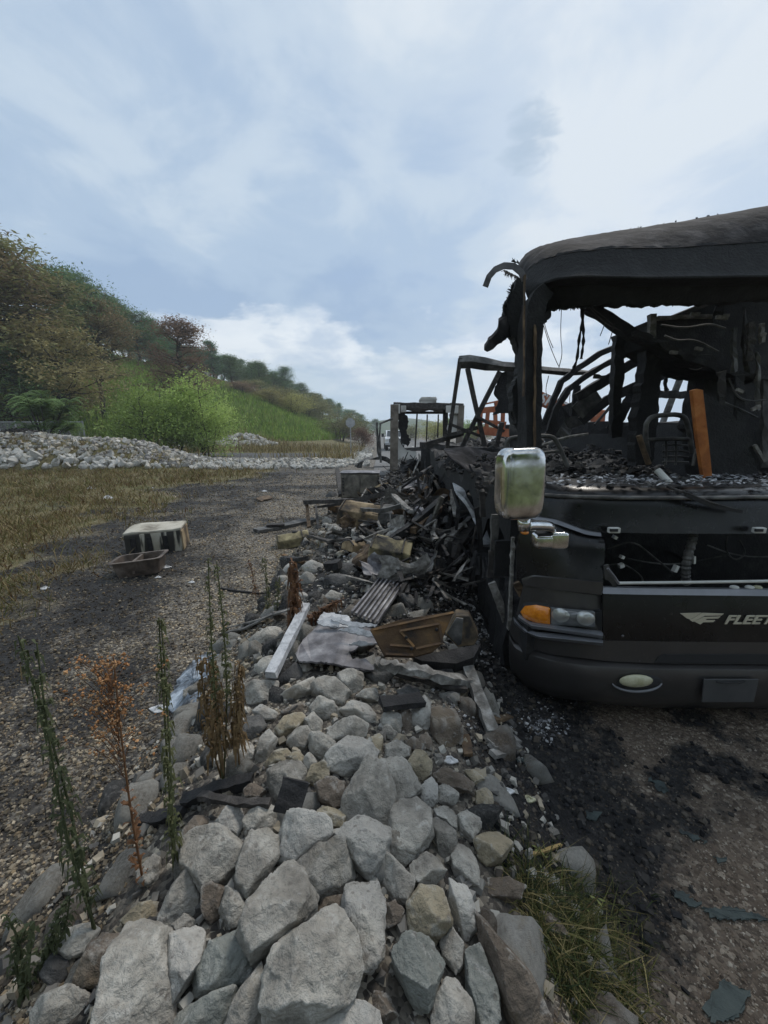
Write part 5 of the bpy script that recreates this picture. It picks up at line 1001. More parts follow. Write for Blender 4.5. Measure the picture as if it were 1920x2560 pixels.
# hood opening
XO = 745
def bay():
    q = p2
    for nm, rows in (('bay_back', [[q(x, y, 3.0) for x in np.linspace(700, 2100, 8)] for y in (470, 640, 860)]), ('bay_floor', [[q(x, 850, Y) for x in np.linspace(735, XR, 8)] for Y in (2.24, 2.6, 3.0)]), ('bay_side', [[q(738, y, 2.3) + np.array([0, d, 0]) for y in (520, 700, 850)] for d in (0, .35, .75)])):
        MB().sheet(rows, (0, .02, -.02)).build(nm, M_CHAR, RV)
    MB().tube([q(1240, 520, 2.42), q(1236, 560, 2.42), q(1205, 660, 2.4), q(1195, 740, 2.4), q(1200, 800, 2.42)], lambda t: .026 + .004 * math.sin(t * 150), 10, 3).build('corrugated_hose', M_SOOTMETAL, RV)
    for k, pts in enumerate(([(760, 610), (900, 560), (1000, 640), (1120, 740)], [(850, 660), (1000, 690), (1150, 700), (1400, 650)], [(1430, 540), (1420, 620), (1470, 680), (1540, 640), (1500, 560)], [(1320, 590), (1450, 640), (1600, 660), (1800, 640)], [(760, 700), (850, 690), (950, 760), (960, 800)])):
        MB().tube([q(x, y, 2.5 + .05 * k) for x, y in pts], .006, 5, 2).build('cable', M_SOOTMETAL, RV)
    for (x, y, w, h) in ((835, 703, .03, .025), (1140, 720, .02, .045), (840, 655, .02, .02), (1240, 670, .012, .05), (800, 545, .02, .02)): MB().box(q(x, y, 2.4), (w, .03, h), Matrix.Rotation(random.uniform(-.6, .6), 3, 'Y')).build('connector', M_WHITEBAR, RV)
    for x in (795, 1608):
        l = MB(); l.box(q(x, 505, 2.26), (.068, .03, .034)); lo = l.build('hood_latch', M_WHITEBAR, RV, bevel=.005); MB().box(q(x, 506, 2.24), (.045, .012, .016)).build('latch_slot', M_TYRE, lo)
    MB().tube([q(820, 802, 2.19), q(1200, 798, 2.19), q(1660, 791, 2.19), q(XR, 785, 2.19)], .009, 8).build('hood_bar', M_WHITEBAR, RV)
    h = MB(); h.prism([q(x, y, 2.2) for x, y in ((742, 705), (765, 698), (800, 780), (812, 822), (795, 822), (770, 790), (745, 780))], (0, .012, 0)); h.build('hinge_arm', M_SOOTMETAL, RV)
    MB().tube([q(760, 720, 2.18), q(800, 770, 2.18), q(822, 805, 2.18)], .008, 6).build('gas_strut', M_ALU, RV)
    for x in (1470, 1555, 1600): MB().ell(q(x, 826, 2.22), (.028, .02, .013), 12, 6).build('bay_cap', M_WHITEBAR if x < 1590 else M_FOG, RV)
bay()
shade_auto(skin('hood_strip', [([(735, 826), (1000, 832), (XR, 846)], 2.19), ([(735, 862), (1000, 868), (XR, 882)], 2.165)], M_STRIPE, n=14, cd=0, pw=1))
shade_auto(skin('hood_panel', [([(735, 862), (1000, 868), (XR, 882)], 2.172), ([(734, 1000), (1000, 1005), (XR, 1010)], 2.15), ([(734, 1126), (1000, 1130), (XR, 1142)], 2.15)], M_BLACK, n=14, cd=0, pw=1))
shade_auto(skin('hood_band', [([(735, 1124), (1000, 1130), (XR, 1142)], 2.148), ([(735, 1238), (1000, 1252), (XR, 1264)], 2.14)], M_GREYP, n=14, cd=0, pw=1))
MB().prism([p2(x, y, 2.135) for x, y in ((1025, 1250), (1048, 1218), (1085, 1204), (XR, 1208), (XR, 1258))], (0, .012, 0)).build('air_slot_shade', M_TYRE, RV)  # raised black strip, its colour stands in for the shade inside a recessed slot
for x, y in ((845, 1098), (938, 1237)): MB().ell(p2(x, y, 2.145), (.008, .005, .008), 10, 6).build('panel_screw', M_ALU, RV)
# emblem and lettering
for poly in ([(1168, 972), (1286, 969), (1222, 1006), (1205, 1000)], [(1222, 1009), (1292, 970), (1412, 974), (1398, 984), (1305, 985), (1238, 1020)], [(1246, 1018), (1300, 992), (1394, 990), (1380, 1001), (1320, 1002), (1304, 1010), (1364, 1010), (1352, 1021), (1296, 1022), (1280, 1034)]):
    MB().prism([p2(x, y, 2.143) for x, y in poly], (0, .004, 0)).build('emblem', M_DECAL, RV)
lm = text_mesh('FLEETWOOD', .079, .28, .003, .0016); lo = link_mesh('lettering', lm, M_DECAL, RV); b0 = p2(1408, 1030, 2.145) - WLOC[RV]
lo.matrix_local = Matrix(((1.42, 0, 0, b0[0]), (0, 0, -1, b0[1]), (0, 1, 0, b0[2]), (0, 0, 0, 1)))
# fog lamp, number plate
fs = MB().ell(p2(935, 1355, 2.095), (.150, .022, .056), 28, 10).build('fog_lamp', M_TYRE, RV, smooth_=True)
MB().ell(p2(920, 1350, 2.07), (.102, .022, .042), 28, 10).build('fog_lens', M_FOG, fs, smooth_=True)
MB().tube([p2(925 + 140 * math.cos(a), 1357 + 52 * math.sin(a), 2.082) for a in np.linspace(.15, 2.95, 18)], lambda t: .004 + .006 * math.sin(math.pi * t), 8).build('fog_trim', M_STRIPE, fs, smooth_=True)
pl = MB().prism([p2(x, y, 2.062) for x, y in ((1302, 1342), (1608, 1342), (1580, 1470), (1290, 1470))], (0, .008, 0)).build('plate_holder', M_PLATE, RV, bevel=.002)
MB().tube([p2(1368, 1355, 2.055), p2(1400, 1362, 2.05), p2(1500, 1362, 2.05), p2(1530, 1353, 2.055)], .004, 6).build('plate_bracket', M_TYRE, pl)
# dash, cowl, rail, wiper
shade_auto(skin('dash_panel', [([(385, 222), (560, 250), (1000, 262), (XR, 270)], 2.46), ([(385, 300), (700, 318), (XR, 318)], 2.36), ([(350, 420), (480, 446), (640, 500), (722, 516), (1000, 524), (XR, 530)], 2.31)], M_BLACK, n=30))
c0 = prow(p2, [(385, 222), (560, 250), (1000, 262), (XR, 270)], 2.46, 24); c1 = [p + np.array([.05, .75, -.02]) for p in c0]; MB().sheet([c0, c1], (0, 0, -.03)).build('cowl_shelf', M_CHAR, RV)
MB().tube([p2(x, y, 2.34 + .5 * max(0, 1 - (x - 210) / 530) ** 2.2) for x, y in ((392, 308), (500, 316), (700, 322), (1000, 325), (1300, 325), (1660, 318), (XR, 316))], .013, 10, 1).build('cowl_rail', M_SOOTMETAL, RV, smooth_=True)
MB().tube([p2(1095, 262, 2.42), p2(1180, 290, 2.30), p2(1330, 348, 2.29), p2(1500, 398, 2.29)], .008, 7).build('wiper_arm', M_CHARW, RV)
MB().beam([p2(1190, 305, 2.29), p2(1350, 372, 2.28), p2(1512, 402, 2.28)], .012, .02).build('wiper_blade', M_TYRE, RV)
# roof cap
CAPK = dict(fn=p1, x0=265, cw=360, cd=.45, ce=2.0, n=64, pw=1.5)
TOP = [(265, 350), (300, 300), (370, 262), (500, 225), (700, 190), (900, 160), (1200, 115), (1659, 30), (2000, 5), (2400, 0)]
shade_auto(skin('roof_cap', [([(x, y + 14) for x, y in TOP], 3.35), (TOP, 2.95, 2), ([(268, 375), (310, 330), (390, 292), (520, 255), (800, 215), (1200, 160), (1659, 85), (2400, 60)], 2.72), ([(285, 420), (330, 370), (420, 325), (560, 292), (800, 268), (1100, 268), (1659, 232), (2400, 215)], 2.575)], M_CAPG, off=(0, .04, -.01), **CAPK))
shade_auto(skin('cap_visor', [([(285, 410), (330, 362), (420, 317), (560, 282), (800, 256), (1100, 258), (1659, 222), (2400, 207)], 2.585, 7), ([(300, 480), (360, 440), (450, 408), (600, 398), (1000, 398), (1659, 388), (2400, 385)], 2.51), ([(320, 540), (380, 480), (480, 445), (620, 430), (1000, 440), (1659, 430), (2400, 430)], 2.475), ([(335, 562), (390, 505), (500, 474), (640, 474), (1000, 484), (1659, 474), (2400, 470)], 2.60)], M_CHARB, off=(0, .03, 0), **CAPK))
shade_auto(skin('windshield_header', [([(335, 540), (390, 490), (500, 464), (640, 466), (1000, 476), (1659, 466), (2400, 466)], 2.60), ([(350, 620), (420, 560), (560, 540), (1000, 535), (1659, 520), (2400, 515)], 2.64), ([(365, 672), (440, 618), (560, 596), (700, 590), (1000, 586), (1280, 578), (1659, 560), (2400, 560)], 2.67, 9)], M_CHARB, off=(0, .05, 0), **{**CAPK, 'n': 90}))
# left pillar
shade_auto(MB().beam([p1(x, y, 2.70) for x, y in ((322, 1420), (322, 1200), (322, 1000), (324, 800), (328, 680), (345, 585), (400, 520))], .105, .16, (0, 1, 0), .006, 4).build('windshield_pillar', M_CHARB, RV), .9)
MB().beam([p1(x, y, 2.60) for x, y in ((296, 420), (290, 650), (292, 900), (288, 1100))], .008, .02, (0, 1, 0), .002, 4).build('pillar_trim', M_BROWNW, RV)
MB().beam([p1(x, y, 2.61) for x, y in ((352, 700), (352, 1000), (350, 1400))], .012, .02, (0, 1, 0), .003, 6).build('pillar_trim', M_BROWNW, RV)
MB().prism([p1(x, y, 2.80) for x, y in ragged([(250, 440), (300, 430), (300, 1280), (265, 1280), (228, 1180), (225, 1060), (262, 980), (268, 850), (225, 755), (190, 620), (200, 560), (235, 500)], 6, 16)], (0, .10, 0)).build('charred_side_lining', M_CHARB, RV)
MB().prism([p1(x, y, 2.84 - .0008 * (240 - x)) for x, y in ragged([(68, 842), (90, 790), (140, 740), (150, 680), (200, 650), (245, 640), (245, 735), (225, 757), (130, 825), (85, 852)], 4, 14)], (0.01, .05, .03)).build('torn_flap', M_CAPG, RV)
MB().beam([p1(x, y, 2.62) for x, y in ((75, 485), (95, 430), (130, 390), (180, 368), (235, 372), (275, 405), (295, 450))], .035, .012, (0, 1, 0), 0, 3).build('bent_gutter_strip', M_ALU, RV)
MB().prism([p1(x, y, 2.66) for x, y in ragged([(375, 650), (445, 610), (440, 660), (410, 690), (385, 670), (370, 700)], 6, 10)], (0, .04, 0)).build('charred_rag', M_CHARB, RV)
def fringe():
    mb = MB()
    def spikes(line, n, l, Y, dirn, spread=.5):
        for _ in range(n):
            k = random.randrange(len(line) - 1); f = random.random(); x = line[k][0] + (line[k + 1][0] - line[k][0]) * f; y = line[k][1] + (line[k + 1][1] - line[k][1]) * f
            a = math.atan2(dirn[1], dirn[0]) + random.gauss(0, spread); L = l * random.uniform(.3, 1.2); w = random.uniform(1.5, 4)
            P = [p1(x - w * math.sin(a), y + w * math.cos(a), Y), p1(x + w * math.sin(a), y - w * math.cos(a), Y), p1(x + L * math.cos(a), y + L * math.sin(a), Y - random.uniform(-.02, .04))]; mb.prism(P, (0, .006, 0))
    spikes([(240, 470), (195, 600), (200, 650)], 90, 28, 2.82, (-1, -.2)); spikes([(180, 390), (260, 430)], 60, 30, 2.66, (-.2, 1)); spikes([(440, 610), (700, 590), (1280, 578)], 120, 16, 2.69, (0, 1), .7)
    spikes([(230, 345), (265, 355)], 20, 22, 2.98, (-.6, -1)); spikes([(500, 228), (900, 162), (1400, 78)], 26, 9, 2.96, (.1, -1), .8); spikes([(268, 850), (262, 980), (228, 1100)], 40, 14, 2.82, (-1, 0)); spikes([(365, 700), (365, 1300)], 50, 12, 2.68, (1, 0.2))
    reg(mb.build('charred_fringe', M_CHARB, RV), kind='stuff')
fringe()
# -------- interior: collapsed rafters, posts, cabinets, seat frames
def ib(name, pts, w, th, m=M_CHARW, Y=3.4, jit=.006, sub=3, Y2=None):
    n = len(pts); mb = MB().beam([p1(x, y, Y + ((Y2 or Y) - Y) * k / max(1, n - 1)) for k, (x, y) in enumerate(pts)], w, th, (0, 1, 0), jit, sub); return mb.build(name, m, RV)
ib('fallen_rafter', [(640, 596), (760, 660), (880, 750), (1000, 790)], .08, .07, M_CHAR, 3.2, .012)
ib('cable_bundle', [(900, 750), (1080, 815), (1200, 880), (1330, 930), (1480, 975), (1659, 1000), (1900, 1010)], .038, .035, M_CHAR, 3.1, .012, 4)
ib('roof_bow', [(400, 1260), (440, 1160), (500, 1020), (590, 945), (720, 862), (870, 795)], .06, .05, M_CHAR, 4.4); ib('roof_bow', [(430, 1300), (470, 1170), (540, 1062), (640, 985), (780, 905), (970, 820)], .055, .05, M_CHAR, 4.2)
ib('roof_bow', [(585, 1108), (700, 1040), (850, 945), (970, 880)], .085, .06, M_CHAR, 4.0); ib('roof_panel_strip', [(610, 1240), (760, 1120), (900, 1052), (1060, 985), (1240, 925)], .10, .03, M_CHAR, 4.3)
ib('roof_panel_strip', [(590, 1190), (640, 1140), (705, 1085)], .16, .02, M_SOOTMETAL, 4.1); ib('roof_panel_strip', [(440, 1330), (520, 1190), (640, 1150)], .15, .02, M_CHAR, 4.8, .02); ib('roof_panel_strip', [(770, 1300), (850, 1180), (930, 1060)], .12, .02, M_CHAR, 4.2, .02); ib('roof_panel_strip', [(500, 1330), (540, 1260), (640, 1200)], .12, .02, M_SOOTMETAL, 4.6, .02)
ib('interior_post', [(822, 760), (812, 900), (805, 1100), (800, 1330)], .085, .07, M_CHAR, 3.7, .01, 4); ib('thin_bar', [(850, 1070), (690, 1260)], .03, .03, M_CHARW, 5.5); ib('thin_bar', [(680, 988), (745, 994)], .03, .02, M_CHARW, 3.6)
ib('interior_post', [(590, 1040), (578, 1120), (565, 1210)], .06, .05, M_CHAR, 4.4)
MB().prism([p1(x, y, 3.5) for x, y in ragged([(985, 780), (1062, 790), (1060, 980), (1050, 1180), (1010, 1490), (915, 1490), (925, 1200), (970, 950)], 7, 22)], (0, .12, 0)).build('locker_column', M_CHAR, RV)
MB().prism([p1(x, y, 3.3) for x, y in ragged([(1012, 668), (1200, 645), (1280, 580), (1420, 560), (1700, 560), (1700, 1010), (1340, 950), (1230, 900), (1050, 800)], 6, 26)], (0, .5, 0)).build('upper_cabinet', M_CHAR, RV)
MB().prism([p1(x, y, 3.28) for x, y in ((1145, 640), (1290, 580), (1330, 590), (1180, 652))], (0, .1, 0)).build('cabinet_cornice', M_CHARW, RV)
ib('cabinet_edge', [(1030, 664), (1200, 656), (1430, 650)], .022, .05, M_ASHW, 3.27, .002); ib('cabinet_edge', [(1010, 640), (1006, 780)], .05, .04, M_ASHW, 3.27, .004)
ib('cabinet_edge', [(955, 715), (1000, 705)], .05, .04, M_SOOTMETAL, 3.6)
MB().prism([p1(x, y, 3.6) for x, y in ragged([(1330, 940), (1700, 940), (1700, 1620), (1290, 1620), (1270, 1300), (1240, 1280), (1300, 1050)], 6, 24)], (0, .2, 0)).build('entry_wall', M_CHAR, RV)
for k, (x, y0, y1, w, m) in enumerate(((1400, 960, 1240, .05, M_CHARW), (1470, 720, 960, .03, M_SOOTMETAL), (1500, 980, 1400, .07, M_CHARB), (1560, 690, 900, .05, M_CHARW), (1625, 690, 800, .035, M_ASHW), (1600, 850, 1180, .02, M_SOOTMETAL), (1380, 560, 700, .06, M_CHARB), (1530, 600, 1000, .02, M_CHARW), (1450, 1180, 1590, .03, M_CHARW), (1640, 1000, 1500, .05, M_SOOTMETAL))):
    ib('hanging_lath', [(x, y0), (x - 8 + 4 * k % 13, (y0 + y1) / 2), (x + 10 - 5 * k % 17, y1)], w, .02, m, 2.98 + .02 * k, .008, 4)
for x, y, w, a in ((1500, 1070, .05, .4), (1590, 1165, .06, -.5), (1610, 1420, .16, .9), (1130, 855, .05, .1), (1270, 835, .05, .2), (1400, 660, .08, .1), (1250, 640, .06, .0)): MB().box(p1(x, y, 2.93), (w, .02, .022), rot_y(a)).build('pale_scrap', M_ASHW, RV)
for pts in ([(1060, 700), (1200, 720), (1330, 690), (1420, 720)], [(1380, 1120), (1450, 1150), (1520, 1180), (1600, 1220)], [(1080, 760), (1150, 790), (1250, 780), (1380, 850)], [(1440, 1000), (1480, 1100), (1550, 1130), (1650, 1120)]): MB().tube([p1(x, y, 3.0) for x, y in pts], .007, 5, 2).build('cable', M_SOOTMETAL, RV)
ib('rear_bar', [(1185, 955), (1120, 1120), (1060, 1270)], .09, .05, M_SOOTMETAL, 7.0, .005); ib('rear_bar', [(1040, 1090), (1130, 1088), (1210, 1094)], .08, .05, M_CHAR, 5.0, .01); ib('hanging_scrap', [(1095, 985), (1080, 1030), (1090, 1070)], .03, .02, M_CHAR, 4)
ib('rear_sill', [(380, 1290), (640, 1275), (900, 1280), (1250, 1270), (1400, 1262)], .18, .1, M_CHAR, 6.5, .02, 4)
for k, pts in enumerate(([(610, 596), (622, 680), (600, 770), (590, 900), (560, 960)], [(628, 596), (618, 650), (628, 780), (612, 890)])): MB().tube([p1(x, y, 3.0) for x, y in pts], lambda t: .010 + .004 * math.sin(t * 40), 6, 2).build('hanging_wire', M_CHAR, RV)
for pts in ([(502, 600), (495, 760), (508, 860), (487, 940)], [(390, 665), (430, 800), (470, 900), (488, 935)], [(400, 670), (425, 760), (455, 830)], [(655, 600), (740, 690), (830, 735)], [(670, 605), (720, 640), (790, 700)], [(750, 680), (718, 762)], [(800, 690), (780, 760), (765, 810)], [(430, 985), (412, 1060), (420, 1100)], [(560, 1030), (545, 1110), (552, 1190)], [(1220, 945), (1260, 955), (1290, 940)], [(1270, 870), (1330, 865), (1370, 890), (1375, 950)]):
    MB().tube([p1(x, y, 2.95) for x, y in pts], .003, 4, 2).build('thin_wire', M_CHARW, RV)
ib('strap', [(230, 1130), (228, 1200), (260, 1270), (285, 1320)], .03, .02, M_CHAR, 2.85)
# rear frame still standing behind the pillar
def A2(x, y, Y): return at_y(*A(x, y), Y)
def fascia(Y=5.6):
    up = [(1140, 20), (1200, 15), (1290, 30), (1380, 50), (1470, 60), (1590, 78), (1659, 85), (1750, 92), (1880, 105)]; dn = [(1142, 90), (1210, 88), (1290, 100), (1370, 108), (1470, 112), (1590, 120), (1659, 124), (1750, 130), (1880, 120)]
    MB().sheet([[A2(x, y + random.uniform(-3, 3), Y) for x, y in up], [A2((a[0] + b[0]) / 2, (a[1] + b[1]) / 2, Y - .05) for a, b in zip(up, dn)], [A2(x, y + random.uniform(-5, 5), Y) for x, y in dn]], (0, .05, 0)).build('rear_fascia', M_SOOTMETAL, RV)
    for a, b, w in (((1146, 35), (1070, 540), .055), ((1185, 92), (1286, 548), .06), ((1366, 110), (1150, 536), .06), ((1378, 395), (1338, 562), .06), ((1080, 402), (1260, 472), .04), ((1235, 360), (1390, 445), .035), ((1060, 470), (1240, 425), .05), ((950, 520), (1160, 455), .07)):
        MB().beam([A2(*a, Y), A2(*b, Y + .1)], w, w, (0, 1, 0), .004, 3).build('frame_bar', M_CHARW, RV)
    MB().prism([A2(x, y, Y + .05) for x, y in ragged([(1362, 110), (1400, 110), (1412, 260), (1440, 345), (1328, 352), (1362, 272), (1335, 232), (1352, 180)], 7, 14)], (0, .03, 0)).build('charred_curtain', M_CHARB, RV)
    MB().prism([A2(x, y, Y + .15) for x, y in ragged([(1395, 108), (1492, 112), (1480, 300), (1470, 540), (1420, 540), (1425, 420), (1415, 330), (1400, 220)], 5, 18)], (0, .04, 0)).build('rear_wall_panel', M_SOOTMETAL, RV)
    rows = [[A2(x, y0 + (y1 - y0) * k / 5 + 8 * math.sin(x * .03 + k), Y - .6 - .12 * k + .08 * math.sin(x * .02)) for x, y0, y1 in ((1055, 540, 560), (1090, 530, 600), (1150, 532, 640), (1210, 540, 690), (1270, 545, 720), (1330, 556, 722), (1375, 560, 660))] for k in range(6)]
    MB().sheet(rows, (0, .02, 0)).build('sagging_sheet', M_CAPG, RV, smooth_=True)
    MB().beam([A2(940, 520, Y + 1), A2(1200, 545, Y), A2(1480, 560, Y - .3)], .2, .09, (0, 0, 1), .02, 6).build('rear_sill', M_CHAR, RV)
fascia()
# seats
def tubes(name, pts, r, Y, m=M_SOOTMETAL): MB().tube([p1(x, y, Y) for x, y in pts], r, 7, 2).build(name, m, RV, smooth_=True)
tubes('seat_frame', [(990, 1440), (968, 1300), (985, 1225), (1050, 1205), (1180, 1200), (1212, 1260), (1235, 1420)], .020, 3.25); tubes('seat_crossbar', [(975, 1345), (1100, 1338), (1215, 1340)], .018, 3.25)
for y in (1375, 1410, 1440, 1470): tubes('seat_spring', [(1068, y), (1140, y - 4), (1212, y)], .008, 3.3)
for x in (1085, 1140): tubes('seat_spring', [(x, 1350), (x + 4, 1420), (x, 1485)], .010, 3.3)
tubes('seat_bracket', [(935, 1320), (960, 1400), (990, 1480)], .022, 3.2, M_BROWNW); tubes('steering_hoop', [(1275, 1370), (1250, 1420), (1240, 1490)], .012, 3.1, M_ASHW)
tubes('seat_frame', [(190, 1390), (195, 1345), (240, 1328), (440, 1318), (475, 1350), (540, 1500)], .018, 3.2); tubes('seat_crossbar', [(350, 1420), (440, 1412), (505, 1405)], .012, 3.2); tubes('seat_bracket', [(380, 1380), (520, 1330), (650, 1312)], .012, 3.4, M_ASHW)
# heap inside, floor, walls
def heaps():
    rows = []
    for Y in np.linspace(2.95, 8.5, 26): rows.append([(x, Y, 1.22 + .035 * (Y - 3) + .22 * vnoise(np.array([[x * 2.6, Y * 2.6, 1]]), 5)[0] + .14 * vnoise(np.array([[x * 7, Y * 7, 2]]), 6)[0] + .14 * math.exp(-((x - 2.0) / .8) ** 2)) for x in np.linspace(1.0, 3.95, 36)])
    MB().sheet(rows, (0, 0, -.3)).build('interior_rubble', M_CHARB, RV)
    n = 2600; x = RNG.uniform(.95, 3.9, n); Y = 2.95 + 4.5 * RNG.random(n) ** 1.6; z = 1.26 + .035 * (Y - 3) + .22 * vnoise(np.stack([x * 2.6, Y * 2.6, np.ones(n)], 1), 5) + .14 * np.exp(-((x - 2.0) / .8) ** 2) + .08 * RNG.random(n)
    o = chips('rubble_scraps', np.stack([x, Y, z], 1) - WLOC[RV], RNG.uniform(.02, .10, n), tones(n, [(0.012, 0.012, 0.013), (0.03, 0.028, 0.027), (0.06, 0.055, 0.05), (0.02, 0.02, 0.02), (0.12, 0.11, 0.10)]), flat=.5); o.parent = RV; reg(o, kind='stuff')
    n = 420; u = RNG.random(n); P = np.array([p2(430 + 1300 * q, 258 - 58 * r, 2.55) for q, r in zip(u, RNG.random(n))]); P = np.array([CAM + (p - CAM) * ((1.525 - H_CAM) / (p[2] - H_CAM)) for p in P]); P[:, 2] += .02 * RNG.random(n)
    o = chips('paper_ash', P - WLOC[RV], RNG.uniform(.015, .06, n), tones(n, [(0.30, 0.31, 0.33), (0.16, 0.165, 0.175), (0.45, 0.46, 0.48), (0.08, 0.08, 0.085), (0.05, 0.05, 0.05)]), flat=.12); o.parent = RV; reg(o, kind='stuff')
    rows = [[(x, Y, .55) for x in np.linspace(.98, 3.95, 8)] for Y in np.linspace(2.4, 9.5, 12)]; MB().sheet(rows, (0, 0, -.25)).build('chassis_floor', M_CHAR, RV)
    rows = [[(3.97, Y, z) for Y in np.linspace(2.6, 9.5, 12)] for z in (.3, 1.0, 1.95)]; MB().sheet(rows, (-.05, 0, 0)).build('side_wall', M_CHARB, RV)
    rows = [[(x, 9.4 + .05 * random.random(), z + .12 * random.random()) for x in np.linspace(.9, 3.9, 14)] for z in (.2, .9, 1.45)]; MB().sheet(rows, (0, .05, 0)).build('rear_wall', M_CHARB, RV)
    rows = [[(.93 + .05 * random.random(), Y, z + (.16 * random.random() - .1 if z > .5 else 0)) for Y in np.linspace(2.75, 5.2, 50)] for z in (.02, .2, .4, .62)]; MB().sheet(rows, (.04, 0, 0)).build('burnt_side_skirt', M_CHARB, RV)
heaps()
for (x0, y0, x1, y1, w, Y, m) in ((128, 418, 122, 620, .06, 3.0, M_SOOTMETAL), (128, 620, 118, 770, .10, 3.0, M_CHARW), (228, 545, 222, 700, .022, 2.72, M_ASHW), (222, 700, 205, 1060, .022, 2.70, M_ASHW), (185, 560, 175, 760, .16, 2.95, M_CHARB), (110, 800, 190, 1010, .06, 2.85, M_ASHW), (55, 290, 60, 430, .05, 3.4, M_CHARW), (245, 800, 285, 870, .05, 2.6, M_BROWNW)):
    MB().beam([p2(x0, y0, Y), p2((x0 + x1) / 2 + 3, (y0 + y1) / 2, Y), p2(x1, y1, Y)], w, .03, (0, 1, 0), .005, 3).build('side_stud', m, RV)
# mirror
def mirror():
    c = p2(266, 243, 1.98); mo = MB().ell(c, (.118, .075, .186), 48, 40, .42, Matrix.Rotation(.12, 3, 'Z') @ Matrix.Rotation(-.03, 3, 'Y')).build('mirror_housing', M_CHROME, RV, smooth_=True)
    MB().tube([p2(292, 425, 2.0), p2(291, 505, 2.0)], lambda t: .034, 20).build('mirror_neck', M_CHROME, mo, smooth_=True); MB().ell(p2(296, 518, 1.985), (.022, .02, .012), 14, 8).build('marker_lamp', M_AMBER, mo, smooth_=True)
    MB().tube([p2(300, 480, 2.03), p2(360, 478, 2.08), p2(430, 482, 2.12), p2(448, 500, 2.15), p2(440, 530, 2.2)], .030, 14, 1).build('mirror_arm', M_CHROME, mo, smooth_=True)
    MB().ell(p2(400, 560, 2.17), (.065, .05, .045), 24, 16, .5).build('mirror_bracket', M_CHROME, mo, smooth_=True); MB().ell(p2(488, 562, 2.14), (.052, .02, .05), 24, 16, .4).build('bracket_plate', M_CHROME, mo, smooth_=True)
    MB().box(p2(400, 522, 2.15), (.08, .06, .012)).build('bracket_seam', M_TYRE, mo)
mirror()
MB().prism([p1(x, y, 2.82) for x, y in ((1234, 1066), (1262, 1058), (1296, 1064), (1326, 1330), (1352, 1588), (1300, 1592), (1262, 1330))], (0.0, .03, 0)).build('scorched_board', M_ORANGE, None, 'scorched orange board standing upright behind the missing windshield', 'board', bevel=.004)
MB().prism([p1(x, y, 2.95) for x, y in ragged([(1290, 1062), (1440, 1170), (1560, 1330), (1620, 1600), (1330, 1605)], 8, 24)], (0.02, .05, 0)).build('charred_board', M_CHARB, None, 'big black charred board right of the orange one inside the motorhome', 'board')
MB().tube([p1(1038, 1514, 2.66), p1(1110, 1590, 2.58)], .022, 12).build('pipe', M_WHITEBAR, None, 'short white pipe lying on the windshield shelf of the motorhome', 'pipe')
# ================================================================== LOOSE WRECKAGE
def gp(fn, x, y, lift=0.0): return on_ground(*fn(x, y), lift)
def stick(name, label, fn, pts, w, th, m, lifts=0.05, jit=.006, sub=4, cat='plank', group=None, up=(0, 0, 1)):
    if isinstance(lifts, (int, float)): lifts = [lifts] * len(pts)
    P = [gp(fn, x, y, l) for (x, y), l in zip(pts, lifts)]
    return MB().beam(P, w, th, up, jit, sub).build(name, m, None, label, cat, group)
GB = 'charred beams in the wreckage'
stick('whitened_post', 'weathered white post leaning on the rocks left of the torn sheet', B, [(262, 645), (460, 255)], .062, .05, M_WHITEW, [.10, .20], .004, 6, 'post')
stick('charred_plank', 'grey charred plank leaning on the ground left of the bumper', B, [(1345, 560), (1510, 975)], .07, .05, M_ASHW, [.14, .03], .006, 8)
stick('ashen_timber', 'pale burnt beam lying along the front edge of the torn sheet', B, [(840, 590), (900, 585), (1100, 625), (1370, 685)], .06, .045, M_ASHW, [.14, .16, .14, .09], .011, 7, 'beam')
stick('charred_plank', 'dark plank under the pale burnt beam', B, [(960, 625), (1150, 670), (1350, 722)], .06, .03, M_CHARW, .06, .006, 4)
stick('charred_plank', 'short black plank lying on the rocks below the torn sheet', B, [(880, 805), (1110, 782)], .085, .03, M_CHAR, .10, .004, 4)
stick('charred_stick', 'flat black charred stick standing against the wide grey boulder', D, [(40, 480), (90, 290)], .10, .02, M_CHAR, [.09, .17], .003, 4, 'stick', None, (0, 1, .3))
stick('metal_strip', 'long curved metal strip on the gravel left of the white post', B, [(-10, 408), (110, 385), (250, 312), (440, 252)], .07, .012, M_SOOTMETAL, [.01, .03, .06, .12], .002, 5, 'strip')
stick('metal_strip', 'second curved strip lying just behind the long curved one', B, [(10, 382), (160, 345), (420, 262)], .03, .012, M_ASHW, [.01, .05, .12], .002, 5, 'strip')
stick('rubber_hose', 'thin black hose lying on the gravel beyond the weeds', B, [(-20, 158), (80, 175), (200, 188), (300, 180)], .02, .02, M_CHAR, .015, .002, 4, 'hose')
stick('charred_board', 'long dark board lying on the gravel beside the yellow box', A, [(0, 1003), (100, 985), (330, 938)], .24, .06, M_SOOTMETAL, .04, .004, 3, 'board')
stick('charred_board', 'thin dark board on top of the long board beside the yellow box', A, [(60, 970), (160, 965)], .16, .04, M_CHARW, .10, .004, 3, 'board')
stick('charred_timber', 'charred stick lying on the gravel at the left foot of the ridge', Cc, [(900, 560), (1060, 500), (1250, 450)], .05, .035, M_CHAR, .03, .006, 5, 'beam')
stick('charred_timber', 'grey stick crossing the charred one at the left foot of the ridge', Cc, [(990, 530), (1150, 560), (1330, 572)], .03, .02, M_CHARW, .07, .004, 5, 'beam')
stick('charred_timber', 'black stick half hidden behind the green weed', Cc, [(690, 655), (800, 640), (900, 620)], .05, .03, M_CHAR, .02, .006, 5, 'beam')
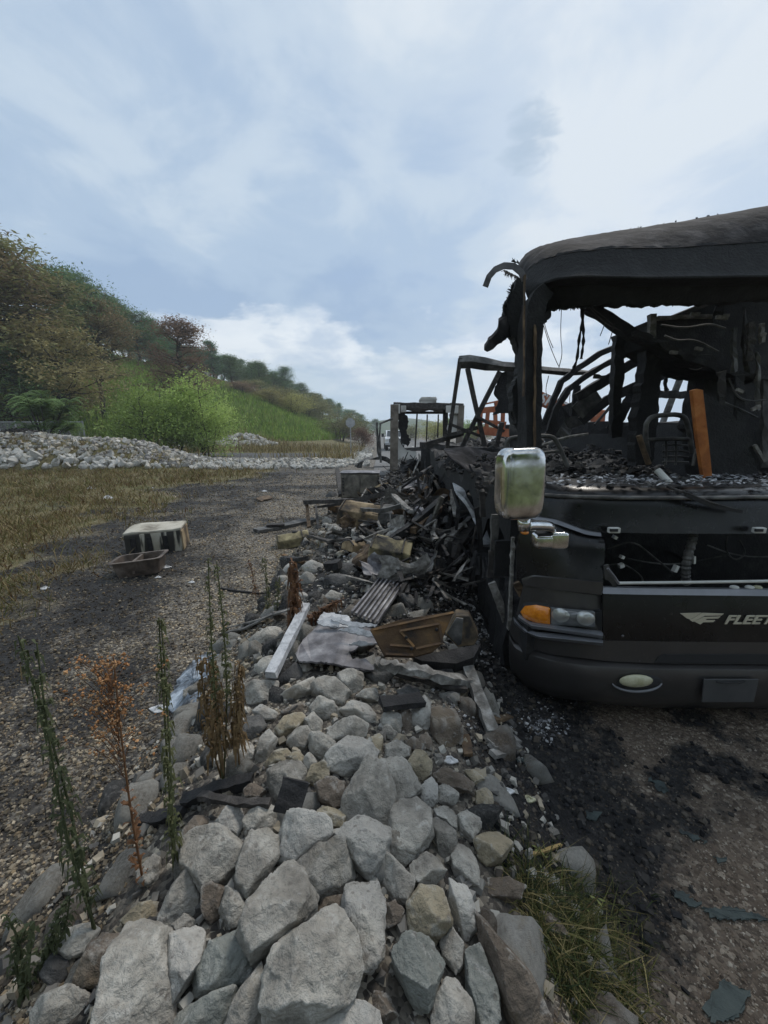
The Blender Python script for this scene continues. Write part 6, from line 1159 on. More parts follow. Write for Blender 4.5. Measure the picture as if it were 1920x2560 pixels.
L_ = [([(275, 842), (420, 838), (560, 832), (760, 785)], .10, .08, M_CHARW, [.38, .36, .33, .33], 'long charred lintel in front of the steel cabinet'), ([(330, 870), (500, 850)], .09, .05, M_CHARW, .25, 'short beam under the long lintel'), ([(285, 850), (297, 985)], .07, .07, M_BROWNW, [.34, .0], 'stub post carrying the left end of the long lintel'), ([(335, 865), (350, 990)], .05, .05, M_CHARW, [.28, .0], 'thin post right of the stub post'),
 ([(455, 655), (475, 805)], .12, .08, M_CHARW, [.75, .15], 'dark upright board left of the steel cabinet'), ([(740, 1060), (830, 1003), (1062, 812)], .07, .07, M_CHAR, [.15, .2, .55], 'long black beam slanting up towards the motorhome'), ([(880, 1000), (1000, 905), (1130, 800)], .07, .06, M_BROWNW, [.2, .35, .55], 'brown scorched beam slanting beside the black one'),
 ([(1050, 1085), (1120, 1010), (1200, 930)], .06, .04, M_ASHW, [.15, .3, .42], 'ashen slat leaning on the motorhome side'), ([(1085, 1150), (1150, 1050), (1212, 955)], .12, .03, M_CHARW, [.12, .25, .4], 'wide dark slat beside the ashen one'), ([(1105, 1200), (1200, 1112)], .04, .03, M_ASHW, [.08, .2], 'short pale slat below the wide dark slat'),
 ([(1065, 645), (1150, 790), (1240, 930), (1300, 1085)], .10, .04, M_WHITEW, [.85, .72, .55, .42], 'white ash crusted strip sagging along the motorhome side'), ([(1132, 770), (1130, 985)], .05, .06, M_BROWNW, [.65, .2], 'brown upright stud beside the motorhome'), ([(1205, 850), (1218, 1105)], .07, .06, M_CHARW, [.6, .1], 'black upright stud nearest the mirror'),
 ([(760, 795), (870, 898)], .06, .04, M_ASHW, [.4, .25], 'thin pale slat fallen across the lintel end'), ([(780, 790), (950, 840)], .06, .05, M_CHARW, [.4, .3], 'dark slat from the lintel end to the right'), ([(860, 1248), (980, 1240), (1100, 1222)], .12, .03, M_CHARW, .12, 'charred floor plank below the slats'), ([(875, 1275), (1090, 1262)], .1, .03, M_CHARW, .08, 'second charred floor plank in front'),
 ([(950, 1322), (1190, 1280)], .03, .03, M_CHAR, .08, 'thin black rod on the ground beside the skirt'), ([(1095, 645), (1160, 705), (1232, 805)], .12, .10, M_CHAR, [.9, .8, .6], 'thick black beam behind the ash crusted strip'), ([(810, 765), (930, 680), (1050, 592)], .05, .05, M_CHAR, [.35, .6, .95], 'thin black rail reaching back to the frame'), ([(1040, 600), (1070, 680), (1095, 760)], .08, .03, M_ASHW, [.95, .8, .6], 'crumpled ashen lath hanging by the rear frame'),
 ([(560, 960), (640, 1010), (730, 1040)], .06, .03, M_CHARW, .08, 'dark slat in front of the tan box'), ([(300, 1030), (420, 1060), (530, 1050)], .07, .03, M_CHARW, .10, 'dark slat right of the yellow box'), ([(560, 880), (700, 890), (810, 860)], .05, .05, M_SOOTMETAL, .32, 'bent rail behind the tan box'), ([(150, 1135), (260, 1180)], .05, .02, M_RUST, .06, 'thin rusty strip in front of the yellow box'), ([(150, 1165), (270, 1160)], .10, .05, M_CHAR, .08, 'black slab in front of the yellow box'), ([(395, 1200), (470, 1190)], .12, .08, M_CHAR, .12, 'black block lying on the far rocks'),
 ([(900, 870), (960, 960), (880, 995)], .03, .03, M_ALU, [.35, .2, .15], 'bright bent tube in the middle of the wreckage'), ([(1010, 690), (980, 780), (940, 850)], .04, .03, M_CHARW, [.55, .4, .2], 'thin black lath by the slanting beams'), ([(1000, 720), (1060, 830), (1090, 900)], .05, .03, M_CHARW, [.6, .4, .3], 'black lath crossing the slanting beams'), ([(860, 680), (790, 780)], .05, .05, M_CHAR, [.3, .2], 'short black stick before the far shell')]
for pts, w, th, m, l, lab in L_: stick('charred_timber', lab, A, pts, w, th, m, l, .008, 4, 'beam', GB)
for pts, lab in (([(1490, 1025), (1650, 1010)], 'upper pale broken slat on the char left of the bumper'), ([(1500, 1045), (1655, 1040)], 'middle pale broken slat on the char left of the bumper'), ([(1505, 1090), (1600, 1075)], 'lowest pale broken slat on the char left of the bumper'), ([(1350, 985), (1370, 1095)], 'thin buff slat standing against the brown slab'), ([(1500, 900), (1600, 880)], 'thin brown scrap of board by the grey charred plank'), ([(1270, 760), (1385, 830)], 'dark slat between the brown slab and the grey plank')):
    stick('broken_slat', lab, B, pts, .045, .02, M_ASHW if 'pale' in lab else M_BROWNW, .02, .004, 4, 'slat')
stick('reed_stem', 'yellow dry reed stem lying on the black char', D, [(1400, 710), (1480, 690), (1575, 655)], .012, .01, mat('straw', [(0.3, (0.28, 0.19, 0.07)), (0.7, (0.42, 0.31, 0.13))], 8, .8), .01, .001, 3, 'stem')
# sheets
def tilt(fn, poly, z0, z1, mn=None, mx=None):
    q = [fn(*p) for p in poly]; vs_ = [p[1] for p in q]; a, b = (min(vs_), max(vs_)) if mn is None else (mn, mx)
    return [at_z(u, v, z0 + (z1 - z0) * (v - a) / (b - a)) for u, v in q]
sh = MB(); P = tilt(B, ragged([(400, 515), (455, 430), (505, 370), (560, 335), (660, 340), (850, 370), (850, 430), (865, 470), (770, 470), (735, 500), (700, 512), (720, 545), (790, 535), (840, 580), (850, 600), (780, 605), (600, 580), (420, 550)], 4, 14), .50, .47)
for p in P: p[2] += .012 * math.sin(p[0] * 14) + .01 * math.sin(p[1] * 17)
TS = thing('torn_metal_sheet', 'heat stained torn aluminium sheet draped over the rocks', 'metal sheet', tuple(np.mean(P, 0)))
sh.prism(P, (0, 0, -.012)); sh.build('sheet_panel', M_ALU, TS)
for poly, dz in (([(520, 345), (600, 310), (660, 330), (640, 375), (560, 370)], .07), ([(600, 330), (720, 345), (860, 362), (845, 375), (700, 372)], .06), ([(640, 390), (720, 370), (850, 410), (840, 432), (700, 405)], .08), ([(700, 470), (760, 450), (840, 470), (770, 480)], .05)):
    q = tilt(B, ragged(poly, 5, 12), .50 + dz, .50 + dz * .3); MB().prism(q, (0, .004, -.01)).build('torn_flap', M_WHITEW, TS)
P = tilt(B, [(818, 388), (1000, 330), (1290, 288), (1240, 400), (1218, 470), (1170, 515), (1060, 545), (900, 540)], .70, .48); RP = thing('rusted_panel', 'rusted pressed steel panel lying on the torn sheet', 'metal panel', tuple(np.mean(P, 0))); MB().prism(P, (.0, .02, -.02)).build('panel', M_RUST, RP, bevel=.004)
f = lambda pts: [at_z(*B(x, y), .70 + (.48 - .70) * (y - 288) / (545 - 288)) + np.array([0, -.012, .012]) for x, y in pts]
for k, seg in enumerate(([(985, 402), (1205, 362)], [(1205, 362), (1222, 468)], [(1222, 468), (1075, 500)], [(985, 402), (1065, 490)], [(835, 395), (1285, 298)], [(905, 530), (1060, 535)], [(930, 480), (1060, 488)])): MB().beam(f(seg), .016, .006, (0, -.5, 1)).build('pressed_rib', M_RUST, RP)
for x, y in ((1020, 440), (1050, 500), (1190, 395)): MB().ell(f([(x, y)])[0], (.012, .008, .012), 10, 6).build('bolt_hole', M_CHAR, RP)
P = tilt(B, [(1240, 415), (1300, 310), (1375, 315), (1428, 430), (1405, 478), (1310, 490)], .60, .40); WB = thing('bent_housing', 'bent tan and grey steel housing right of the rusted panel', 'metal housing', tuple(np.mean(P, 0))); MB().prism(P, (.03, .16, -.03)).build('shell', M_TANBOX, WB, bevel=.008); MB().prism([p + np.array([0, -.006, .004]) for p in tilt(B, [(1250, 412), (1302, 325), (1340, 330), (1330, 470), (1310, 480)], .60, .41)], (0, .01, 0)).build('side_plate', M_SOOTMETAL, WB)
P = tilt(B, [(1060, 545), (1200, 515), (1440, 470), (1400, 545), (1300, 580), (1110, 565)], .46, .40); MB().prism(P, (0, .02, -.08)).build('charred_slab', M_CHAR, None, 'black charred slab under the rusted panel', 'slab')
# ribbed sheet
q4 = [(905, 65), (1005, 140), (860, 362), (715, 302)]; zc = [.48, .46, .50, .52]; C4 = [at_z(*B(*p), z) for p, z in zip(q4, zc)]; RS = thing('ribbed_sheet', 'ribbed dark metal sheet sloping down behind the torn sheet', 'metal sheet', tuple(np.mean(C4, 0)))
bil = lambda s, t: (C4[0] * (1 - s) + C4[1] * s) * (1 - t) + (C4[3] * (1 - s) + C4[2] * s) * t
MB().sheet([[bil(s, t) for s in np.linspace(0, 1, 6)] for t in np.linspace(0, 1, 8)], (0, 0, -.01)).build('sheet_panel', M_SOOTMETAL, RS)
for s in np.linspace(.02, .98, 7): MB().beam([bil(s, t) + np.array([0, 0, .012]) for t in (0, .3, .6, 1)], .014, .022, (0, 0, 1), .002, 2).build('rib', M_ALU, RS)
# appliances
def dent_box(name, par, c, sz, R, m, amp=.012, cuts=5, seed=0, bevel=.012):
    bm = bmesh.new(); bmesh.ops.create_cube(bm, size=1); bmesh.ops.scale(bm, vec=sz, verts=bm.verts); bmesh.ops.bevel(bm, geom=list(bm.edges), offset=bevel, segments=2, profile=.5, affect='EDGES')
    bmesh.ops.subdivide_edges(bm, edges=[e for e in bm.edges if e.calc_length() > .12], cuts=cuts, use_grid_fill=True); bm.verts.ensure_lookup_table(); V = np.array([v.co for v in bm.verts]); nz = np.stack([fbm(V * 4 + s * 9 + seed, seed + s, 3) for s in range(3)], 1) * amp
    for v, d in zip(bm.verts, nz): v.co = (R @ (v.co + Vector(d))) + Vector(c - WLOC[par])
    me = bpy.data.meshes.new(name); bm.to_mesh(me); bm.free(); me.polygons.foreach_set('use_smooth', [True] * len(me.polygons)); me.set_sharp_from_angle(angle=.5); o = link_mesh(name, me, m, par); WLOC[o] = WLOC[par]; return o
def rot(z, x=0, y=0): return Matrix.Rotation(z, 3, 'Z') @ Matrix.Rotation(x, 3, 'X') @ Matrix.Rotation(y, 3, 'Y')
def box_thing(name, label, cat, fn, bx, by, sz, R, m, lift=0, extras=()):
    p = gp(fn, bx, by); t = thing(name, label, cat, tuple(p)); c = p + np.array([0, sz[1] * .4, sz[2] * .5 + lift]); dent_box(extras[0] if extras else 'body', t, c, sz, R, m, seed=len(name) + int(bx)); return t, c
def streaks(t, vec, noise, col, oi):
    mp = N(t, 'ShaderNodeMapping'); t.links.new(vec, mp.inputs[0]); mp.inputs['Scale'].default_value = (9, 9, 1.0); n = N(t, 'ShaderNodeTexNoise'); n.inputs['Scale'].default_value = 1.0; n.inputs['Detail'].default_value = 5; t.links.new(mp.outputs[0], n.inputs['Vector'])
    return mix_n(t, ramp_n(t, n.outputs[0], [(.47, 0.0), (.53, .95)]), col, (.012, .011, .011))
M_STREAK = mat('soot_streaked_box', [(0.3, (0.28, 0.25, 0.18)), (0.5, (0.44, 0.41, 0.33)), (0.7, (0.55, 0.53, 0.47))], 4, .8, bump=.3, extra=streaks); M_LID = mat('pale_scorched_lid', [(0.34, (0.14, 0.12, 0.09)), (0.5, (0.42, 0.39, 0.32)), (0.7, (0.52, 0.49, 0.42))], 4, .75, bump=.3)
Rb = rot(.30, .04, -.03); t, c = box_thing('burnt_refrigerator', 'soot streaked burnt refrigerator lying on its back on the black ground', 'refrigerator', G, 850, 632, (.78, .50, .34), Rb, M_STREAK)
dent_box('door', t, c + np.array([0, 0, .19]), (.80, .52, .05), Rb, M_LID, .03, 6, 4, .02); dent_box('end_panel', t, c + np.array(Rb @ Vector((.40, 0, 0))), (.03, .48, .32), Rb, M_TANBOX, .006)
for k in range(3): dent_box('charred_panel', t, c + np.array(Rb @ Vector((-.27 + .22 * k, -.252, -.02))), (.07, .012, .26), Rb, M_CHAR, .006, 2)
# double kitchen sink
def sink():
    p = gp(G, 745, 770); t = thing('kitchen_sink', 'rusty double bowl sink lying beside the burnt refrigerator', 'sink', tuple(p)); R = rot(.28, -.05, -.06); m = M_SINK = mat('scorched_steel', [(0.3, (0.05, 0.04, 0.034)), (0.5, (0.14, 0.11, 0.09)), (0.7, (0.26, 0.22, 0.19))], 6, .5, metal=.4, bump=.3, roughvar=.3)
    def rr(w, d, r, z, n=5): return [p + np.array([0, .2, 0]) + np.array(R @ Vector((sx * (w / 2 - r) + r * math.cos(a), sy * (d / 2 - r) + r * math.sin(a), z))) for sx, sy, a0 in ((1, 1, 0), (-1, 1, 1.571), (-1, -1, 3.142), (1, -1, 4.712)) for a in [a0 + 1.571 * k / n for k in range(n + 1)]]
    rings = [rr(.48, .36, .06, .0), rr(.53, .41, .07, .10), rr(.55, .43, .07, .20), rr(.62, .50, .07, .205), rr(.62, .50, .07, .215), rr(.53, .41, .06, .215), rr(.50, .38, .06, .08), rr(.45, .33, .05, .02)]
    V = [q for r in rings for q in r]; n = len(rings[0]); F = [(i * n + k, i * n + (k + 1) % n, (i + 1) * n + (k + 1) % n, (i + 1) * n + k) for i in range(len(rings) - 1) for k in range(n)]; F.append(tuple(range(n))); F.append(tuple((len(rings) - 1) * n + k for k in range(n)))
    shade_auto(MB().add(V, F).build('basin', m, t), .7); q = lambda x, y, z: p + np.array([0, .2, 0]) + np.array(R @ Vector((x, y, z)))
    MB().beam([q(-.03, -.20, .12), q(-.03, .20, .12)], .03, .17).build('divider', m, t)
sink()
t, c = box_thing('steel_cabinet', 'square steel cabinet with heat blued doors in the wreckage', 'cabinet', A, 585, 822, (.95, .55, .66), rot(-.04), M_STEELBOX)
for sx in (-.235, .235): dent_box('cabinet_door', t, c + np.array([sx, -.285, 0]), (.45, .02, .58), rot(-.04), M_STEELBOX, .006, 3, int(10 + sx * 10), .006)
for k in range(6): MB().box(c + np.array([-.42, -.30, -.2 + .08 * k]), (.05, .012, .03)).build('vent_slot', M_CHAR, t)
dent_box('top_flange', t, c + np.array([0, -.02, .335]), (1.0, .6, .02), rot(-.04), M_ALU, .008, 4, 3, .004)
# tan hexagonal tank
def hex_tank(name, label, fn, bx, by, L, r, ang, m, tiltx=0.0, h=0.9):
    p = gp(fn, bx, by); t = thing(name, label, 'tank', tuple(p)); R = rot(ang, 0, tiltx); prof = [(-1, -.55 * h), (-.95, .25 * h), (-.5, .62 * h), (.25, .75 * h), (.95, .3 * h), (1, -.6 * h)]; c = p + np.array([0, r, r * .6])
    bm_ = MB(); ns = 6
    rings = [[c + np.array(R @ Vector((L * (k / ns - .5), -x * r * (1 + .03 * math.sin(k * 2 + x)), z * r))) for x, z in prof] for k in range(ns + 1)]
    V = [q for ri in rings for q in ri]; n = 6; F = [(i * n + k, i * n + (k + 1) % n, (i + 1) * n + (k + 1) % n, (i + 1) * n + k) for i in range(ns) for k in range(n)] + [tuple(range(n)), tuple(ns * n + k for k in range(n))]
    bm_.add(V, F).build('tank_body', m, t, bevel=.012)
    for sx in (-.46, .30): MB().beam([c + np.array(R @ Vector((L * sx, -x * r * 1.04, z * r * 1.04))) for x, z in prof[:5]], .03, .014, (1, 0, 0)).build('strap', M_CHARW, t)
    MB().ell(c + np.array(R @ Vector((L * .1, 0, .72 * r * h))), (.05, .05, .03), 12, 8).build('filler_cap', M_CHAR, t)
    return t
hex_tank('water_tank', 'tan hexagonal tank lying behind the slats in the middle of the wreckage', A, 640, 1000, .85, .27, -.35, M_TANBOX, .08)
hex_tank('water_tank', 'small yellow box shaped tank at the left end of the wreckage', A, 195, 1100, .52, .17, .30, M_YELBOX, -.12)
hex_tank('water_tank', 'round shouldered olive tan tank before the dark tray', A, 760, 1215, .42, .21, -.15, M_YELBOX, .15)
hex_tank('foam_block', 'scorched tan block half buried left of the slanting beams', A, 900, 930, .5, .17, .5, M_TANBOX, -.2)
hex_tank('foam_block', 'rusty block on the far side of the long lintel', A, 470, 905, .45, .16, -.6, M_RUST, .15)
hex_tank('foam_block', 'small tan block lying among the far rocks', A, 560, 1130, .3, .10, .8, M_TANBOX, .2)
hex_tank('water_tank', 'low scorched tank body joined behind the tan hexagonal one', A, 790, 985, .4, .2, -.3, M_SOOTMETAL, .1)
P = [at_y(*A(x, y), 5.0) for x, y in ((855, 1030), (900, 1000), (1048, 996), (1046, 1150), (1000, 1160), (960, 1120), (905, 1150), (880, 1120))]; TR = thing('dark_tray', 'dark bent metal tray standing right of the olive tan tank', 'metal tray', tuple(P[4])); MB().prism(P, (.03, .03, 0)).build('tray_back', M_SOOTMETAL, TR, bevel=.004); MB().beam([at_y(*A(858, 1028), 4.97), at_y(*A(900, 1000), 4.97), at_y(*A(1050, 996), 4.97)], .06, .014, (0, 0, 1)).build('tray_rim', M_ASHW, TR); MB().prism([at_y(*A(x, y), 4.95) for x, y in ((900, 1020), (950, 1012), (965, 1120), (955, 1150), (905, 1150))], (0, .03, 0)).build('tray_post', M_BROWNW, TR)
P = tilt(A, [(562, 1042), (600, 1030), (650, 1045), (692, 1068), (640, 1074), (572, 1068)], .33, .27); MB().prism(P, (0, .01, -.01)).build('copper_sheet', M_ORANGE, None, 'small orange brown sheet of scorched metal below the tan tank', 'metal sheet')
MB().prism(tilt(A, ragged([(345, 1500), (380, 1455), (520, 1480), (545, 1540), (440, 1545)], 5, 14), .52, .5), (0, 0, -.01)).build('metal_scrap', M_WHITEW, None, 'crumpled pale metal scrap behind the torn sheet by the brown weed', 'metal scrap')
MB().prism(tilt(B, [(20, 540), (90, 490), (170, 495), (105, 560)], .04, .03), (0, 0, -.012)).build('slate_tile', M_SOOTMETAL, None, 'dark flat tile lying on the gravel left of the white post', 'tile')
MB().prism(tilt(A, ragged([(0, 820), (60, 800), (95, 812), (30, 835)], 3, 14), .06, .03), (0, 0, -.02)).build('metal_scrap', M_BROWNW, None, 'small bent scrap on the far gravel behind the long board', 'metal scrap')
# bluish wet ash sheet and other litter
M_BLUEASH = mat('bluish_ash', [(0.36, (0.02, 0.021, 0.024)), (0.5, (0.16, 0.19, 0.23)), (0.66, (0.44, 0.50, 0.57))], 9, .5, bump=.6, bscale=50)
def ash_sheet():
    poly = ragged([(1030, 1300), (1080, 1240), (1150, 1190), (1230, 1200), (1180, 1290), (1140, 1400), (1100, 1470), (1000, 1540), (930, 1500), (960, 1420), (990, 1350)], 9, 18)
    pts = [gp(G, x, y, .012) for x, y in poly]; c = np.mean(pts, 0); mb = MB(); R = [[c + (p - c) * s + np.array([0, 0, .012 * random.random()]) for p in pts + pts[:1]] for s in (1, .8, .6, .4, .2, .02)]; mb.sheet(R, (0, 0, -.01)); mb.build('melted_foam_sheet', M_BLUEASH, None, 'bluish white melted sheet flat on the gravel left of the brown weeds', 'melted sheet')
ash_sheet()
for i, (fn, x, y, s, lab) in enumerate(((G, 505, 272, .26, 'large white paper scrap on the dry grass'), (G, 930, 712, .12, 'pale scrap right of the sink'), (G, 885, 768, .07, 'small white scrap in front of the sink'), (G, 1075, 795, .07, 'white and blue crumpled scrap on the gravel right of the sink'), (G, 250, 830, .10, 'small pale scrap on the dry grass'), (G, 890, 1505, .10, 'white scrap at the lower end of the bluish sheet'), (G, 965, 1590, .05, 'small white flake between the two green weeds'), (G, 855, 268, .10, 'pale pebble like scrap at the edge of the dry grass'), (G, 600, 325, .3, 'broken pale scrap heap below the large paper scrap'), (B, 1268, 1118, .06, 'crumpled white wrapper at the right edge of the ridge'), (B, 235, 1010 + 400, .02, 'tiny orange flake on a rock'), (A, 310, 635, .3, 'white bag among the far stones'), (A, 285, 650, .3, 'green bag among the far stones'), (A, 45, 780, .15, 'white scrap on the far gravel'), (D, 1275, 352, .05, 'short pale tube on the black char'), (D, 1395, 395, .05, 'yellow leaf on the black char'), (D, 1455, 965, .025, 'tiny white flake by the grass tuft'), (A, 560, 555, .5, 'blue scrap by the road edge'))):
    p = gp(fn, x, y, .01); R = []; 
    for k in (1, .6, .15): R.append([p + np.array([math.cos(a) * s * k * (.5 + .2 * math.sin(3 * a + i)), math.sin(a) * s * k * .38, (1 - k) * s * .22 * (1 + .6 * math.sin(a * 4 + i))]) for a in np.linspace(0, 2 * math.pi, 15)])
    m = M_PAPER
    if 'yellow' in lab: m = M_FOG
    if 'green' in lab: m = LM['green']
    if 'orange' in lab: m = M_ORANGE
    MB().sheet(R, (0, 0, -.006)).build('litter_scrap', m, None, lab, 'litter')
# windshield glass sheets on the right ground
def Rr(x, y): return (1180 + x * K, 1820 + y * K)
for poly, lab in (([(1120, 890), (1200, 930), (1290, 985), (1230, 1000), (1150, 950)], 'small greenish glass sheet on the packed gravel'), ([(1285, 1010), (1480, 1000), (1659, 1060), (1659, 1075), (1480, 1078), (1330, 1055)], 'large greenish glass sheet at the right edge'), ([(990, 280), (1070, 300), (1110, 360), (1040, 350)], 'greenish glass shard below the bumper'), ([(1290, 1560), (1400, 1410), (1560, 1480), (1500, 1620), (1350, 1650)], 'dark greenish glass sheet at the bottom right corner'), ([(1160, 570), (1250, 600), (1320, 640), (1230, 620)], 'thin glass sliver on the packed gravel'), ([(640, 460), (730, 470), (700, 520), (640, 500)], 'teal glass scrap at the edge of the char'), ([(1350, 720), (1430, 735), (1400, 750)], 'tiny bright glass sliver on the packed gravel'), ([(240, 170), (320, 150), (370, 180), (300, 210)], 'grey glass scrap by the pale slats')):
    P = [gp(Rr, x, y, .008 + .006 * random.random()) for x, y in ragged(poly, 13, 13)]; MB().prism(P, (0, 0, -.004)).build('glass_sheet', M_GLASS, None, lab, 'broken glass')
# uncountable burnt sticks and scraps over the mound
def rubble():
    mb = MB(); mats = [MB() for _ in range(3)]
    for i in range(850):
        y = random.uniform(3.1, 12.5); x = random.gauss(.5, .36) - .02 * (y - 3)
        if x > .98 + .2 * (y > 5) or x < -1.0: continue
        z = zg1(x, y) + random.uniform(.0, .16) + (random.random() ** 2 * .55 * max(0, min(1, (x - .3) / .5))); L = random.uniform(.08, .5) * (.7 + .06 * y); a = random.uniform(0, 6.28); e = random.gauss(0, .35 + .5 * (x > .55)); d = np.array([math.cos(a) * math.cos(e), math.sin(a) * math.cos(e), math.sin(e)]) * L / 2; c = np.array([x, y, z + abs(d[2]) * .8])
        mats[0 if random.random() < .62 else random.choice((1, 2))].beam([c - d, c, c + d], random.uniform(.008, .05), random.uniform(.006, .02), (0, 0, 1), .012)
    for mb, m, nm, lab in zip(mats, (M_CHAR, M_ASHW, M_CHARW), ('burnt_splinters', 'ashen_splinters', 'scorched_splinters'), ('black burnt splinters heaped along the left side of the motorhome', 'ash grey splinters among the wreckage beside the motorhome', 'dark scorched splinters among the wreckage beside the motorhome')): mb.build(nm, m, None, lab, 'wood splinters', None, 'stuff')
    n = 9000; y = RNG.uniform(2.6, 13, n); x = RNG.normal(.5, .5, n) - .02 * (y - 3); k = (x < 1.05) & (x > -1.1); x, y = x[k], y[k]; n = len(x); z = zg(x, y) + .03 * RNG.random(n); sz = RNG.uniform(.015, .07, n) * (.7 + .07 * y)
    reg(chips('burnt_crumbs', np.stack([x, y, z], 1), sz, tones(n, [(0.01, 0.01, 0.011), (0.02, 0.02, 0.02), (0.035, 0.033, 0.032), (0.07, 0.066, 0.063), (0.2, 0.195, 0.19)]), flat=.45), 'black burnt crumbs covering the wreckage mound', 'char', kind='stuff')
rubble()
# bent sheets standing in the wreckage
for i, (x, y, w, h, Y, m, lab) in enumerate(((870, 640, 120, 70, 9.5, M_CHARB, 'charred curved shell piece in front of the far wreck'), (1000, 760, 60, 150, 7.0, M_CHARB, 'black hanging lining scrap by the rear frame'), (960, 1050, 120, 90, 5.4, M_CHARB, 'black crumpled sheet behind the dark tray'), (1150, 1000, 70, 160, 5.2, M_CHARB, 'black lining sheet beside the upright studs'), (700, 840, 140, 45, 8.2, M_SOOTMETAL, 'crumpled grey sheet behind the tan tank'), (1235, 1230, 60, 200, 3.9, M_CHARB, 'black charred insulation beside the motorhome corner'))):
    rows = [[at_y(*A(x + w * (s - .5) + 5 * math.sin(k * 2 + i), y + h * (k / 5 - .5) + 8 * math.sin(s * 9 + i)), Y + .12 * math.sin(s * 7 + k * .8 + i)) for s in np.linspace(0, 1, 8)] for k in range(6)]
    MB().sheet(rows, (0, .02, 0)).build('charred_sheet', m, None, lab, 'charred sheet', 'charred sheets in the wreckage')
def bent_panels():
    spots_ = []
    for i in range(48):
        y = random.uniform(3.3, 10.5); x = random.gauss(.22, .5) - .03 * (y - 3)
        if x > .9: x = .8
        w = random.uniform(.18, .45) * (.8 + .06 * y); h = w * random.uniform(.4, 1.0); z = zg1(x, y) + random.uniform(.06, .28) + .2 * max(0, (x - .4)); R = rot(random.uniform(0, 6.28), random.gauss(0, .7), random.gauss(0, .4)); a, b, c = random.uniform(2, 6), random.uniform(0, 6), random.uniform(.02, .07)
        rows = [[np.array([x, y, z]) + np.array(R @ Vector((w * (s - .5) + .03 * math.sin(t * 9 + b), h * (t - .5) * (1 + .3 * math.sin(s * 7 + b)), c * math.sin(a * s + b) + .6 * c * math.sin(5 * t + a) + random.uniform(-.008, .008)))) for s in np.linspace(0, 1, 9)] for t in np.linspace(0, 1, 7)]
        m = (M_CHARB, M_SOOTMETAL, M_RUST, M_ALU, M_SOOTMETAL, M_BROWNW, M_ASHW, M_TANBOX)[i % 8]; nm = {'bubbled_char': 'black bubbled', 'sooty_metal': 'sooty grey', 'heat_stained_aluminium': 'heat stained silver', 'scorched_wood': 'scorched brown', 'ashen_wood': 'ash grey', 'rust': 'rusty brown', 'smoked_tan_foam': 'smoked tan'}[m.name]
        MB().sheet(rows, (0, 0, -.008)).build('bent_scrap', m, None, nm + ' bent panel scrap lying in the wreckage beside the motorhome', 'metal panel', nm + ' panel scraps in the wreckage')
bent_panels()
def ash_drifts():
    n = 5200; y = RNG.uniform(2.9, 12, n); x = RNG.normal(.55, .4, n) - .02 * (y - 3); k = (x < 1.0) & (x > -.8) & (fbm2(x, y, 2.2, 88, 3) > .02); x, y = x[k], y[k]; n = len(x); sz = (.006 + .035 * RNG.random(n) ** 2.5) * (.7 + .1 * y)
    reg(chips('ash_drift', np.stack([x, y, zg(x, y) + .02 + .06 * RNG.random(n)], 1), sz, tones(n, [(0.32, 0.32, 0.33), (0.22, 0.22, 0.22), (0.48, 0.48, 0.48), (0.13, 0.13, 0.13)]), flat=.4, jit=.5), 'pale grey ash lying in drifts over the wreckage beside the motorhome', 'ash', kind='stuff')
ash_drifts()
# ================================================================== WEEDS AND GRASS
def wm(name, a, b): return mat(name, [(0.35, a), (0.65, b)], 20, .75, bump=0, trans=.2, rnd=0)
WM = {'green': wm('weed_green', (0.07, 0.08, 0.03), (0.125, 0.13, 0.055)), 'dgreen': wm('weed_dark_green', (0.055, 0.068, 0.028), (0.095, 0.108, 0.048)), 'rust': wm('weed_rust', (0.13, 0.06, 0.026), (0.24, 0.12, 0.055)), 'brown': wm('weed_brown', (0.12, 0.075, 0.032), (0.24, 0.16, 0.075)), 'red': wm('weed_red_brown', (0.10, 0.045, 0.022), (0.20, 0.10, 0.045))}
def weed(label, base, top, kind, n, ll, hang, stems=1, spread=.0, wdt=.007, start=.1, tuft=0.0, name='weed', stemm=None, end=1.0):
    b = on_ground(*base); tp = at_y(top[0], top[1], b[1] + .02); t = thing(name, label, 'weed', tuple(b)); lf = []
    for s in range(stems):
        o = np.array([random.gauss(0, spread), random.gauss(0, spread * .5), 0]); e = tp + o * 2.2 - np.array([0, 0, .12 * s * abs(random.random()) * np.linalg.norm(tp - b)]); bow = np.array([random.gauss(0, .015), random.gauss(0, .02), 0]); P = [b + o * .3, b + (e - b) * .33 + bow, b + (e - b) * .66 + bow, e]
        MB().tube(P, lambda q: .0036 * (1 - .75 * q) + .001, 5, 2).build('stem', stemm or WM[kind], t)
        for k in range(n // stems):
            f = start + (end - start) * random.random(); i = min(int(f * 3), 2); c = P[i] + (P[i + 1] - P[i]) * (f * 3 - i); a = random.uniform(0, 6.28); L = ll * random.uniform(.5, 1.3) * (1.15 - .5 * f)
            out = np.array([math.cos(a), math.sin(a), 0]); dz = -hang if random.random() < .85 else .3; p0, p1_, p2_ = c, c + out * L * .45 + np.array([0, 0, L * (.28 + .3 * dz)]), c + out * L * .62 + np.array([0, 0, L * dz]); sd = np.array([-out[1], out[0], random.gauss(0, .4)]) * wdt * random.uniform(.6, 1.3)
            lf += [p0 - sd * .3, p0 + sd * .3, p1_ + sd, p1_ - sd, p1_ - sd, p1_ + sd, p2_ + sd * .2, p2_ - sd * .2]
    V = np.array(lf) - b; me = np_mesh('leaves', V, np.arange(len(V)).reshape(-1, 4)); reg(link_mesh('leaves', me, WM[kind], t), kind='stuff'); return t
weed('tall dark green weed leaning over the gravel at the left', Cc(470, 1215), (62, 1590), 'dgreen', 280, .045, .75, 2, .008, .0045)
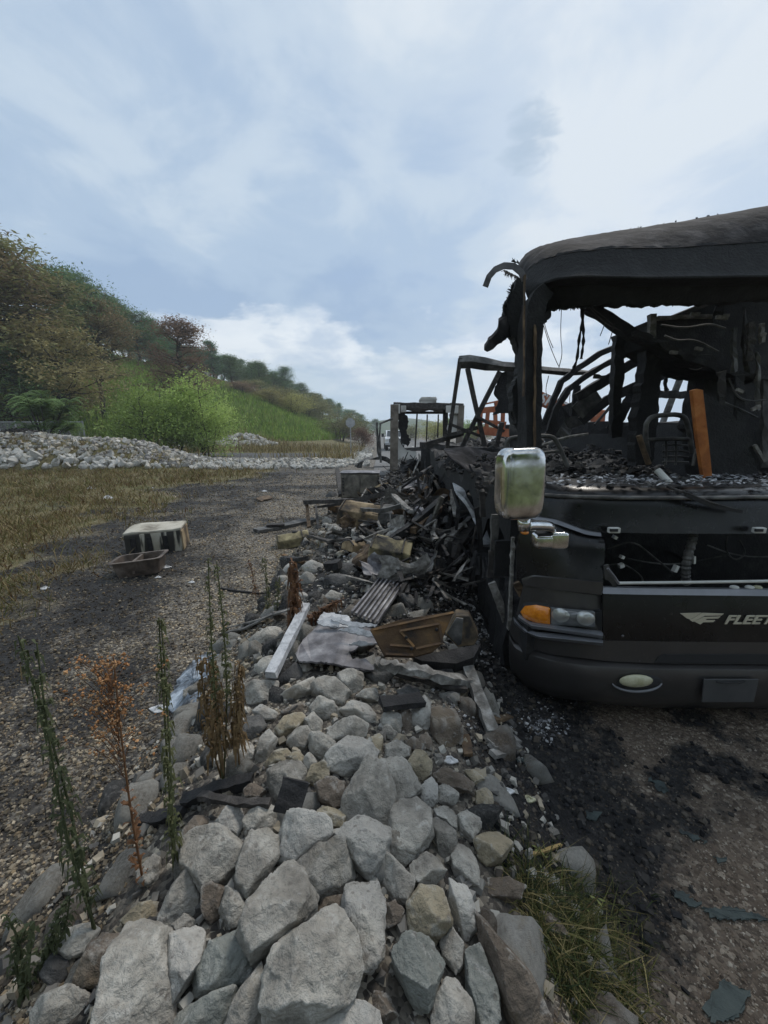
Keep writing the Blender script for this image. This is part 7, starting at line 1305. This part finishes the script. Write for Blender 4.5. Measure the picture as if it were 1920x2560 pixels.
weed('bare rust coloured weed with round seed heads', Cc(705, 970), (268, 1640), 'rust', 60, .04, -.2, 1, .006, .005, .0, end=.5)
weed('upright green weed in front of the bluish sheet', Cc(860, 905), (405, 1545), 'green', 210, .045, .8, 2, .009, .0045)
weed('tall thin green weed with dried brown lower leaves', (560, 1945), (546, 1390), 'green', 260, .04, .3, 2, .006, .005, .35, stemm=WM['green'])
weed('brown wilted weed with hanging leaves left of the ridge', (555, 1945), (520, 1640), 'brown', 260, .07, .95, 3, .022, .006, .25)
weed('second brown wilted weed closer to the rocks', (600, 1935), (590, 1655), 'brown', 170, .07, .95, 2, .015, .006, .3)
weed('red brown drooping weed behind the white post', (735, 1590), (745, 1405), 'red', 220, .10, .9, 2, .03, .010, .2); weed('red brown weed bending right over the ribbed sheet', (740, 1570), (850, 1500), 'red', 120, .09, .8, 1, .0, .010, .3)
weed('thin olive weed on the gravel beyond the hose', (668, 1540), (655, 1400), 'green', 90, .05, .3, 2, .02); weed('second thin olive weed beyond the hose, nearer the rocks', (690, 1535), (684, 1440), 'green', 60, .05, .3, 2, .02); weed('small brown weed with bent head on the far gravel', (640, 1500), (620, 1400), 'red', 50, .06, .6, 1)
weed('dark weed in the bottom left corner', Cc(105, 1540), Cc(60, 1150), 'dgreen', 150, .04, .5, 3, .012, .005); weed('dark drooping weed near the bottom left stones', Cc(190, 1400), Cc(275, 1055), 'dgreen', 150, .04, .6, 2, .012, .005); pass
def seedheads():      # round rusty seed heads on a branching haze around the rust weed
    b = on_ground(*Cc(705, 970)); P = []; t = [o for o in COL.objects if o.get('label', '').startswith('bare rust')][0]; mb = MB()
    for i in range(85):
        u = random.gauss(262, 52); v = random.uniform(1640, 1880); p = at_y(u, v, b[1] + random.uniform(-.04, .08)); st = at_y(268 + (345 - 268) * ((v + 70 - 1640) / 550), v + random.uniform(50, 90), b[1] + .02); mb.tube([st, (st + p) / 2 + np.array([0, 0, .01]), p], .0009, 3)
        for _ in range(5): P.append(p + np.array([random.gauss(0, .012), random.gauss(0, .012), random.gauss(0, .010)]))
    mb.build('twigs', WM['rust'], t); reg(t.children[-1], kind='stuff'); P = np.array(P); o = chips('seed_heads', P - b, RNG.uniform(.006, .013, len(P)), tones(len(P), [(0.36, 0.18, 0.08), (0.42, 0.24, 0.12), (0.28, 0.13, 0.05)]), flat=.8, shape='oct', align=False); o.parent = t; reg(o, kind='stuff')
seedheads()
def tuft():
    P = []
    while len(P) < 5200:
        u = random.gauss(1400, 100); v = random.gauss(2460, 140)
        if u < 1180 + (v - 2200) * .48 + 12 or v < 2190 or u > 1640: continue
        P.append(at_z(u, v, .02))
    P = np.array(P); n = len(P); h = .012 + .055 * RNG.random(n) ** 1.8; o = blades('grass_tuft', P[:, 0], P[:, 1], h, RNG.uniform(.0015, .006, n), [(0.065, 0.075, 0.02), (0.12, 0.12, 0.04), (0.035, 0.05, 0.016), (0.26, 0.215, 0.10), (0.16, 0.13, 0.055), (0.10, 0.10, 0.035), (0.03, 0.045, 0.016), (0.02, 0.028, 0.012)], 'tangled green and straw coloured grass at the bottom right of the ridge', 'grass', 1.5)
    for i in range(46):
        u = random.gauss(1300, 60); v = random.gauss(2330, 90); b = at_z(u, v, .04); e = b + np.array([random.gauss(-.03, .10), random.gauss(.05, .10), random.uniform(.10, .26)]); mid = (b + e) / 2 + np.array([random.gauss(0, .02), 0, .05])
    mb = MB(); lf = []
    for i in range(60):
        u = random.gauss(1290, 70); v = random.gauss(2330, 100); b = at_z(u, v, .03); e = b + np.array([random.gauss(-.06, .10), random.gauss(.04, .10), random.uniform(.06, .22)]); mid = (b + e) / 2 + np.array([random.gauss(0, .02), 0, .05]); mb.tube([b, mid, e], .0015, 3, 1)
        for k in range(14):
            f = random.random(); c = b * (1 - f) ** 2 + mid * 2 * f * (1 - f) + e * f * f; a = random.uniform(0, 6.28); o1 = np.array([math.cos(a), math.sin(a), random.uniform(-.3, .6)]) * random.uniform(.012, .03); s1 = np.array([-math.sin(a), math.cos(a), 0]) * .004; lf += [c, c + o1 * .5 + s1, c + o1, c + o1 * .5 - s1]
    mb.build('vine_stems', WM['brown'], None, 'thin straw coloured vine stems sprawling over the rocks by the grass', 'vines', None, 'stuff'); V = np.array(lf); reg(link_mesh('vine_leaves', np_mesh('vine_leaves', V, np.arange(len(V)).reshape(-1, 4)), mat('vine_leaf', [(0.3, (0.10, 0.13, 0.03)), (0.7, (0.22, 0.23, 0.07))], 30, .7, bump=0, trans=.2)), 'small yellow green leaves of the vine over the rocks', 'vines', kind='stuff')
tuft()
# ================================================================== HAZE
def haze():
    m = bpy.data.materials.new('haze'); m.use_nodes = True; t = m.node_tree; t.nodes.clear(); out = N(t, 'ShaderNodeOutputMaterial'); v = N(t, 'ShaderNodeVolumePrincipled'); v.inputs['Color'].default_value = (.86, .92, 1, 1); v.inputs['Density'].default_value = HAZE_D; v.inputs['Anisotropy'].default_value = .2
    t.links.new(v.outputs[0], out.inputs['Volume']); mb = MB(); mb.box((0, 160, 30), (880, 760, 66)); o = mb.build('haze', m); o.location = o.location; reg(o, kind='stuff')
HAZE_D = 0.0009
haze()
